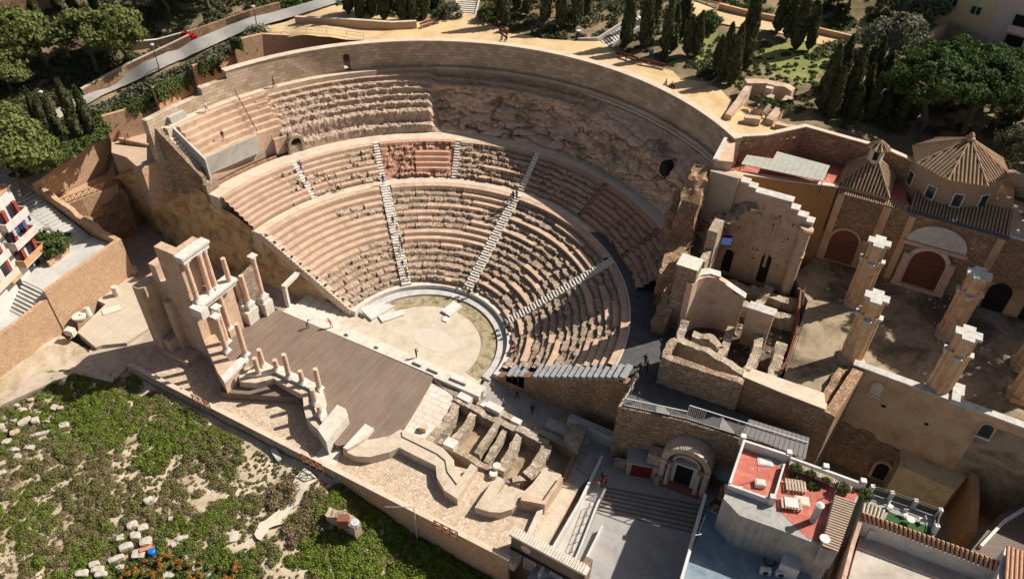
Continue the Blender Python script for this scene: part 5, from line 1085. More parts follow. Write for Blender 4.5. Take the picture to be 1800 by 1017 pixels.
m = MB(); m.prism([(31.2, -12.2), (43.6, -9.3), (46, -14), (46, -34), (28, -34), (29, -16)], -3, -1.15); structure('plaza', m, PLZ)
rp_ = thing('access_ramp', 'pale ramp with white side walls and thin dark rails beside the plaza steps', 'ramp', (31, -14, -1))
def sl(mb, pts, zs, zb): return mb.prism(pts, zb, zs)
r_in = ats([(1062, 801), (1050, 858), (1027, 905), (1000, 962), (990, 1000)], -0.3); r_l = ats([(1059, 806), (1040, 845), (1020, 886), (975, 966), (955, 1010)], -0.2)
m = MB(); pL = [at(1060, 805, .6), at(1020, 887, .3), at(974, 966, -.2), at(950, 1010, -.4)]
m.wall(pL, .3, -3, [1.0, .7, .2, -.1], -1); m.build('side_wall', [WHITE], rp_)
pM = [at(1066, 858, .5), at(1052, 884, .2), at(1020, 965, -.3), at(1008, 992, -.5)]
m = MB(); m.wall(pM, .2, -3, [.55, .2, -.4, -.6], -1); m.build('middle_wall', [WHITE], rp_)
m = MB(); m.wall([at(1061, 924, -.1), at(1028, 990, -.4), at(1012, 1020, -.6)], .25, -3, [-.1, -.4, -.6], -1); m.build('outer_wall', [WHITE], rp_)
m = MB(); sl(m, [pL[0], pM[0], pM[1], pM[2], pM[3], pL[3], pL[2], pL[1]], [0.02, 0.02, -.2, -1.0, -1.1, -1.1, -1.0, -.4], -3); m.build('surface', [M_mottle('ramp_paving', [(.42, .38, .33), (.53, .49, .44)], .6, .1)], rp_)
m = MB()
for off in (0.9, 2.0):
    pts = []
    for k in range(8):
        t = k/7; p = np.array(pM[1])*(1-t)+np.array(pM[3])*t; q = np.array(pL[1])*(1-t)+np.array(pL[3])*t; c = p+(q-p)/np.linalg.norm(q-p)*off*.5; z = -.3-.8*t; pts.append((c[0], c[1], z+.95)); m.tube((c[0], c[1], z), (c[0], c[1], z+.95), .03)
    m.path(pts, .035)
m.build('rail', [IRON], rp_)
PATHM = M_mottle('beige_path', [(.40, .32, .235), (.53, .44, .34), (.58, .49, .38)], .7, .25, 6, (.42, .25, .15))
m = MB(); m.prism([*ats([(990, 842), (1017, 857), (962, 956), (925, 945)], -.1)], -2, -0.1); structure('path', m, PATHM)
m = MB(); m.prism(ats([(1012, 792), (1048, 800), (1055, 820), (1018, 857), (990, 843)], -.2), -2, -.2); structure('path', m, PLZ)
m = MB(); m.prism(ats([(1017, 857), (1040, 845), (975, 966), (962, 956)], -1.2), -3, -1.2); structure('planting_strip', m, EARTH)
m = MB(); m.wall(ats([(987, 835), (958, 886), (930, 941)], 1.2), .5, -2, [1.3, 1.2, .6], -1); tag(m.build('path_wall', [PALE]), 'pale wall along the beige path between podium block and ramp', 'wall')
m = MB(); m.wall([at(1012, 790, .3), at(990, 838, .5)], .35, -2, .8, 1); tag(m.build('passage_wall', [RUBBLE]), 'thin brown wall between the trench ruins and the shaded path', 'wall')
kb = thing('red_kiosk', 'small dark kiosk with red panel front beside the portal', 'kiosk', (*at(1120, 840, 0), 0))
c = at(1121, 836, 0); ag = radians(16)
m = MB(); m.box((c[0], c[1]+1.2, 0), (3.6, 2.4, 2.3), ag, z0=0); m.build('body', [OCHRE], kb)
m = MB(); m.box((c[0], c[1]+1.2, 0), (3.9, 2.7, .15), ag, z0=2.3); m.build('roof', [PLZ], kb)
m = MB(); m.box((c[0]+.3, c[1]-.02, 0), (2.4, .1, 1.9), ag, z0=.1); m.build('panel', [M_plain('red_panel', (.16, .012, .018), .2, 2, .6)], kb)
m = MB(); m.box((c[0]+2.2, c[1]+.2, 0), (.7, .5, 1.2), ag, z0=0); m.build('side_wall', [PALERUB], kb); m = MB(); m.box((c[0]-2.3, c[1]+.2, 0), (1.6, .6, 1.3), ag, z0=0); m.build('side_wall', [PALERUB], kb)
# carved portal with barrel hood
pt = thing('carved_portal', 'carved pale stone church portal under a rounded barrel hood on the plaza', 'portal', (39.4, -4.6, 0))
pc = np.array((39.35, -5.3)); pa = radians(90+4)
pd = np.array((cos(pa), sin(pa))); pt_ = np.array((-sin(pa), cos(pa)))
CARV = M_mottle('carved_stone', [(.34, .24, .17), (.52, .41, .31), (.62, .53, .43)], 1.1, .6, 6)
def pb_(mb, u, v, w_, d_, z0, h): return mb.box((pc[0]+pt_[0]*-u+pd[0]*v, pc[1]+pt_[1]*-u+pd[1]*v, 0), (w_, d_, h), pa-pi/2, z0=z0)
m = MB(); arch_panel(m, (pc[0]+pd[0]*.9, pc[1]+pd[1]*.9), pa, 5.6, 6.6, 0, 0); m.build('back_wall', [CARV], pt)
m = MB(); arch_ring(m, (pc[0]-pd[0]*.1, pc[1]-pd[1]*.1), pa, 4.3, 6.2, .75, 2.6, 0, 18); m.build('barrel_hood', [CARV], pt)
m = MB(); arch_panel(m, (pc[0]+pd[0]*.6, pc[1]+pd[1]*.6), pa, 1.9, 3.4, .3, 0); m.build('doorway', [VOIDM], pt)
m = MB(); arch_ring(m, (pc[0]+pd[0]*.3, pc[1]+pd[1]*.3), pa, 2.9, 4.9, .22, .5, .3, 14); pb_(m, -1.2, .5, .45, .5, .3, 3.4); pb_(m, 1.2, .5, .45, .5, .3, 3.4); pb_(m, 0, .5, 2.9, .55, 3.6, .35); m.build('inner_frame', [PALE], pt)
for u in (-1.75, 1.75):
    m = MB(); q = pc-pt_*u-pd*.15; m.lathe((q[0], q[1], 0), [(.34, 0), (.34, .6), (.24, .7), (.21, 3.4), (.36, 3.8), (.36, 3.95)], 12); m.build('column', [CARV], pt)
for u in (-2.5, 2.5):
    m = MB(); pb_(m, u, .2, .5, .9, 0, 3.9); pb_(m, u, .15, .75, 1.0, 3.9, .35); m.build('pilaster', [PINKM], pt)
m = MB(); pb_(m, 0, -.35, 4.6, .9, 0, .16); pb_(m, 0, 0, 3.6, .8, .15, .16); m.build('red_step', [M_plain('red_step', (.30, .11, .075), .15, 2)], pt)
m = MB(); pb_(m, -3.6, .6, 1.6, 1.4, 0, 4.2); m.build('side_block', [PALERUB], pt)
# screen wall with dentil cornice at the bottom edge
sg = thing('screen_wall', 'brown screen wall with toothed pale cornice, round opening and white windows at the bottom edge', 'wall', (30, -24, -6))
g0, g1 = np.array(at(899, 938, 2.6)), np.array(at(1028, 1007, 2.6)); gd = (g1-g0)/np.linalg.norm(g1-g0); gn = np.array((-gd[1], gd[0])); GL = float(np.linalg.norm(g1-g0)); ga = math.atan2(gd[1], gd[0])
m = MB(); m.wall([tuple(g0), tuple(g1)], .7, -7, 2.3, 1); m.wall([tuple(g1-gd*.4), tuple(g1-gd*.4+gn*2)], .8, -7, 2.3, 0); m.build('masonry', [M_brick('brown_brick', (.20, .12, .085), (.25, .16, .115), (.28, .2, .15), .5, .16, .02, .3)], sg)
m = MB(); m.wall([tuple(g0-gd*.2-gn*.15), tuple(g1+gd*.2-gn*.15)], 1.0, 2.3, 2.65, 1); m.build('cornice', [PALE], sg)
m = MB()
for i in range(27):
    c = g0+gd*(GL*(i+.5)/27)+gn*.35; m.box((*c, 0), (.17, 1.15, .14), ga, z0=2.65)
m.build('dentil', [PALE], sg)
m = MB(); m.wall([tuple(g0-gn*.08), tuple(g1-gn*.08)], .1, .0, .25, -1); m.build('band', [IRON], sg)
c = g0+gd*1.85-gn*.02; m = MB(); m.lathe((0, 0, 0), [(.62, 0), (.62, .05)], 22); m.v = [(c[0]+gd[0]*v[0]-gn[0]*v[2], c[1]+gd[1]*v[0]-gn[1]*v[2], 1.25+v[1]) for v in m.v]; m.build('round_opening', [M_plain('pink_panel', (.62, .42, .33), .1, 1)], sg)
for u in (2.4, 5.6, 8.6):
    c = g0+gd*u-gn*.04; m = MB(); m.box((*c, 0), (1.5, .1, 2.2), ga, z0=-2.6); f_ = m.build('window', [WHITE], sg); m = MB(); m.box((*(c-gn*.04), 0), (1.1, .1, 1.9), ga, z0=-2.5); m.build('pane', [M_mottle('window_blind', [(.3, .26, .22), (.5, .45, .4)], 3, .1)], f_)
# terrace house
th_ = thing('terrace_house', 'grey-walled house with red painted roof terraces and white parapets beside the plaza', 'house', (48, -9, -1))
HT = 10.2
TA = ats([(1303, 783), (1376, 822), (1357, 885), (1278, 857)], HT); TB = ats([(1376, 822), (1386, 812), (1512, 858), (1463, 958), (1420, 945), (1357, 885)], HT)
GW = M_streak('grey_render', (.29, .275, .255), (.40, .385, .36), (.15, .14, .13), .7)
foot = ats([(1303, 779), (1385, 808), (1515, 858), (1470, 968), (1357, 925), (1300, 905), (1272, 875)], HT)
m = MB(); m.prism(foot, -2, HT-.02); m.build('wall', [GW], th_)
m = MB(); m.prism(TA, HT-.3, HT); m.build('terrace_floor', [REDROOF], th_); m = MB(); m.prism(TB, HT-.3, HT+.004); m.build('terrace_floor', [REDROOF], th_)
tin = lambda p: p
m = MB(); m.wall([TA[3], TA[0], at(1383, 809, HT)], .25, HT-.2, [HT+.9, HT+1.1, HT+1.1], -1); m.wall([TA[3], TA[2]], .22, HT-.2, HT+.8, -1); m.wall([TA[1], TA[2]], .18, HT-.2, HT+.75, 0); m.wall([at(1386, 812, HT), at(1512, 858, HT)], .25, HT-.2, HT+1.0, -1); m.build('parapet', [WHITE], th_)
for px in ((1303, 778), (1383, 806), (1447, 830), (1512, 856), (1354, 884)):
    c = at(*px, HT); m = MB(); m.box((*c, 0), (.55, .55, 1.35), .3, z0=HT-.1); m.build('parapet_post', [WHITE], th_)
m = MB(); q_ = ats([(1468, 869), (1506, 879), (1474, 968), (1444, 959)], HT+1.2)
tile_quad(m, (*q_[0], HT+1.2), (*q_[3], HT+1.2), (*q_[2], HT+1.0), (*q_[1], HT+1.0), .3, .1); m.build('ribbed_roof', [M_plain('tan_ribbed_sheet', (.46, .35, .25), .15, 1), DTILE], th_)
m = MB(); m.prism(q_, HT-2, HT+.95); m.build('stair_room', [GW], th_)
lower = ats([(1245, 893), (1300, 914), (1372, 947), (1440, 968), (1420, 1040), (1195, 1040), (1200, 1010)], 5.0)
m = MB(); m.prism(lower, -2, 5.0); m.build('lower_roof', [M_mottle('lower_roof_shade_blue', [(.12, .17, .21), (.19, .245, .28), (.30, .325, .335)], .5, .1)], th_)  # pale roof coloured blue: the tone of its shade is painted in
m = MB(); m.wall([at(1243, 868, 5.8), at(1222, 945, 5.8), at(1196, 1035, 5.8)], .3, -1.2, 5.8, -1); m.build('side_parapet', [WHITE], th_)
def clutter(name, label, cat, mats_parts, loc, group=None):
    t = thing(name, label, cat, loc, group)
    for nm, mb, mt in mats_parts: mb.build(nm, [mt], t)
    return t
WOODP = M_plain('pallet_wood', (.42, .34, .25), .2, 4)
for px, lb, rz in (((1397, 857), 'wooden pallet bench farther from the front edge on the red terrace', .33), ((1389, 888), 'wooden pallet table with a pale top nearer the front edge of the red terrace', .33)):
    c = at(*px, HT); m = MB()
    for k in range(7): o = rot2(-.9+.3*k, 0, rz); m.box((c[0]+o[0], c[1]+o[1], 0), (.2, 1.4, .08), rz, z0=HT+.42)
    m2 = MB()
    for sx in (-.85, .85):
        for sy in (-.55, .55): o = rot2(sx, sy, rz); m2.box((c[0]+o[0], c[1]+o[1], 0), (.12, .12, .42), rz, z0=HT)
    prt = [('slats', m, WOODP), ('legs', m2, WOODP)]
    if 'table' in lb:
        m3 = MB(); m3.box((*c, 0), (1.3, 1.1, .06), rz, z0=HT+.51); prt.append(('top', m3, WHITE))
    clutter('pallet_table' if 'table' in lb else 'pallet_bench', lb, 'table' if 'table' in lb else 'bench', prt, (*c, HT))
c = at(1428, 915, HT); m = MB(); m.tube((*c, HT), (*c, HT+2.6), .32, .32, 16); m2 = MB(); m2.lathe((*c, HT+2.6), [(.4, 0), (.42, .12), (.1, .3)], 16); clutter('chimney_pipe', 'fat grey round chimney pipe with a pale cap on the red terrace', 'chimney', [('pipe', m, STEEL), ('cap', m2, WHITE)], (*c, HT))
for i, (px, s_) in enumerate((((1399, 824), 1.5), ((1425, 834), 1.7), ((1452, 845), 1.4), ((1480, 858), 1.6))):
    c = at(px[0], px[1], HT+.3); m = MB(); m.box((*c, 0), (s_, .55, .55), -.02+.3*0, z0=HT+.3); m2 = MB(); m2.box((*c, 0), (s_-.14, .42, .06), 0, z0=HT+.82)
    clutter('planter_box', ['pale planter box nearest the middle parapet post', 'pale planter box second along the terrace parapet', 'pale planter box third along the terrace parapet', 'pale planter box farthest right along the terrace parapet'][i], 'planter', [('trough', m, PALE), ('soil', m2, EARTH)], (*c, HT+.3), 'planters along the terrace parapet')
def ac(px, z, lb):
    c = at(*px, z); t = thing('air_conditioner', lb, 'air conditioner', (*c, z), 'air conditioners on the lower roof'); m = MB(); m.box((*c, 0), (1.0, .45, .8), .35, z0=z+.15); m.build('case', [WHITE], t)
    m = MB(); f = np.array(rot2(0, -.24, .35)); cc = np.array(c)+f; m.lathe((0, 0, 0), [(.3, 0), (.3, .03), (.12, .05)], 14); a_ = .35; m.v = [(cc[0]+v[0]*cos(a_)+v[2]*sin(a_), cc[1]+v[0]*sin(a_)-v[2]*cos(a_), z+.55+v[1]) for v in m.v]; m.build('fan', [IRON], t)
    m = MB()
    for sx in (-.35, .35): o = rot2(sx, 0, .35); m.box((c[0]+o[0], c[1]+o[1], 0), (.08, .45, .15), .35, z0=z)
    m.build('foot', [IRON], t)
ac((1343, 1008), 5.0, 'white air conditioner left of the pair on the lower roof'); ac((1370, 1012), 5.0, 'white air conditioner right of the pair on the lower roof')
c = at(1353, 985, 5); m = MB()
for i in range(16):
    a, b = 2*pi*i/16, 2*pi*(i+1)/16; m.tube((c[0]+.55*cos(a), c[1]+.55*sin(a), 5.06), (c[0]+.55*cos(b), c[1]+.55*sin(b), 5.06), .06, .06, 6)
tag(m.build('hose_coil', [IRON]), 'coiled dark hose lying on the lower roof near the air conditioners', 'hose')
vb = thing('vent_shaft', 'white walled vent shaft with dark grille between the terrace and lower roof', 'vent', (*at(1405, 970, 5), 5))
m = MB(); m.prism(ats([(1390, 940), (1424, 952), (1406, 1003), (1372, 990)], 7), 4.8, 7.0); m.build('shaft', [M_plain('pale_grey_render', (.5, .5, .49), .1, .8)], vb); m = MB(); m.prism(ats([(1398, 950), (1414, 956), (1409, 970), (1393, 964)], 7.03), 6.9, 7.04); m.build('grille', [IRON], vb)
m = MB(); m.path([(*at(1378, 940, 7), 7.6), (*at(1395, 932, 7), 7.8), (*at(1408, 938, 7), 7.6), (*at(1408, 938, 7), 6.8)], .28, 12); tag(m.build('duct', [STEEL]), 'bent silver duct at the corner of the vent shaft', 'duct')
for px, px2, lb in (((1466, 868), (1485, 842), 'thin bent metal antenna pole leaning over the red terrace'),):
    p, q = at(*px, HT), at(*px2, HT+2.5); m = MB(); m.path([(*p, HT), (*p, HT+1.9), (q[0], q[1], HT+2.6)], .05); tag(m.build('antenna_pole', [STEEL]), lb, 'pole')
c = at(1275, 823, 3.0); t = thing('blue_parasol', 'blue-grey parasol standing in the gap between portal and terrace house', 'parasol', (*c, 0)); m = MB(); m.lathe((*c, 2.6), [(1.5, 0), (1.5, .03), (.8, .4), (.1, .65)], 10); m.build('canopy', [M_plain('blue_cloth', (.22, .32, .36), .1, 1)], t); m = MB(); m.tube((*c, 0), (*c, 3.2), .04); m.build('pole', [STEEL], t)
for k, (pts, r, lb) in enumerate((
  ([(1250, 897, 6.0), (1300, 925, 5.6), (1372, 950, 7.2)], .03, 'slack pale cable crossing the blue-grey lower roof'),
  ([(1303, 960, 5.05), (1308, 935, 5.05), (1310, 918, 6.4)], .04, 'thin white pipe standing against the grey wall above the lower roof'),
  ([(1240, 905, 5.9), (1228, 935, 5.9), (1233, 938, 7.2), (1222, 940, 7.2)], .05, 'bent white vent pipe on the side parapet of the lower roof'),
  ([(1424, 947, 6.2), (1428, 935, 8.5), (1446, 933, 8.5)], .07, 'grey bent flue pipe between the vent shaft and ribbed roof'),
  ([(1385, 873, HT+.05), (1387, 850, HT+2.4), (1380, 846, HT+2.4)], .035, 'thin clothes-line pole on the red terrace left of the pallets'),
  ([(1330, 842, HT+.05), (1332, 822, HT+2.2)], .035, 'thin post in the middle of the left red terrace'))):
    q = [(*at(x, y, z), z) for x, y, z in pts]; tag(MB().path(q, r, 8).build('cable' if k == 0 else 'pipe', [WHITE if k in (0, 1, 2) else STEEL]), lb, 'cable' if k == 0 else 'pipe')
for k, (px, z, s3, lb) in enumerate((((1335, 852), HT, (1.0, .8, .5), 'pale plastic crate on the left red terrace'), ((1345, 812), HT, (1.6, 1.0, .08), 'white sheet lying at the back of the left red terrace'), ((1410, 880), HT, (1.4, 1.1, .06), 'pale mat lying beside the pallet table'), ((1290, 860), HT, (1.8, 1.0, .05), 'pale worn panel lying at the front corner of the left red terrace'), ((1385, 1000), 5.0, (1.2, .8, 1.0), 'grey equipment box beside the vent shaft'), ((1425, 985), 5.0, (.9, .9, 1.3), 'pale water tank box at the foot of the ribbed roof'))):
    c = at(*px, z); m = MB(); m.box((*c, 0), s3, .33, z0=z+.01); m.box((*c, 0), (s3[0]*.8, s3[1]*.8, .05), .33, z0=z+.01+s3[2]); tag(m.build(['crate', 'sheet', 'mat', 'panel', 'equipment_box', 'water_tank'][k], [[PALE, WHITE, HC, PALE, STEEL, WHITE][k]]), lb, ['crate', 'sheet', 'mat', 'panel', 'box', 'tank'][k])
c = at(1447, 952, HT+1.3); dsh = thing('satellite_dish', 'round white satellite dish at the corner of the ribbed roof', 'satellite dish', (*c, HT+1.2)); m = MB(); m.lathe((*c, HT+1.7), [(.05, 0), (.35, .08), (.5, .2), (.48, .22)], 16); m.build('dish', [WHITE], dsh); m = MB(); m.tube((*c, HT+1.0), (*c, HT+1.75), .04); m.build('mast', [STEEL], dsh)
tag(MB().wall([(44.2, -2.6), (43.6, -4.6)], 2.0, -1, 2.3, 1).build('planting_wall', [RUBBLE]), 'low mossy wall between the portal and the terrace house', 'wall')
# tiled-roof neighbour
nb = thing('tiled_house', 'white house with an orange tiled roof strip and a small green roof terrace', 'house', (62, -8, -3))
q0, q1, q2, q3_ = at(1519, 916, 6.6), at(1753, 1004, 6.6), at(1757, 985, 7.5), at(1515, 898, 7.5)
m = MB(); tile_quad(m, (*q0, 6.6), (*q1, 6.6), (*q2, 7.5), (*q3_, 7.5), .42, .16); m.build('tile_roof', [TILEO, DTILE], nb)
m = MB(); m.prism([q0, q1, q2, q3_], -3, 6.55); m.build('wall', [WHITE], nb)
fl = ats([(1516, 925), (1752, 1014), (1745, 1060), (1480, 1060)], 4.3)
m = MB(); m.prism(fl, -3, 4.3); m.build('lower_roof', [M_mottle('gravel_roof', [(.30, .25, .20), (.42, .37, .31), (.55, .50, .43)], .35, .1)], nb)
m = MB(); m.wall([at(1515, 905, 6.5), at(1498, 960, 6.0), at(1478, 1035, 6.0)], .4, -2, [6.9, 6.2, 6.2], 0); m.build('party_wall', [M_mottle('worn_red_wall', [(.35, .15, .09), (.5, .33, .25), (.6, .5, .43)], .8, .2)], nb)
m = MB(); m.box((*at(1536, 933, 5), 0), (1.6, 1.2, 1.6), .38, z0=4.3); m.build('roof_box', [WHITE], nb)
gz = 6.9
m = MB(); m.prism(ats([(1515, 885), (1560, 896), (1636, 923), (1650, 940), (1757, 985), (1515, 898)], gz), -3, gz-.03) if False else m.prism(ats([(1518, 884), (1648, 932), (1640, 945), (1516, 899)], gz), -3, gz); m.build('terrace_block', [GW], nb)
m = MB(); m.prism(ats([(1562, 899), (1640, 927), (1634, 941), (1556, 912)], gz+.03), gz-.1, gz+.03); m.build('artificial_grass', [M_plain('green_turf', (.03, .085, .02), .25, 6)], nb)
m = MB(); q_ = ats([(1516, 884), (1556, 898), (1552, 912), (1514, 899)], gz+.6); tile_quad(m, (*q_[3], gz+.5), (*q_[2], gz+.5), (*q_[1], gz+.8), (*q_[0], gz+.8), .34, .13); m.build('small_tile_roof', [M_tile('pale_tile', (.55, .46, .36), (.68, .58, .46), (.4, .32, .25)), DTILE], nb)
fe = thing('terrace_fence', 'white-posted fence with dark panels round the green roof terrace', 'fence', (*at(1600, 890, gz), gz))
fp = ats([(1528, 866), (1562, 877), (1603, 891), (1646, 907), (1640, 935)], gz)
for i, p in enumerate(fp):
    m = MB(); m.box((*p, 0), (.42, .42, 1.5), .35, z0=gz-.2); m.build('post', [WHITE], fe)
    if i < len(fp)-1: m = MB(); q = fp[i+1]; m.beam((*p, gz+1.3), (*q, gz+1.3), .08, .08); m.beam((*p, gz+.55), (*q, gz+.55), .05, .9); m.build('panel', [M_plain('dark_panel', (.10, .095, .09), .1, 2)], fe)
m = MB(); m.prism(ats([(1516, 880), (1528, 866), (1646, 907), (1648, 932)], gz-.05), -3, gz-.02); m.build('terrace_slab', [GW], nb)
def chair(px, rz, lb):
    c = at(*px, gz); t = thing('garden_chair', lb, 'chair', (*c, gz), 'white garden chairs on the green terrace')
    def B(o, s, z): mm = MB(); w_ = rot2(*o, rz); mm.box((c[0]+w_[0], c[1]+w_[1], 0), s, rz, z0=gz+z); return mm
    B((0, 0), (.5, .5, .05), .42).build('seat', [WHITE], t); B((0, .24), (.5, .06, .5), .47).build('backrest', [WHITE], t)
    for sx in (-.22, .22):
        for sy in (-.22, .22): B((sx, sy), (.05, .05, .42), .03).build('leg', [WHITE], t)
chair((1589, 907), .4, 'white garden chair in the middle of the green terrace'); chair((1563, 893), 1.2, 'white garden chair by the fence at the left of the green terrace'); chair((1618, 917), -1.2, 'white garden chair at the right end of the green terrace')
c = at(1597, 919, gz); t = thing('round_table', 'small round white table between chairs on the green terrace', 'table', (*c, gz)); m = MB(); m.lathe((*c, gz+.7), [(.42, 0), (.42, .04)], 18); m.build('top', [WHITE], t); m = MB(); m.tube((*c, gz), (*c, gz+.7), .05); m.build('leg', [WHITE], t)
m = MB(); q_ = ats([(1706, 968), (1756, 905), (1830, 870), (1830, 990), (1760, 1000)], 3.4); m.prism(q_, 2.9, 3.4); t = thing('plank_roof', 'dark weathered plank roof at the lower right beside the ochre wall', 'roof', (*q_[0], -3)); m.build('planks', [M_planks('grey_planks', (.13, .09, .07), (.18, .13, .1), .3, radians(-25), 6, .02)], t); m = MB(); m.prism(q_, -3, 2.9); m.build('wall', [OCHRE], t)
m = MB(); m.wall([at(1725, 958, 3.9), at(1766, 914, 3.9), at(1800, 893, 3.9), at(1830, 875, 3.9)], .3, 3, 3.9, 0); m.build('kerb', [WHITE], t)
er_ = thing('edge_house', 'white house with an orange barrel-tile roof cut by the lower right corner', 'house', (72, -9, -3))
q_ = ats([(1752, 1020), (1768, 960), (1840, 985), (1840, 1060), (1745, 1060)], 8); m = MB(); m.prism(q_, -3, 7.9); m.build('wall', [WHITE], er_)
qa, qb, qc, qd = at(1768, 959, 8.6), at(1838, 984, 8.6), at(1838, 1065, 7.8), at(1760, 1065, 7.8); m = MB(); tile_quad(m, (*qd, 7.95), (*qc, 7.95), (*qb, 8.7), (*qa, 8.7), .45, .17); m.build('tile_roof', [TILEO, DTILE], er_)
# ------------------------------------------------------------------ HILL, ROAD, PARK
HP_ = np.array([(-66, -1, 18), (-66.8, 5.6, 19), (-61.7, 17.2, 22), (-57, 24, 23.6), (-51.8, 30, 25), (-43, 42, 26.5), (-36, 54, 28), (-30, 66, 30),
    (-20, 47, 25.0), (-8, 47, 25), (5, 46.5, 25), (20, 42, 25), (30, 35, 25), (36, 42, 24.8), (-28, 41, 25.2), (-34, 33, 25), (-38, 33, 25.6), (-33, 36, 25.1), (-26, 52, 25.2), (2, 51, 25.1), (25, 45, 25),
    (8, 70, 28), (22, 70, 27.5), (36, 64, 26.5), (10, 58, 26), (30, 55, 25.6), (-24, 58, 27), (-10, 62, 27.5), (-10, 80, 31), (10, 90, 32), (-30, 80, 33),
    (44, 44, 23.6), (50, 48, 22.4), (60, 52, 22), (66, 44, 21.6), (75, 46, 21.5), (52, 60, 23.5), (62, 62, 23), (48, 78, 26), (64, 75, 25), (80, 75, 25), (40, 95, 30), (90, 110, 32),
    (-76, 18, 25), (-84, 10, 24), (-70, 34, 28), (-60, 46, 29.5), (-90, 25, 29), (-100, 12, 29), (-80, 45, 34), (-50, 60, 32), (-72, 2, 19), (-78, -3, 19), (-90, -4, 21), (-64, -6, 16.5), (-63, 2, 16.5), (-59, 9, 18), (-56, 15, 19.8), (-53, 21, 21.8), (-50, 26, 23.2), (-110, 30, 38), (-68, -9, 15.5), (-60, 6, 16.5)], float)
def Zh(x, y):
    x = np.asarray(x, float); y = np.asarray(y, float)
    d2 = (x[..., None]-HP_[:, 0])**2+(y[..., None]-HP_[:, 1])**2+4.0
    w_ = d2**-1.9
    return (w_*HP_[:, 2]).sum(-1)/w_.sum(-1)
def gt(px, py, f=Zh, z=24.0):
    for _ in range(14):
        x, y = at(px, py, z); z = 0.5*z+0.5*float(f(np.array(x), np.array(y)))
    x, y = at(px, py, z); return (x, y, float(f(np.array(x), np.array(y))))
from mathutils.geometry import tessellate_polygon
def inpoly(X, Y, poly):
    c = np.zeros(X.shape, bool); n = len(poly)
    for i in range(n):
        (x0, y0), (x1, y1) = poly[i], poly[(i+1) % n]
        if y0 == y1: continue
        t = ((y0 > Y) != (y1 > Y)) & (X < (x1-x0)*(Y-y0)/(y1-y0)+x0); c ^= t
    return c
COR = [(-44, -4)]+[pol(44.0, a) for a in range(180, 131, -3)]+[(-33.5, 33.5)]+[tuple(p) for p in OW[3][1][::-1]]+[tuple(p) for p in OW[2][1][::-1]]+[tuple(p) for p in OW[1][1][::-1]]+[tuple(p) for p in OW[0][1][::-1]]+[(-62.2, 3.3), (-62.4, -12), (-44, -12)]
CHP = [(29, 30), (33.9, 34.6), (38.0, 39.4), (43.4, 39.4), (48.1, 39.7), (51.2, 39.0), (51.5, 43), (54, 45.6), (60, 45.6), (62, 42.5), (90, 40), (90, -60), (29, -60)]
gx = np.arange(-125, 112, 0.75); gy = np.arange(-12, 142, 0.75)
GX, GY = np.meshgrid(gx, gy, indexing='ij'); GZ = Zh(GX, GY)+0.12*fbm(np.stack([GX, GY, 0*GX], -1), .5, 2, 2)
F_ = gridfaces(len(gx), len(gy)); cx = GX.ravel()[F_].mean(1); cy = GY.ravel()[F_].mean(1)
keep = ~((np.hypot(cx, cy) < 44.0) & (cy > -13)) & ~inpoly(cx, cy, COR) & ~inpoly(cx, cy, CHP) & ~((cy < -5) & (cx > -62)) & ~((cy < -9.6) & (cx > -80))
def clean(V, F):
    u, inv = np.unique(F.ravel(), return_inverse=True); return V[u], inv.reshape(F.shape)
Vh, Fh = clean(np.stack([GX, GY, GZ], -1).reshape(-1, 3), F_[keep])
def M_hill():
    s = NT('hill_ground'); c = s.ramp(s.noise(.22, 8, .7, dist=.6), [(.3, (.08, .082, .032)), (.42, (.14, .125, .06)), (.52, (.23, .17, .105)), (.62, (.33, .235, .145)), (.72, (.13, .13, .05))])
    return s.out(c, .95, s.bump(s.noise(4, 7, .7), 1.0, .15), .1)
hill = link('hill', fastmesh('hill', Vh, Fh[:, ::-1] if False else Fh, M_hill(), smooth=True)); hill['kind'] = 'structure'
hill.data.flip_normals() if hill.data.polygons[0].normal.z < 0 else None
m = MB(); m.prism(COR[:17]+[tuple(p) for p in OW[3][1][::-1]]+[tuple(p) for p in OW[2][1][::-1]]+[tuple(p) for p in OW[1][1][::-1]]+[(-47, 2.5)], 10, 17.0); structure('outer_passage', m, WBRICK)
m = MB(); m.prism([(-300, -300), (400, -300), (400, 500), (-300, 500)], -9, -8); structure('ground', m, EARTH)
import bmesh
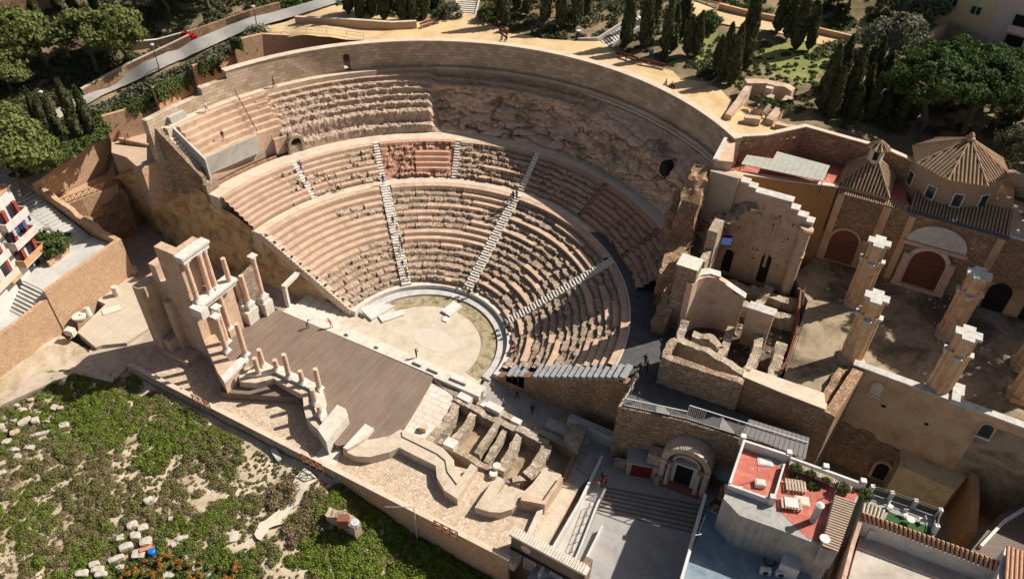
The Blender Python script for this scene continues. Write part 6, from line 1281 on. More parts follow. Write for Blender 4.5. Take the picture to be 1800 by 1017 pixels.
def drape(name, poly, mat, off=0.05, step=1.2, f=Zh, kind='structure', ragged=0.0):
    if ragged:
        Q = []
        for (x0, y0), (x1, y1) in zip(poly, list(poly[1:])+[poly[0]]):
            n = max(1, int(math.hypot(x1-x0, y1-y0)/.35)); Q += [(x0+(x1-x0)*i/n, y0+(y1-y0)*i/n) for i in range(n)]
        A = np.array([(x, y, 0) for x, y in Q]); d1 = fbm(A, .45, 3, 4); d2 = fbm(A, .45, 8, 4); poly = [(x+ragged*a, y+ragged*b) for (x, y), a, b in zip(Q, d1, d2)]
    bm = bmesh.new(); vs = [bm.verts.new((p[0], p[1], 0)) for p in poly]; bm.faces.new(vs)
    xs = [p[0] for p in poly]; ys = [p[1] for p in poly]
    for ax, lo, hi in ((0, min(xs), max(xs)), (1, min(ys), max(ys))):
        t = lo+step
        while t < hi:
            co_ = [0, 0, 0]; no = [0, 0, 0]; co_[ax] = t; no[ax] = 1
            bmesh.ops.bisect_plane(bm, geom=bm.verts[:]+bm.edges[:]+bm.faces[:], plane_co=co_, plane_no=no); t += step
    bmesh.ops.triangulate(bm, faces=bm.faces[:])
    X = np.array([v.co.x for v in bm.verts]); Y = np.array([v.co.y for v in bm.verts]); Z = f(X, Y)+off
    for v, z in zip(bm.verts, Z): v.co.z = z
    for fc in bm.faces:
        if fc.normal.z < 0 or fc.calc_area() == 0: pass
    bmesh.ops.recalc_face_normals(bm, faces=bm.faces[:])
    me = bpy.data.meshes.new(name); bm.to_mesh(me); bm.free(); me.materials.append(mat); boxuv(me); me.polygons.foreach_set('use_smooth', [True]*len(me.polygons))
    if len(me.polygons) and sum(p.normal.z for p in me.polygons) < 0: me.flip_normals()
    o = link(name, me)
    if kind: o['kind'] = kind
    return o
G2 = lambda pts, f=Zh, z=24: [gt(x, y, f, z)[:2] for x, y in pts]
def DN(px, st=14):
    Q = []
    for (x0, y0), (x1, y1) in zip(px, list(px[1:])+[px[0]]):
        n = max(1, int(math.hypot(x1-x0, y1-y0)/st)); Q += [(x0+(x1-x0)*i/n, y0+(y1-y0)*i/n) for i in range(n)]
    return Q
drape('road', G2(DN([(100, 217), (155, 188), (184, 171), (259, 138), (300, 118), (350, 96), (400, 73), (444, 53), (467, 48), (519, 33), (592, 10), (640, -14), (600, -16), (574, 0), (495, 22), (442, 35), (400, 50), (350, 72), (300, 94), (226, 129), (167, 160), (145, 170), (92, 203)])), ASPH, .48)
sand = [pol(44.2, a) for a in range(47, 135, 2)]+G2([(640, 72), (560, 66), (455, 57), (467, 48), (519, 33), (592, 10), (610, 8), (640, 20), (735, 40), (768, 40), (797, 26), (838, 26), (852, 34), (866, 46), (900, 62), (920, 63), (955, 70), (1010, 74), (1055, 74), (1068, 84), (1085, 96), (1110, 105), (1150, 120), (1182, 126), (1196, 140), (1240, 146), (1268, 160), (1285, 180), (1370, 215), (1396, 232)])+[(34.6, 35.8)]
drape('sand_path', sand, SAND, .16)
drape('sand_path', G2([(1196, 30), (1200, 3), (1225, 6), (1262, 20), (1310, 30), (1370, 42), (1440, 60), (1495, 72), (1494, 88), (1430, 78), (1372, 60), (1300, 50), (1262, 42), (1235, 30), (1212, 32)]), SAND, .16)
drape('bare_soil', G2([(930, 12), (985, 8), (985, 30), (930, 38), (915, 25)]), M_mottle('red_soil', [(.22, .12, .07), (.34, .2, .12)], .6, .5), .06)
drape('grass_bank', G2([(1218, 62), (1262, 45), (1262, 60), (1245, 92), (1258, 120), (1240, 128), (1216, 120)]), M_mottle('short_grass', [(.14, .155, .042), (.22, .23, .07), (.29, .27, .11)], 1.5, .5), .08)
drape('grass_bank', G2([(1330, 90), (1420, 70), (1465, 80), (1445, 130), (1410, 150), (1370, 130), (1350, 112)]), bpy.data.materials['short_grass'], .08)
drape('dry_ground', G2([(1610, 60), (1650, 45), (1660, 60), (1630, 75)]), SAND, .06)
def gwall(name, px, w_, h, mat, lb, side=0, cat='wall', f=Zh, cop=None):
    P = [gt(x, y, f) for x, y in px]; m = MB(); m.wall([p[:2] for p in P], w_, min(p[2] for p in P)-1.5, [p[2]+h for p in P], side)
    if cop is None: return tag(m.build(name, [mat]), lb, cat)
    t = thing(name, lb, cat, P[0]); m.build('masonry', [mat], t); m = MB(); m.wall([p[:2] for p in P], w_+.12, [p[2]+h for p in P], [p[2]+h+.1 for p in P], side); m.build('coping', [cop], t); return t
gwall('planter_wall', [(520, 44), (600, 48), (690, 54), (733, 52)], .5, 1.3, WBRICK, 'low brown stone wall holding the cypress bed beside the sandy path', 1, cop=WALK)
gwall('roadside_wall', [(150, 172), (226, 130), (300, 95), (337, 77)], .5, 1.4, RUBBLE, 'brown stone wall along the uphill side of the road below the pines', 1, cop=WALK)
gwall('roadside_wall', [(338, 72), (400, 50), (442, 35), (495, 21)], .6, 1.6, RUBBLE, 'brown stone wall along the uphill side of the road above the red shrub', 1)
gwall('path_wall', [(230, 88), (280, 83), (335, 68)], .4, 1.2, WBRICK, 'thin pale-capped wall beside the upper path right of the two round pines', 1, cop=WHITE)
gwall('path_wall', [(-10, 95), (40, 84), (95, 82)], .4, 1.4, WBRICK, 'thin pale-capped brown wall left of the two round pines', 1, cop=WHITE)
gwall('terrace_wall', [(-10, 40), (60, 25), (105, 18)], .5, 3.2, RUBBLE, 'tall shaded stone wall under the pale path in the top left corner', 1, cop=WALK)
gwall('park_wall', [(1262, 18), (1310, 30), (1370, 42), (1440, 62), (1500, 76)], .5, 1.1, OCHRE, 'low ochre wall on the far side of the upper sandy path', 1)
gwall('boundary_wall', [(1659, 62), (1700, 80), (1768, 112), (1800, 128)], .5, 2.4, PALERUB, 'worn pale boundary wall above the big stone pines at the right', 1)
gwall('boundary_wall', [(1630, 78), (1659, 62)], .5, 1.8, OCHRE, 'short ochre wall meeting the boundary wall left of the stone pines', 1)
gwall('garden_kerb', [(1205, 165), (1250, 150), (1262, 140)], .35, .35, PALERUB, 'low stone kerb at the foot of the cypress bed beside the ring wall path', 1)
# park stairs
s1 = thing('park_stairs', 'short pale stair flight climbing from the sandy path at the top middle', 'stairs', gt(816, 25))
a, b = np.array(gt(797, 26)[:2]), np.array(gt(836, 26)[:2]); zb = gt(816, 26)[2]; up = np.array((-(b-a)[1], (b-a)[0])); up /= np.linalg.norm(up); up = up if up[1] > 0 else -up
m = MB()
for i in range(9): m.prism([tuple(a+up*.55*i), tuple(b+up*.55*i), tuple(b+up*.55*(i+1)), tuple(a+up*.55*(i+1))], zb-2, zb+.17*(i+1))
m.build('step', [PALE], s1)
for p in (a, b): m = MB(); m.wall([tuple(p-up*.1), tuple(p+up*5)], .3, zb-1, [zb+.3, zb+1.9], 0); m.build('side_wall', [PALE], s1)
s2 = thing('park_stairs', 'pale slanting stair with curved parapet climbing between cypresses above the ring wall', 'stairs', gt(1065, 80))
a, b = np.array(gt(1056, 72)[:2]), np.array(gt(1067, 84)[:2]); zb = gt(1062, 78)[2]; e = np.array(gt(1128, 50, z=26)[:2]); L_ = np.linalg.norm(e-(a+b)/2); dv = (e-(a+b)/2)/L_
m = MB(); n = 16
for i in range(n): m.prism([tuple(a+dv*L_*i/n), tuple(b+dv*L_*i/n), tuple(b+dv*L_*(i+1)/n), tuple(a+dv*L_*(i+1)/n)], zb-2, zb+.16*(i+1))
m.build('step', [MARBLE], s2)
m = MB(); m.wall([tuple(a-dv*2.5+np.array((-2.5, .4))), tuple(a-dv*.6), tuple(a+dv*.5), tuple(a+dv*L_)], .3, zb-1, [zb+.3, zb+.7, zb+1.0, zb+3.4], 1); m.build('parapet', [PALE], s2)
m = MB(); m.wall([tuple(b+dv*.2), tuple(b+dv*L_)], .3, zb-1, [zb+.4, zb+2.8], -1); m.build('low_kerb', [PALE], s2)
# park ruin: two vaulted bays
pr = thing('park_ruin', 'low ruined brick chambers with rounded wall ends standing on the sandy path', 'ruin', gt(1330, 195))
def gr(px, z=25): return [gt(x, y)[:2] for x, y in px]
zr = 25.0
m = MB(); m.rough(gr([(1312, 172), (1278, 212)]), .9, zr-1, [zr+2.0, zr+.9], 0, .4, .08, .15, 51); m.rough(gr([(1352, 186), (1328, 205)]), .9, zr-1, [zr+1.7, zr+1.1], 0, .4, .08, .15, 52); m.rough(gr([(1306, 216), (1334, 221)]), 1.0, zr-1, zr+1.1, 0, .4, .06, .1, 53); m.rough(gr([(1382, 192), (1350, 222)]), 1.1, zr-1, [zr+1.8, zr+1.0], 0, .4, .08, .15, 54); m.rough(gr([(1360, 226), (1398, 234)]), .8, zr-1, zr+.7, 0, .4, .06, .1, 56); m.build('chamber_wall', [PEACH], pr)
m = MB(); m.rough(gr([(1308, 172), (1340, 172), (1384, 188)]), 1.4, zr-1, zr+2.3, 1, .4, .12, .25, 55); m.build('back_wall', [PEACH], pr)
m = MB(); m.rough(gr([(1340, 180), (1352, 183)]), .8, zr, zr+2.4, 0, .4, .06, .1, 57); m.build('vault_stub', [WALK], pr)
# benches, bins, lamps, rail
def bench(p0, p1, lb, red=True):
    P, Q = np.array(gt(*p0)), np.array(gt(*p1)); d = (Q-P)[:2]/np.linalg.norm((Q-P)[:2]); nrm_ = np.array((-d[1], d[0])); z = (P[2]+Q[2])/2+.1
    t = thing('park_bench', lb, 'bench', tuple(P), 'benches in the park'); mt = M_plain('bench_wood', (.17, .06, .04), .2, 3) if 'bench_wood' not in bpy.data.materials else bpy.data.materials['bench_wood']
    m = MB(); m.beam((*P[:2], z+.45), (*Q[:2], z+.45), .5, .06); m.build('seat', [mt], t)
    m = MB(); o = nrm_*.28; m.beam((*(P[:2]+o), z+.75), (*(Q[:2]+o), z+.75), .06, .35); m.build('backrest', [mt], t)
    L = np.linalg.norm((Q-P)[:2]); n = max(2, int(L/1.6)+1)
    for i in range(n):
        c = P[:2]+d*L*(i+.1)/(n-.8) if n > 1 else P[:2]; m = MB(); m.box((*c, 0), (.12, .45, .45), math.atan2(d[1], d[0]), z0=z-.05); m.build('leg', [PALE], t)
bench((740, 52), (772, 42), 'long dark red bench beside the shrub left of the short stair'); bench((878, 56), (892, 66), 'dark red bench in tree shade right of the short stair')
bench((1082, 100), (1120, 113), 'long dark red bench under the cypresses above the ring wall, left one'); bench((1125, 115), (1168, 124), 'long dark red bench under the cypresses above the ring wall, right one'); bench((1224, 2), (1262, 14), 'dark red bench on the upper sandy path at the top edge')
def binn(p, lb):
    P = gt(*p); t = thing('litter_bin', lb, 'bin', P, 'litter bins in the park'); m = MB(); m.lathe(P, [(.3, 0), (.36, .9), (.38, .95)], 12); m.build('drum', [M_plain('blue_plastic', (.08, .18, .32), .1, 2, .5) if 'blue_plastic' not in bpy.data.materials else bpy.data.materials['blue_plastic']], t); m = MB(); m.lathe((P[0], P[1], P[2]+.95), [(.4, 0), (.4, .06), (.2, .14)], 12); m.build('lid', [WHITE], t)
binn((1016, 64), 'small blue bin beside the shaded path left of the slanting stair'); binn((1144, 98), 'small blue bin under the cypresses right of the slanting stair')
def lamp(base, top, lb, f=Zh):
    P = gt(*base, f); h = max(3.5, ztop(*top, P[:2])-P[2]); t = thing('street_lamp', lb, 'street lamp', P, 'street lamps along the road')
    m = MB(); m.tube(P, (P[0], P[1], P[2]+h-.3), .09, .05, 8); m.build('pole', [IRON], t); m = MB(); m.lathe((P[0], P[1], P[2]+h-.3), [(.08, 0), (.3, .2), (.34, .42), (.1, .55)], 10); m.build('lantern', [STEEL], t)
lamp((281, 125), (268, 79), 'grey street lamp standing at the middle of the road beside the hedge'); lamp((453, 52), (446, 12), 'grey street lamp at the top end of the hedge where the road meets the sand'); lamp((92, 212), (81, 160), 'grey street lamp among the left cypresses at the lower end of the road')
rp2 = thing('park_rail', 'thin grey metal rail along the top of the long brown retaining wall', 'railing', gt(470, 52)); m = MB(); pts = []
for px, py in ((470, 56), (505, 56), (540, 58), (575, 61), (610, 66), (640, 70)):
    x, y, z = gt(px, py); m.tube((x, y, z), (x, y, z+1.1), .04); pts.append((x, y, z+1.1))
m.path(pts, .035); m.path([(x, y, z-.5) for x, y, z in pts], .025); m.build('rail', [STEEL], rp2)
# far houses at the top right
yh = thing('ochre_house', 'ochre and pink house with white windows at the top right corner', 'house', gt(1700, 60))
yb = [gt(1640, 40), gt(1726, 76), gt(1752, 88), gt(1840, 120)]; zz = 23.5
p = [np.array(q[:2]) for q in yb]; bk = np.array((6, 14.0))
OY = M_plain('ochre_house_wall', (.84, .60, .30), .08, .6); PK = M_plain('pink_house_wall', (.86, .62, .50), .06, .6)
m = MB(); m.prism([tuple(p[0]), tuple(p[1]), tuple(p[1]+bk), tuple(p[0]+bk)], 20, 42); m.build('ochre_wall', [OY], yh)
m = MB(); m.prism([tuple(p[1]+(p[1]-p[0])*.002), tuple(p[3]), tuple(p[3]+bk), tuple(p[1]+bk)], 20, 41.9); m.build('pink_wall', [PK], yh)
d_ = (p[1]-p[0])/np.linalg.norm(p[1]-p[0]); nn2 = np.array((d_[1], -d_[0]))
for px in ((1674, 6), (1716, 19)):
    q0 = None
    best = min(np.linspace(0, 1, 101), key=lambda t: abs((lambda c: (ztop(px[0], px[1], c), at(px[0], px[1], ztop(px[0], px[1], c))))(tuple(p[0]+(p[1]-p[0])*t))[1][0]-(p[0]+(p[1]-p[0])*t)[0]))
    c = p[0]+(p[1]-p[0])*best; zc = ztop(px[0], px[1], tuple(c)); ag = math.atan2(d_[1], d_[0])
    m = MB(); m.box((*c, 0), (1.7, .25, 1.5), ag, z0=zc-.7); w_ = m.build('window', [WHITE], yh)
    for s_ in (-.4, .4):
        m = MB(); o = d_*s_+nn2*.12; m.box((c[0]+o[0], c[1]+o[1], 0), (.62, .08, 1.2), ag, z0=zc-.55); m.build('pane', [GLASS], w_)
for k in range(2):
    c = p[1]+(p[3]-p[1])*(.42); m = MB(); m.box((c[0], c[1], 0), (3.2, 1.0, 1.1), math.atan2(d_[1], d_[0]), z0=25.5+3.2*k); m.build('balcony', [PK], yh)
    m = MB(); m.box((c[0]+nn2[0]*.3, c[1]+nn2[1]*.3, 0), (2.6, .2, 1.6), math.atan2(d_[1], d_[0]), z0=26.7+3.2*k); m.build('balcony_opening', [VOIDM], yh)
sh_ = thing('shed', 'small shed with a bright white sheet roof below the pink house', 'shed', gt(1768, 95)); q = [gt(*t) for t in ((1750, 84), (1772, 70), (1790, 88), (1772, 104))]; m = MB(); m.prism([t[:2] for t in q], 21, 25.2); m.build('wall', [REDROOF], sh_); m = MB(); m.prism([t[:2] for t in q], 25.2, 25.35); m.build('roof', [WHITE], sh_)
# ------------------------------------------------------------------ FOLIAGE
def leafmesh(name, C, N, S, mat, rngl, core=None, asp=1.6, parent=None):
    """leaf-sized quads at centres C with normals N and sizes S"""
    n = len(C); N = N+rngl.normal(0, .55, (n, 3)); N /= np.linalg.norm(N, axis=1)[:, None]+1e-9
    T = np.cross(N, rngl.normal(0, 1, (n, 3))); T /= np.linalg.norm(T, axis=1)[:, None]+1e-9; B = np.cross(N, T)
    a = (S*.5)[:, None]; b = (S*.5*asp)[:, None]
    V = np.stack([C-T*a-B*b*.2, C+B*b*-1.0+N*a*.2, C+T*a-B*b*.2, C+B*b+N*a*.25], 1).reshape(-1, 3)
    F = np.arange(4*n).reshape(n, 4)
    if core is not None:
        cv, cf = core; F = np.concatenate([F, cf+len(V)]); V = np.concatenate([V, cv])
    return fastmesh(name, V, F, mat)
def spindle(prof, n=8):
    V = np.array([(r*cos(2*pi*i/n), r*sin(2*pi*i/n), z) for r, z in prof for i in range(n)])
    F = np.array([(k*n+i, k*n+(i+1) % n, (k+1)*n+(i+1) % n, (k+1)*n+i) for k in range(len(prof)-1) for i in range(n)]); return V, F
def cyp_crown(seed, wide=1.0):
    rg = np.random.default_rng(seed); n = 2600
    t = rg.random(n)**1.1; prof = lambda t: wide*np.clip((np.clip(t/.07, 0, 1)**.4*(.8+.2*np.clip(t/.35, 0, 1)))*(1-t**2.4)**.75, 0.02, 1)
    ph = rg.random(n)*2*pi; lob = 1+.16*np.sin(3*ph+t*9+seed)+.13*np.sin(7*ph-t*21)+.08*np.sin(t*60+seed)
    r = prof(t)*lob*(0.74+.28*rg.random(n)); C = np.stack([r*np.cos(ph), r*np.sin(ph), .04+.96*t], 1)
    N = np.stack([np.cos(ph), np.sin(ph), .12+0*t], 1); S = (.17+.12*rg.random(n))
    C2 = C.copy(); V = None
    me = leafmesh('crown', C*np.array([1, 1, 6.0]), N, S*1.5, CYP, rg, spindle([(.5*wide, .05), (.62*wide, 1.0), (.72*wide, 2.2), (.6*wide, 3.8), (.3*wide, 5.1), (.03, 5.85)]), 2.0)
    return me    # unit: radius ~1, height 6
def clump_crown(seed, K, rad, flat, leaf, mat, nper=130, shell=.55, low=-.35, cs=.34):
    rg = np.random.default_rng(seed); C, N, S = [], [], []
    k = 0
    while k < K:
        d = rg.normal(0, 1, 3); d /= np.linalg.norm(d)
        if d[2] < low: continue
        q = d*(shell+(1-shell)*rg.random()**.6); c = q*np.array([1, 1, flat])*rad; rr = cs*rad*(.65+.6*rg.random()); k += 1
        m_ = int(nper*(.7+.6*rg.random())); o = rg.normal(0, 1, (m_, 3)); o /= np.linalg.norm(o, axis=1)[:, None]; o *= (rr*(.55+.45*rg.random((m_, 1))))
        o[:, 2] *= .75; C.append(c+o); nn = o/rr+d*.4; N.append(nn); S.append(leaf*(.7+.6*rg.random(m_)))
    return leafmesh('crown', np.concatenate(C), np.concatenate(N), np.concatenate(S), mat, rg)
trunk_me = {}
def trunk(kind):
    if kind not in trunk_me:
        m = MB()
        if kind == 'slim': m.tube((0, 0, -.6), (0, 0, 1.0), .16, .13, 8)
        else:
            pts = [(0, 0, -.6), (.08, .03, .25), (-.05, .1, .55), (.05, .05, .85)]
            rr = [.075, .06, .05, .035]
            for a_, b_, r0, r1 in zip(pts[:-1], pts[1:], rr[:-1], rr[1:]): m.tube(a_, b_, r0, r1, 8)
            for an in (0.3, 2.2, 4.3): m.tube((-.05, .1, .55), (.35*cos(an), .35*sin(an), .95), .035, .015, 6)
        me = bpy.data.meshes.new('trunk'); me.from_pydata(m.v, [], m.f); me.materials.append(BARK); boxuv(me); trunk_me[kind] = me
    return trunk_me[kind]
CYM = [cyp_crown(1), cyp_crown(2, .92), cyp_crown(3, 1.05), cyp_crown(4)]
ORD = ['first', 'second', 'third', 'fourth', 'fifth', 'sixth', 'seventh', 'eighth', 'ninth', 'tenth', 'eleventh', 'twelfth', 'thirteenth', 'fourteenth', 'fifteenth', 'sixteenth', 'seventeenth', 'eighteenth', 'nineteenth', 'twentieth', 'twenty-first', 'twenty-second', 'twenty-third', 'twenty-fourth', 'twenty-fifth', 'twenty-sixth', 'twenty-seventh', 'twenty-eighth', 'twenty-ninth', 'thirtieth']
def cypress(base, top, k, label, w_=None, zmin=0):
    P = gt(*base); h = max(4.0, ztop(*top, P[:2])-P[2]); w_ = w_ or max(.75, min(1.35, h*.1))
    t = thing('cypress_tree', label, 'cypress', P, 'cypress trees on the hillside', rz=(k*1.7) % 6.28)
    c = link('crown', CYM[k % 4], t, (0, 0, .35)); c.scale = (w_, w_, (h-.35)/6.0); link('trunk', trunk('slim'), t)
ZONES = {
 'cypress row below the road at the left': [((93, 256), (46, 178)), ((78, 236), (52, 153)), ((104, 238), (82, 172)), ((140, 242), (96, 141)), ((162, 236), (126, 153))],
 'cypresses along the top left edge': [((70, 42), (54, -14)), ((106, 22), (98, -20)), ((133, 24), (127, -18)), ((30, 10), (22, -40)), ((170, 22), (165, -40))],
 'cypresses behind the long low wall at the top': [((614, 26), (612, -60)), ((634, 36), (632, -55)), ((656, 30), (655, -70)), ((676, 38), (672, -60)), ((708, 38), (708, -40)), ((726, 36), (724, -60)), ((747, 34), (745, -50)), ((766, 18), (764, -70)), ((690, 18), (690, -80))],
 'cypresses right of the short stair at the top': [((885, 44), (884, -70)), ((908, 20), (903, -60)), ((926, 28), (924, -40)), ((958, 40), (960, -50)), ((985, 50), (990, -40)), ((1012, 48), (1015, -50)), ((1030, 26), (1033, -60))],
 'cypresses around the slanting stair': [((1100, 82), (1106, -22)), ((1132, 84), (1143, -25)), ((1168, 96), (1174, -6)), ((1180, 92), (1184, 8)), ((1196, 70), (1203, -30)), ((1207, 98), (1212, 26)), ((1148, 50), (1152, -40)), ((1222, 100), (1226, 20))],
 'cypresses on the lawn left of the park ruin': [((1268, 142), (1273, 40)), ((1283, 150), (1291, 42)), ((1302, 128), (1322, -22)), ((1366, 58), (1374, -40)), ((1382, 70), (1392, -30)), ((1397, 88), (1409, -25)), ((1420, 90), (1430, 8)), ((1258, 130), (1262, 62))],
 'dense cypress group left of the stone pines': [((1442, 196), (1462, 76)), ((1458, 208), (1478, 118)), ((1470, 160), (1494, 62)), ((1484, 200), (1506, 72)), ((1496, 214), (1507, 150)), ((1512, 190), (1532, 112)), ((1522, 214), (1538, 126)), ((1545, 216), (1545, 160)), ((1548, 160), (1560, 92)), ((1562, 196), (1578, 100)), ((1578, 222), (1590, 134)), ((1530, 150), (1540, 66)), ((1598, 214), (1604, 150)), ((1588, 180), (1596, 88))]}
kk = 0
for zn, lst in ZONES.items():
    lst = sorted(lst, key=lambda q: q[1][0])
    for i, (b, t_) in enumerate(lst):
        cypress(b, t_, kk, ('leftmost' if i == 0 else ORD[i]+' from the left')+' of the '+zn); kk += 1
PM = {'pine': [clump_crown(11, 46, 1.0, .85, .085, PINE, 150), clump_crown(12, 46, 1.0, .85, .085, PINE, 150)], 'stone': [clump_crown(21, 90, 1.0, .62, .05, DPINE, 150, .7, -.1, .2), clump_crown(22, 90, 1.0, .62, .05, DPINE, 150, .7, -.1, .2)],
      'bush': [clump_crown(31, 26, 1.0, .7, .12, BUSHM, 80, .5, -.1, .36)], 'olive': [clump_crown(41, 40, 1.0, .8, .085, GREYL, 110, .5, -.3)], 'dark': [clump_crown(51, 44, 1.0, .8, .09, CYP, 120)]}
def tree(kind, base, r, zc, label, cat='tree', k=0, group=None, name=None, ground=None):
    """crown of radius r centred zc above the ground at the foot of the trunk"""
    P = gt(*base) if ground is None else ground
    t = thing(name or {'pine': 'pine_tree', 'stone': 'stone_pine', 'bush': 'round_bush', 'olive': 'olive_tree', 'dark': 'dark_tree'}[kind], label, cat, P, group, rz=k*2.1)
    c = link('crown', PM[kind][k % len(PM[kind])], t, (0, 0, zc)); c.scale = (r, r, r)
    tr = link('trunk', trunk('tree'), t); tr.scale = (zc*.9, zc*.9, zc) if zc > 1.5 else (.6, .6, max(.5, zc)); return t
tree('pine', (168, 128), 4.4, 6.2, 'broad round green pine above the road, left one of the bright pair', k=0); tree('pine', (226, 112), 4.2, 5.6, 'broad round green pine above the road, right one of the bright pair', k=1)
tree('pine', (60, 122), 4.6, 5.6, 'round green pine cut by the left picture edge below the path wall', k=1); tree('pine', (20, 165), 3.6, 3.6, 'green pine at the left picture edge above the dark cypresses', k=0)
tree('pine', (30, 312), 5.2, 4.6, 'large bushy pine at the left edge above the street stairs', k=0); tree('pine', (75, 292), 3.2, 2.0, 'low bushy pine on the slope top beside the orange wall', k=1); tree('pine', (15, 250), 3.4, 3.4, 'pale green pine at the left edge left of the cypress row', k=0)
for i, (b, r, zc, lb) in enumerate([((240, 30), 3.6, 6.0, 'dark tree in the shaded wood, left of three above the road'), ((300, 30), 4.0, 6.0, 'dark tree in the shaded wood, middle one of three above the road'), ((370, 14), 4.0, 6.0, 'dark tree in the shaded wood, right of three above the road')]): tree('dark', b, r, zc, lb, k=i)
for i, (b, r, zc, lb) in enumerate([((1612, 232), 6.3, 7.2, 'big dark green stone pine nearest the church roof'), ((1695, 240), 6.0, 7.6, 'big dark green stone pine behind the drum roof'), ((1668, 190), 6.6, 5.6, 'largest stone pine at the back of the group below the boundary wall'), ((1790, 210), 6.0, 5.6, 'stone pine cut by the right picture edge'), ((1745, 200), 5.8, 5.6, 'stone pine between the drum roof and the boundary wall')]): tree('stone', b, r, zc, lb, k=i)
for i, (g_, lb) in enumerate((((73, 40.5, 21.5), 'very tall stone pine beyond the right edge behind the church'), ((79, 36.5, 21.5), 'very tall stone pine farthest beyond the right edge'), ((76, 46, 21.5), 'very tall stone pine beyond the right edge, behind two others'))): tree('stone', None, 6.6, 12.5, lb, k=i, ground=g_)  # unseen pines, added out of view to throw shade on the nave
tree('olive', (1560, 105), 4.3, 3.6, 'grey-green olive tree behind the dense cypress group'); tree('olive', (1600, 40), 4.6, 3.4, 'grey-green tree left of the ochre house', k=1); tree('olive', (1790, 280), 3.4, 2.2, 'grey-green shrub tree at the right edge beyond the drum roof', k=2); tree('dark', (1490, 25), 3.8, 4.5, 'dark tree at the top edge left of the grey-green tree', k=1); tree('dark', (1455, 10), 3.4, 4.0, 'dark tree at the top edge above the dense cypress group', k=2)
tree('bush', None, 2.7, 1.3, 'round dark green bush in the planter beside the white house', 'bush', 0, None, None, (*at(88, 430, 7.4), 6.1)); tree('bush', (1244, 48), 2.2, .8, 'rounded bright bush at the corner of the upper sandy path', 'bush', 1); tree('bush', (860, 34), 1.9, .7, 'grey-green bush right of the short stair', 'bush', 2)
tree('olive', (790, 30), 2.0, .8, 'pale dry shrub between the long bench and the short stair', 'bush', 0, None, 'pale_shrub')
# hedges and undergrowth
def leafband(name, pts, rad, n, leaf, mat, seed, h=None):
    rg = np.random.default_rng(seed); P = np.array(pts, float); seg = np.linalg.norm(P[1:]-P[:-1], axis=1); cum = np.concatenate([[0], np.cumsum(seg)]); t = rg.random(n)*cum[-1]
    C = np.stack([np.interp(t, cum, P[:, i]) for i in range(3)], 1); o = rg.normal(0, 1, (n, 3)); o /= np.linalg.norm(o, axis=1)[:, None]; o[:, 2] = np.abs(o[:, 2])
    lum = 1+.45*fbm(C+o*rad, .8, seed, 2)[:, None]; hh = rad if h is None else h
    C = C+o*np.array([rad, rad, hh])*lum*(.75+.3*rg.random((n, 1)))
    return leafmesh(name, C, o, leaf*(.7+.6*rg.random(n)), mat, rg)
def hedge(px, rad, n, mat, lb, seed, lift=0, h=None, name='hedge', cat='hedge', leaf=.3):
    P = [gt(*q) for q in px]; P = [(x, y, z+lift) for x, y, z in P]
    o = link(name, leafband(name, P, rad, n, leaf, mat, seed, h)); return tag(o, lb, cat)
hedge([(160, 205), (210, 182), (265, 156), (310, 136), (360, 112), (400, 90), (440, 68), (462, 55)], 1.9, 9000, GREYL, 'long clipped grey-green hedge along the lower side of the road', 1, -.3, 1.6)
hedge([(172, 212), (200, 198), (262, 176), (280, 160)], 1.6, 4200, BUSHM, 'ivy mass between the road hedge and the first brown wall block', 2, -.6, 1.6, 'ivy', 'ivy')
def ivy_on(ow, t0, t1, drop, lb, seed, n=900):
    pts, zt = ow[1], ow[2]; rg = np.random.default_rng(seed); a, b = np.array(pts[0]), np.array(pts[-1]); d = (b-a)/np.linalg.norm(b-a); nr = np.array((d[1], -d[0])); t = t0+(t1-t0)*rg.random(n); z = np.interp(t, [0, 1], [zt[0], zt[-1]])+.5-drop*rg.random(n)**1.2*(.5+.5*np.sin(t*17+seed)**2)
    C = np.stack([a[0]+(b-a)[0]*t+nr[0]*(.1+.45*rg.random(n)), a[1]+(b-a)[1]*t+nr[1]*(.1+.45*rg.random(n)), z], 1); N = np.repeat(np.array([[nr[0], nr[1], .4]]), n, 0)
    tag(link('ivy', leafmesh('ivy', C, N, .3*(.7+.6*rg.random(n)), BUSHM, rg)), lb, 'ivy')
ivy_on(OW[0], .55, 1.0, 1.8, 'ivy hanging over the right half of the first brown wall block', 3); ivy_on(OW[1], .0, .95, 3.0, 'ivy curtain covering the second brown wall block', 4, 1500); ivy_on(OW[2], .1, .55, 2.8, 'ivy hanging on the third brown wall block', 5); ivy_on(OW[3], -.02, .06, 3.2, 'ivy strip at the left edge of the long retaining wall', 6, 500)
n = 1500; rg = np.random.default_rng(9); yv = 13+9*rg.random(n); xv = np.interp(yv, [9, 14, 17, 20.5, 23.5], [30.3, 30.6, 29.8, 28.6, 27.6])-.2+1.4*rg.random(n); zv = 8.8+rg.random(n)*np.interp(yv, [9, 14, 17, 20.5, 23.5], [3, 5.5, 6, 8, 11])
tag(link('ivy', leafmesh('ivy', np.stack([xv, yv, zv], 1), np.repeat([[-.8, -.3, .5]], n, 0), .32*(.7+.6*rg.random(n)), CYP, rg)), 'dark ivy covering the rubble flank left of the tall stepped ruin wall', 'ivy')
RB = M_leaf('red_blossom', (.35, .01, .015), (.5, .02, .03), (.6, .05, .07))
P = gt(338, 73); tag(link('red_shrub', leafband('red_shrub', [(P[0]-1.2, P[1]-.3, P[2]+.5), (P[0]+.1, P[1]+.3, P[2]+.5)], .7, 300, .3, RB, 12, .9)), 'bright red flowering shrub at the wall end beside the road', 'shrub')
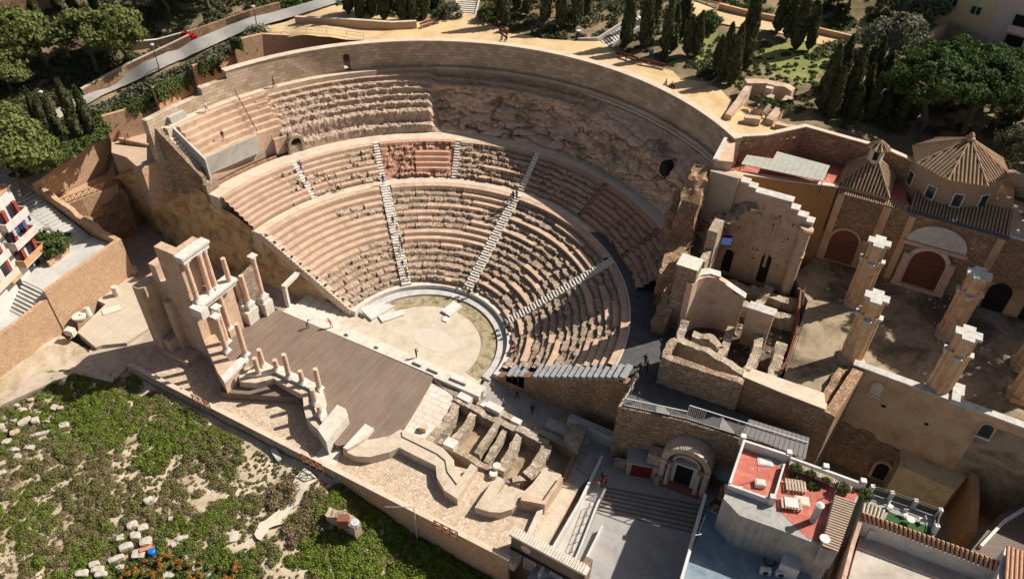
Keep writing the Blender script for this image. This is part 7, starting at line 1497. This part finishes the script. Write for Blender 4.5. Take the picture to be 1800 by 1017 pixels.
# undergrowth: uncountable low plants under the trees
def patch(C0, rad, n, leaf, rg):
    o = rg.normal(0, 1, (n, 3)); o[:, 2] = np.abs(o[:, 2]); o /= np.linalg.norm(o, axis=1)[:, None]; return C0+o*np.array([rad, rad, rad*.7])*(.5+.5*rg.random((n, 1))), o
def scatter(name, region, count, mat, f, seed, rad=(.5, 1.3), n=60, leaf=.3, ex=None, z0=24, thr=None):
    rg = np.random.default_rng(seed); C, N, S = [], [], []
    rp = G2(region, f, z0); xs, ys = [p[0] for p in rp], [p[1] for p in rp]; k = 0; tries = 0
    while k < count and tries < count*30:
        tries += 1; x, y = rg.uniform(min(xs), max(xs)), rg.uniform(min(ys), max(ys)); X, Y = np.array([x]), np.array([y])
        if not inpoly(X, Y, rp)[0] or (ex and any(inpoly(X, Y, e)[0] for e in ex)): continue
        if thr is not None and fbm(np.array([[x, y, 0.]]), .16, seed, 3)[0] < thr: continue
        r = rg.uniform(*rad); c, o = patch(np.array([x, y, float(f(np.array(x), np.array(y)))]), r, int(n*(r/rad[1]+.3)), leaf, rg); C.append(c); N.append(o); S.append(leaf*(.6+.8*rg.random(len(c)))); k += 1
    o = link(name, leafmesh(name, np.concatenate(C), np.concatenate(N), np.concatenate(S), mat, rg)); o['kind'] = 'stuff'; return o
sandx = [sand]
scatter('undergrowth', [(595, 12), (735, 36), (795, 15), (795, -30), (600, -40)], 130, BUSHM, Zh, 1, ex=sandx)
scatter('undergrowth', [(845, 25), (900, 58), (1000, 70), (1055, 66), (1110, 100), (1180, 120), (1200, 132), (1260, 140), (1200, -20), (845, -30)], 330, CYP, Zh, 2, ex=sandx)
scatter('undergrowth', [(850, 20), (1000, 50), (1200, 40), (1200, -30), (850, -30)], 110, GREYL, Zh, 3, ex=sandx)
scatter('undergrowth', [(1215, 40), (1265, 60), (1440, 90), (1480, 170), (1400, 200), (1300, 160), (1215, 130)], 300, BUSHM, Zh, 4, (.25, .6), 45, .2)
scatter('undergrowth', [(1420, 95), (1520, 60), (1800, 110), (1810, 250), (1600, 235), (1440, 215)], 300, CYP, Zh, 5)
scatter('undergrowth', [(1230, -30), (1650, -30), (1640, 60), (1500, 70), (1300, 20)], 160, BUSHM, Zh, 6)
scatter('undergrowth', [(-20, 100), (95, 90), (230, 95), (300, 85), (150, 160), (60, 220), (-20, 240)], 260, CYP, Zh, 7)
scatter('undergrowth', [(-20, -30), (560, -30), (490, 12), (340, 55), (230, 80), (-20, 75)], 420, CYP, Zh, 8)
scatter('undergrowth', [(100, 215), (160, 200), (192, 225), (185, 238), (100, 290), (30, 320), (0, 260)], 220, BUSHM, Zh, 9, (.4, 1.0))
scatter('undergrowth', [(480, 10), (560, -20), (580, 0), (500, 18)], 40, WEED, Zh, 10, (.4, .9))
scatter('undergrowth', [(1320, 168), (1395, 180), (1390, 192), (1335, 180)], 26, WEED, lambda x, y: Zh(x, y)+1.9, 13, (.3, .55), 60, .2)
# ------------------------------------------------------------------ WEEDY FIELD
FPTS = np.array([(-32, -24, -.7), (-20, -24, -.7), (-10, -24, -.75), (0, -24.5, -.7), (4, -26, -1.4), (8, -26, -3.0), (14, -26, -4.4), (22, -26, -5.0), (30, -27, -5.2), (-45, -26, -.7), (-46, -36, -1.0), (-40, -45, -1.6), (-20, -34, -1.3), (-10, -32, -1.5), (0, -30, -1.9), (6, -32, -3.2), (12, -34, -4.6), (-10, -48, -2.6), (-25, -46, -2.0), (5, -42, -3.6), (18, -40, -5.2), (25, -50, -5.6), (-60, -60, -2.0)], float)
def Zf(x, y):
    x = np.asarray(x, float); y = np.asarray(y, float)
    w_ = ((x[..., None]-FPTS[:, 0])**2+(y[..., None]-FPTS[:, 1])**2+3.0)**-1.7
    return (w_*FPTS[:, 2]).sum(-1)/w_.sum(-1)
gx = np.arange(-46.4, 40, .5); gy = np.arange(-66, -22.8, .5); GX, GY = np.meshgrid(gx, gy, indexing='ij')
GZ = Zf(GX, GY)+.22*fbm(np.stack([GX, GY, 0*GX], -1), .35, 5, 3)+.08*fbm(np.stack([GX, GY, 0*GX], -1), 1.6, 6, 2)
Ff = gridfaces(len(gx), len(gy)); cx = GX.ravel()[Ff].mean(1); cy = GY.ravel()[Ff].mean(1); kp = ~((cx > 26.2) & (cy > -34)) & ~((cx > -29) & (cy > -23.3))
Vf, Ff = clean(np.stack([GX, GY, GZ], -1).reshape(-1, 3), Ff[kp])
def M_field():
    s = NT('field_soil'); c = s.ramp(s.noise(.35, 9, .72, dist=.5), [(.3, (.24, .185, .10)), (.45, (.42, .335, .225)), (.56, (.53, .43, .315)), (.66, (.58, .48, .36)), (.78, (.30, .24, .14))])
    c = s.mix(s.ramp(s.noise(9, 3), [(.58, 0.), (.68, .6)]), c, (.5, .43, .35))
    return s.out(c, .95, s.bump(s.noise(6, 7, .7), .9, .1), .1)
fo = link('field', fastmesh('field', Vf, Ff, M_field())); fo['kind'] = 'structure'
if fo.data.polygons[0].normal.z < 0: fo.data.flip_normals()
GF = lambda pts: G2(pts, Zf, -1.0)
TR = GF([(536, 822), (560, 842), (538, 866), (530, 884), (512, 900), (498, 922), (476, 928), (462, 950), (450, 942), (462, 920), (492, 900), (514, 880), (516, 856), (522, 838)])
drape('trail', TR, M_mottle('pale_trail', [(.44, .37, .27), (.58, .50, .385), (.64, .56, .45)], .9, .3, 7), .34, .8, Zf, ragged=.5)
BARE = [TR] + [GF(p) for p in ([(60, 878), (95, 850), (150, 818), (160, 828), (110, 858), (72, 885)], [(190, 835), (250, 828), (300, 836), (350, 826), (380, 850), (360, 856), (300, 846), (250, 850), (215, 850)], [(410, 870), (420, 812), (440, 806), (450, 810), (520, 822), (528, 840), (515, 860), (470, 862), (445, 850), (430, 870)], [(455, 990), (500, 985), (540, 1000), (550, 1030), (470, 1030)], [(0, 920), (20, 940), (25, 990), (40, 1017), (0, 1030)], [(215, 770), (240, 755), (235, 800), (215, 810)], [(330, 880), (380, 860), (385, 880), (350, 905)], [(405, 925), (440, 920), (460, 945), (430, 980), (400, 960)], [(560, 830), (600, 850), (590, 860), (555, 860)])]
whole = [(-10, 735), (80, 660), (160, 640), (225, 662), (330, 720), (450, 790), (535, 828), (600, 858), (740, 935), (880, 1010), (900, 1050), (-20, 1050), (-20, 800)]
W2 = M_leaf('weed_leaf_olive', (.13, .13, .042), (.21, .20, .07), (.30, .27, .115))
W1 = M_leaf('weed_leaf_bright', (.10, .135, .02), (.185, .24, .038), (.30, .335, .08), .35)
scatter('weeds', whole, 620, W1, Zf, 21, (.3, .9), 260, .13, BARE, -1, -.03)
scatter('weeds', whole, 1000, W2, Zf, 22, (.25, .85), 230, .12, BARE, -1, -.25)
scatter('dry_weeds', whole, 650, DRYL, Zf, 23, (.2, .8), 170, .11, BARE, -1, .0)
scatter('weeds', [(600, 858), (740, 940), (880, 1010), (880, 1030), (560, 1030), (520, 940), (570, 870)], 300, W1, Zf, 24, (.4, 1.0), 240, .15, BARE, -1)
scatter('weeds', [(60, 690), (200, 680), (330, 722), (420, 775), (330, 800), (200, 790), (100, 800)], 240, W1, Zf, 25, (.35, .85), 240, .14, BARE, -1)
scatter('weeds', whole, 2600, W2, Zf, 31, (.1, .3), 34, .11, [TR], -1, -.35)
scatter('dry_weeds', whole, 2200, DRYL, Zf, 32, (.1, .3), 30, .11, [TR], -1)
scatter('dry_weeds', [(470, 870), (520, 840), (515, 890), (480, 905)], 26, DRYL, Zf, 26, (.6, 1.1), 220, .16, None, -1)
scatter('dry_weeds', [(500, 925), (560, 880), (570, 920), (510, 960)], 34, DRYL, Zf, 27, (.6, 1.1), 220, .16, [TR], -1)
OR = M_leaf('orange_seedhead', (.28, .12, .03), (.42, .2, .05), (.5, .27, .09))
scatter('orange_thistles', [(210, 1000), (290, 970), (345, 985), (420, 985), (430, 1020), (210, 1030)], 60, OR, lambda x, y: Zf(x, y)+.9, 28, (.15, .3), 40, .14, None, -1)
scatter('weeds', [(205, 990), (300, 965), (430, 980), (430, 1030), (200, 1030)], 70, BUSHM, Zf, 29, (.5, .9), 150, .2, None, -1)
# tumbled blocks
BLK = M_mottle('weathered_block', [(.30, .25, .19), (.46, .40, .325), (.55, .50, .42)], 1.6, .5, 6)
PKB = M_mottle('pink_block', [(.40, .27, .2), (.54, .4, .31)], 1.4, .4)
def block(px, sx, sy, h, rz, label, group, mat=BLK, rough=.05, tilt=0.):
    x, y, z = gt(*px, Zf, -1.); bm = bmesh.new(); sx, sy, h = sx*.86, sy*.86, h*.86; bmesh.ops.create_cube(bm, size=1.0)
    bmesh.ops.subdivide_edges(bm, edges=bm.edges[:], cuts=3, use_grid_fill=True)
    sd_ = int(px[0]*7+px[1]); A = np.array([v.co[:] for v in bm.verts]); n_ = fbm(A, 2.2, sd_, 2); n2_ = fbm(A, 2.2, sd_+3, 2); n3_ = fbm(A, 2.2, sd_+6, 2)
    for v, a_, b_, c_ in zip(bm.verts, n_, n2_, n3_):
        q = np.array(v.co[:]); r_ = 1-.10*max(0, (np.abs(q) > .45).sum()-1); v.co = (q[0]*sx*r_+rough*a_*3*min(sx, .6), q[1]*sy*r_+rough*b_*3*min(sy, .6), q[2]*h*r_+rough*c_*2*h+h*.42+tilt*q[0])
    me = bpy.data.meshes.new('stone_block'); bm.to_mesh(me); bm.free(); me.materials.append(mat); boxuv(me, (x, y, z)); o = link('stone_block', me, None, (x, y, z)); o.rotation_euler.z = rz; tag(o, label, 'stone', group)
HEAP = [((234, 926), 1.3, 1.0, .9), ((253, 930), 1.2, 1.0, .8), ((240, 945), 1.2, 1.1, 1.0), ((213, 948), 1.0, .9, .8), ((223, 964), 1.6, 1.0, .9), ((258, 955), 1.5, 1.2, .9), ((245, 976), 1.7, 1.3, .8), ((206, 984), 2.0, .8, .7), ((213, 999), 1.2, .7, .6), ((168, 994), 1.2, .8, .8), ((174, 1004), 1.6, .8, .9), ((180, 1012), 1.5, .7, .8), ((146, 1010), 1.6, .9, .8), ((322, 948), 1.5, .8, .7), ((328, 982), .9, .8, .6), ((338, 990), .9, .7, .6), ((348, 999), 1.3, .8, .6), ((366, 1012), 1.2, .8, .6), ((298, 1012), 1.5, .9, .6), ((309, 958), 1.0, .8, .6)]
HEAP.sort(key=lambda q: q[0][0])
for i, (px, a_, b_, h_) in enumerate(HEAP): block(px, a_, b_, h_, .6+.5*((i*37) % 10)/10, ('leftmost' if i == 0 else ORD[i]+' from the left')+' of the pale squared blocks heaped low in the field', 'pale blocks heaped in the field')
SCAT = [((2, 752), .9, .9, .7), ((11, 759), .7, .6, .5), ((28, 763), 1.2, .9, .8), ((25, 739), 1.0, .7, .4), ((45, 743), 1.9, 1.1, .7), ((64, 743), 1.1, 1.0, 1.0), ((82, 741), 1.0, .5, .4), ((91, 735), .8, .7, .5), ((75, 763), 3.4, .6, .5), ((43, 723), .9, .6, .6), ((30, 713), .8, .6, .4), ((55, 704), .8, .6, .5), ((97, 719), 1.0, .9, .7), ((108, 720), .9, .7, .7), ((114, 750), 1.3, 1.1, .7), ((14, 778), 1.3, .9, .6), ((4, 788), .6, .5, .4), ((22, 791), 1.1, .6, .5), ((27, 792), 1.2, .5, .5), ((54, 788), 1.5, .9, .6), ((33, 804), 1.2, .9, .6), ((6, 816), 1.1, .7, .5), ((4, 832), 1.1, .8, .5), ((264, 884), 1.2, .9, 1.1), ((301, 913), .6, .6, .5), ((402, 945), 2.4, 1.6, .3)]
SCAT.sort(key=lambda q: q[0][0])
for i, (px, a_, b_, h_) in enumerate(SCAT): block(px, a_, b_, h_, .9 if a_ > 3 else .3+.9*((i*53) % 10)/10, ('leftmost' if i == 0 else ORD[i]+' from the left')+' of the loose pale stones scattered across the field', 'loose stones scattered across the field', PKB if i % 6 == 3 else BLK)
x, y, z = gt(269, 974, Zf, -1.); m = MB(); m.lathe((x, y, z), [(.35, 0), (.42, .3), (.42, .75), (.3, .85)], 12); tag(m.build('blue_tub', [M_plain('bright_blue', (.01, .13, .5), .1, 2, .4)]), 'bright blue plastic tub beside the heaped blocks', 'tub')
x, y, z = gt(259, 969, Zf, -1.); tag(MB().box((x, y, 0), (1.3, .5, .5), .9, z0=z+.2).build('orange_block', [M_plain('terracotta', (.5, .2, .09), .15, 2)]), 'terracotta coloured block next to the bright blue tub', 'stone')
# gates in the low wall, broken masonry with rusty box, cable post
def gate(px, lb):
    c = at(*px, .7); t = thing('timber_gate', lb, 'gate', (*c, .2), 'brown lattice gates in the site wall'); L = 3.0; m = MB()
    y0 = c[1]
    for z in (.55, 1.75): m.beam((c[0]-L/2, y0, z), (c[0]+L/2, y0, z), .1, .1)
    m.build('rails', [RUST], t); m = MB()
    for k in range(4): m.beam((c[0]-L/2+k*L/3, y0, .1), (c[0]-L/2+k*L/3, y0, 1.8), .1, .1)
    m.build('posts', [RUST], t); m = MB()
    for k in range(3): a_, b_ = c[0]-L/2+k*L/3, c[0]-L/2+(k+1)*L/3; m.beam((a_, y0, .6), (b_, y0, 1.7), .07, .07); m.beam((a_, y0, 1.7), (b_, y0, .6), .07, .07)
    m.build('lattice', [RUST], t)
gate((549, 816), 'brown lattice gate in the site wall at the head of the pale trail'); gate((355, 710), 'brown lattice gate at the left part of the site wall'); gate((784, 934), 'brown lattice gate at the right part of the site wall')
rm = thing('broken_masonry', 'broken masonry stub with a rusty box standing in the dark weeds', 'ruin', gt(610, 930, Zf, -2))
p = [gt(578, 912, Zf, -2), gt(600, 922, Zf, -2), gt(632, 944, Zf, -2)]; m = MB(); m.rough([q[:2] for q in p], 1.0, p[1][2]-1.5, p[1][2]+2.4, 0, .4, .2, .5, 71); m.build('rubble', [PALERUB], rm)
m = MB(); m.box((p[1][0]+1.1, p[1][1]-.5, 0), (1.3, .9, 1.5), .5, z0=p[1][2]+1.5); m.build('rusty_box', [RUST], rm); m = MB(); m.lathe((p[2][0]-.3, p[2][1], p[2][2]+2.2), [(.5, 0), (.5, .7), (.4, .75)], 12); m.build('grey_drum', [STEEL], rm)
P_ = gt(734, 950, Zf, -3); m = MB(); h_ = ztop(729, 890, P_[:2]); m.tube(P_, (P_[0], P_[1], h_), .06); m.tube((P_[0], P_[1], h_), (P_[0]-3.2, P_[1]-1.0, h_-1.0), .04); tag(m.build('cable_post', [STEEL]), 'thin steel post with a side cable standing against the site wall at the right', 'post')
x, y, z = gt(486, 800, Zf, -1); block((486, 800), 2.6, .9, .6, -.45, 'long grey carved slab lying at the wall foot left of the trail gate', 'slabs at the foot of the site wall', GREYP, .03); block((593, 843), 1.3, .8, .5, -.3, 'small hollow grey trough at the wall foot right of the trail gate', 'slabs at the foot of the site wall', GREYP, .03)
# ------------------------------------------------------------------ PEOPLE
SKIN = M_plain('skin', (.42, .24, .16), .05, 4, .6)
def skinned(joints, edges, rad, root, mats_of, mats, name):
    """one continuous body grown over a skeleton, materials by nearest region"""
    me = bpy.data.meshes.new('tmp'); me.from_pydata([tuple(j) for j in joints], edges, []); o = bpy.data.objects.new('tmp', me); col.objects.link(o)
    sk_ = o.modifiers.new('Skin', 'SKIN'); sk_.use_smooth_shade = True
    for i, v in enumerate(me.skin_vertices[0].data): v.radius = rad[i] if hasattr(rad[i], '__len__') else (rad[i], rad[i]); v.use_root = i == root
    sb_ = o.modifiers.new('Sub', 'SUBSURF'); sb_.levels = 1; sb_.render_levels = 1
    dg = bpy.context.evaluated_depsgraph_get(); em = bpy.data.meshes.new_from_object(o.evaluated_get(dg)); em.name = name
    bpy.data.objects.remove(o); bpy.data.meshes.remove(me)
    em.materials.clear()
    for m_ in mats: em.materials.append(m_)
    for p_ in em.polygons: p_.material_index = mats_of(p_.center); p_.use_smooth = True
    return em
def pose(kind):
    J, E, Rr = [], [], []
    def j(p, r): J.append(p); Rr.append(r); return len(J)-1
    sit = kind == 'sit'; hz = .50 if sit else .93; bend = {'stand': 0., 'walk': .03, 'lean': .25, 'sit': .02, 'photo': 0.}[kind]
    pel = j((0, 0, hz), (.155, .115)); wa = j((0, -.01-bend*.3, hz+.2), (.14, .10)); chst = j((0, -bend*.8, hz+.42), (.165, .115)); nk = j((0, -.01-bend, hz+.56), .055); hb = j((0, -.03-bend*1.15, hz+.66), .085); ht = j((0, -.02-bend*1.2, hz+.77), .075)
    E.extend([(pel, wa), (wa, chst), (chst, nk), (nk, hb), (hb, ht)])
    nose = j((0, -.125-bend*1.15, hz+.665), .018); E.append((hb, nose))
    for s in (-1, 1):
        st_ = {'stand': 0.02, 'walk': .22, 'lean': .12, 'sit': 0, 'photo': .05}[kind]*s
        hip = j((s*.095, 0, hz-.06), .092)
        if sit: kn_ = j((s*.13, -.42, hz+.0), .062); an = j((s*.12, -.40, .09), .042); to = j((s*.13, -.56, .045), .038)
        else: kn_ = j((s*.10, -.02-st_*.55, .49), .062); an = j((s*.105, .02-st_*1.0+(.05 if st_ < 0 else 0), .085), .042); to = j((s*.125, -.14-st_*1.0, .04), .038)
        E.extend([(pel, hip), (hip, kn_), (kn_, an), (an, to)])
        sh = j((s*.185, -bend*.9, hz+.47), .062)
        up = kind == 'photo' or (kind == 'lean' and s > 0)
        if up: el_ = j((s*.27, -.18-bend, hz+.36), .045); wr_ = j((s*.09, -.30-bend, hz+.58), .032); dv = np.array((0, -.02, .06))
        elif sit: el_ = j((s*.25, -.06, hz+.22), .045); wr_ = j((s*.14, -.28, hz+.10), .032); dv = np.array((-s*.02, -.06, -.02))
        else: el_ = j((s*.25, .02+.5*st_*.5-bend*.7, hz+.2), .045); wr_ = j((s*.27, -.06+st_*.5-bend*.8, hz-.04), .032); dv = np.array((0, -.03, -.065))
        E.extend([(chst, sh), (sh, el_), (el_, wr_)])
        pm = j(tuple(np.array(J[wr_])+dv*.8), (.04, .02)); E.append((wr_, pm)); side = np.array((0, 1., 0)) if abs(dv[1]) < .05 else np.array((1., 0, 0))
        for f in range(4): a_ = j(tuple(np.array(J[pm])+dv*.75+side*(f-1.5)*.022), .010); b_ = j(tuple(np.array(J[pm])+dv*(1.3+.12*(f in (1, 2)))+side*(f-1.5)*.024+np.array((-s*.012, 0, 0))), .008); E.extend([(pm, a_), (a_, b_)])
        th1 = j(tuple(np.array(J[pm])-side*.045+dv*.2), .011); E.append((pm, th1))
    cut = hz-.02
    def reg(c):
        if c.z > hz+.545: return 0
        arm = abs(c.x) > .2 and c.z < hz+.26
        if kind == 'photo' or kind == 'lean': arm = c.y < -.24-bend*.2 and c.z > hz+.3
        if sit: arm = (abs(c.x) > .1 and c.y < -.2 and c.z > hz+.06)
        if arm: return 0 if (c.z < hz+.05 or kind in ('photo', 'lean') or sit) else 1
        if c.z < .10: return 3
        if sit and c.z < hz+.07: return 2
        return 1 if c.z > cut else 2
    hair = MB(); cx_, cy_, cz_ = 0, -.02-bend*1.18, hz+.745
    vs, fs = [], []
    for a_ in range(6):
        for b_ in range(12):
            ph, la = 2*pi*b_/12, pi/2-a_*.32; r_ = .105; dx, dy, dz_ = cos(la)*cos(ph), cos(la)*sin(ph), sin(la)
            if dy < -.5 and a_ > 3: dz_ += .25
            vs.append((cx_+r_*dx*.9, cy_+.02+r_*dy, cz_+r_*dz_*1.02))
    for a_ in range(5):
        for b_ in range(12): q = a_*12+b_; fs.append((q, a_*12+(b_+1) % 12, (a_+1)*12+(b_+1) % 12, q+12))
    hair.add(vs, fs); hm = bpy.data.meshes.new('hair'); hm.from_pydata(hair.v, [], hair.f); hm.materials.append(IRON)
    fm = MB()
    for s in (-1, 1): fm.box((s*.035, -.115-bend*1.16, 0), (.022, .012, .014), 0, z0=hz+.69); fm.box((s*.095, -.02-bend*1.15, 0), (.02, .05, .06), 0, z0=hz+.65)
    fm.box((0, -.112-bend*1.15, 0), (.05, .01, .012), 0, z0=hz+.62)
    ff = bpy.data.meshes.new('face'); ff.from_pydata(fm.v, [], fm.f); ff.materials.append(IRON)
    return skinned(J, E, Rr, pel, reg, [SKIN, SKIN, SKIN, IRON], 'body_'+kind), hm, ff
POSES = {k: pose(k) for k in ('stand', 'walk', 'lean', 'sit', 'photo')}
_cm = {}
def cloth(c):
    if c not in _cm: _cm[c] = M_plain('cloth', c, .08, 3, .85)
    return _cm[c]
DK, NV, BL, RD, WH, YL, GN, GY, PKc, BG_, TQ = (.02, .02, .022), (.02, .03, .07), (.05, .12, .4), (.5, .03, .03), (.6, .6, .6), (.6, .38, .03), (.05, .32, .22), (.2, .21, .23), (.55, .2, .22), (.4, .32, .24), (.1, .3, .4)
def person(px, z, kind, head, top, legs, label, group=None, hairc=(.03, .02, .015)):
    if callable(z): x, y, zz = gt(*px, z)
    else: (x, y), zz = at(*px, z), z
    t = thing('person', label, 'person', (x, y, zz), group, rz=radians(head)+pi/2); b_, h_, f_ = POSES[kind]
    o = link('body', b_, t); 
    for i, c in ((1, top), (2, legs)): o.material_slots[i].link = 'OBJECT'; o.material_slots[i].material = cloth(c)
    h = link('hair', h_, t); h.material_slots[0].link = 'OBJECT'; h.material_slots[0].material = cloth(hairc); link('face', f_, t); s_ = 1.0+.05*((px[0]*13) % 3-1); t.scale = (s_, s_, s_); return t
def zs(r): return float(np.interp(r, [12.4, 27.7], [1.15, 9.2]))
person((541, 576.5), 1.2, 'lean', 20, BL, DK, 'person in blue top and dark trousers on the stage edge holding up something')
person((583, 575.5), 1.2, 'lean', 200, RD, BG_, 'person in a red top bending forward at the stage edge')
person((732, 628), 1.2, 'photo', 75, NV, NV, 'person in navy standing on the stage front with both arms raised')
person((865, 687), .9, 'stand', 240, (.22, .06, .03), (.15, .06, .03), 'person in rust brown clothes in the sun at the right end of the stage front')
person((908, 700), .05, 'walk', 200, DK, DK, 'person in black walking in the shaded passage, the upper one of three')
person((884, 714), .05, 'walk', 230, GY, DK, 'person in grey in the shaded passage, nearest the rubble kerb at the left')
person((935, 726), .05, 'stand', 90, DK, DK, 'person in black standing in the shaded passage, the right one of three')
person((903, 667), .3, 'stand', 150, DK, NV, 'person in black at the shadow edge beside the right seat-end slabs', 'group at the shadow edge'); person((909, 662), .3, 'stand', 200, GY, DK, 'person in grey at the shadow edge beside the right seat-end slabs', 'group at the shadow edge')
for px, k, hd, tp, lg, lb in (((804, 512), 'sit', 250, PKc, BL, 'person with pink top sitting at the foot of the middle stair, left one'), ((819, 512), 'sit', 260, GN, BG_, 'person in green sitting at the foot of the middle stair'), ((826, 517), 'sit', 250, RD, DK, 'person in dark red sitting low at the foot of the middle stair'), ((836, 514), 'stand', 255, DK, DK, 'person in black standing at the foot of the middle stair')): person(px, .98 if k == 'sit' else 1.0, k, hd, tp, lg, lb, 'visitors at the foot of the middle stair')
for px, hd, tp, lb in (((893, 580), 200, DK, 'person in black sitting at the foot of the right stair'), ((899, 586), 210, (.3, .15, .08), 'person in brown sitting at the foot of the right stair'), ((890, 572), 190, GY, 'person in grey sitting at the foot of the right stair')): person(px, .95, 'sit', hd, tp, DK, lb, 'visitors at the foot of the right stair')
person((905, 616), .95, 'sit', 190, RD, GY, 'person in red and white sitting on the honour step below the right stair'); person((908, 622), .95, 'sit', 200, (.3, .12, .05), BG_, 'person in brown sitting next to the red and white one on the honour step')
ST = [((714, 483), YL, DK, 'person in yellow descending near the bottom of the crowded stair'), ((708, 471), NV, BL, 'person in navy just above the yellow one on the crowded stair'), ((703, 450), WH, GY, 'person in white in the middle of the crowded stair'), ((707, 440), (.2, .02, .06), DK, 'person in dark red in the middle of the crowded stair'), ((704, 430), GY, DK, 'person in grey high in the queue on the crowded stair'), ((699, 410), YL, BG_, 'person in pale yellow near the top of the queue on the crowded stair'), ((691, 395), DK, DK, 'person in black at the top of the queue on the crowded stair'), ((716, 492), DK, NV, 'person in dark clothes lowest on the crowded stair')]
for px, tp, lg, lb in ST:
    x, y, z = at(*px, 4) + (4,)
    for _ in range(12): r = math.hypot(x, y); z = zs(r)+.1; x, y = at(*px, z)
    person(px, z, 'walk', -55, tp, lg, lb, 'visitors descending the crowded stair')
person((674, 324), 9.15, 'stand', 300, (.02, .05, .3), GY, 'person in bright blue standing at the top of the crowded stair')
person((601, 335), 9.15, 'walk', 10, BG_, (.35, .25, .18), 'person in beige walking along the lower curved walkway')
person((530, 300), 12.2, 'walk', 300, GY, BL, 'person in grey on the left stair of the middle seats'); person((540, 321), 10.9, 'sit', 300, PKc, GY, 'person in pink sitting on the left stair of the middle seats')
for px, lb, tp in (((902, 352), 'person in black at the head of the middle stair', DK), ((908, 350), 'person in grey at the head of the middle stair', GY), ((898, 357), 'person in blue-grey at the head of the middle stair', TQ)): person(px, 9.0, 'stand', 250, tp, DK, lb, 'visitors at the head of the middle stair')
person((364, 196), 21.72, 'walk', 40, WH, GY, 'person in white walking on the walk below the ring wall at the far left'); person((482, 154), 21.72, 'walk', 60, (.35, .05, .05), DK, 'person in red walking below the ring wall left of the arched doorway'); person((393, 246), 18.3, 'stand', 320, DK, GY, 'person in black standing on the rebuilt tiers above the concrete parapet')
person((578, 128), 21.72, 'stand', 250, DK, DK, 'person in black in the arched doorway, left one', 'visitors in the arched doorway'); person((587, 127), 21.72, 'stand', 250, WH, DK, 'person in white in the arched doorway, right one', 'visitors in the arched doorway')
for px, tp, lb in (((1108, 692), WH, 'person in white at the corner of the viewing deck, nearest the railing'), ((1112, 680), PKc, 'person in pink at the corner of the viewing deck'), ((1118, 672), WH, 'person in white at the corner of the viewing deck, farthest from the railing'), ((1120, 705), NV, 'person in navy at the viewing deck railing')): person(px, 9.13, 'stand', 240, tp, GY, lb, 'visitors at the deck corner')
person((1133, 640), 9.13, 'walk', 260, DK, DK, 'person in black on the dark curved walkway, right one'); person((1136, 652), 9.13, 'walk', 260, (.15, .05, .03), DK, 'person in dark brown on the dark curved walkway'); person((1124, 655), 9.13, 'walk', 250, DK, NV, 'person in black on the dark curved walkway, left one')
person((1050, 858), .03, 'walk', 250, (.55, .16, .08), BG_, 'person in orange at the top of the ramp'); person((1064, 852), .03, 'walk', 250, RD, DK, 'person in bright red at the top of the ramp'); person((1058, 846), .03, 'walk', 250, NV, DK, 'person in navy behind the red one at the top of the ramp')
person((1170, 153), Zh, 'sit', 220, DK, NV, 'person in black sitting on the ring wall path, left of a close pair'); person((1180, 158), Zh, 'sit', 220, DK, DK, 'person in black sitting on the ring wall path, middle one'); person((1184, 161), Zh, 'sit', 220, NV, GY, 'person in navy sitting on the ring wall path, right one')
person((770, 43), Zh, 'sit', 250, DK, BG_, 'person sitting at the right end of the long bench'); person((882, 74), Zh, 'sit', 260, GY, NV, 'person in grey sitting behind the ring wall coping'); person((890, 75), Zh, 'sit', 260, DK, GY, 'person in black sitting behind the ring wall coping')
# planters' greenery on the house terrace
for i, (px, z, r_) in enumerate((((1399, 822), HT+.9, .6), ((1425, 832), HT+.9, .5), ((1480, 856), HT+.9, .7), ((1396, 838), HT, .5), ((1428, 854), HT, .6), ((1516, 868), HT-.4, .9), ((1452, 843), HT+.9, .4))):
    x, y = at(*px, z); o = link('potted_plant', PM['bush'][0], None, (x, y, z)); o.scale = (r_, r_, r_); tag(o, ['leafy plant growing from the first planter box on the terrace', 'leafy plant growing from the second planter box on the terrace', 'leafy plant growing from the last planter box on the terrace', 'small leafy plant on the red floor by the parapet', 'bushy plant on the red floor before the planter boxes', 'yellow-green shrub at the right end of the terrace parapet', 'small plant growing from the third planter box on the terrace'][i], 'plant', 'plants on the terrace')
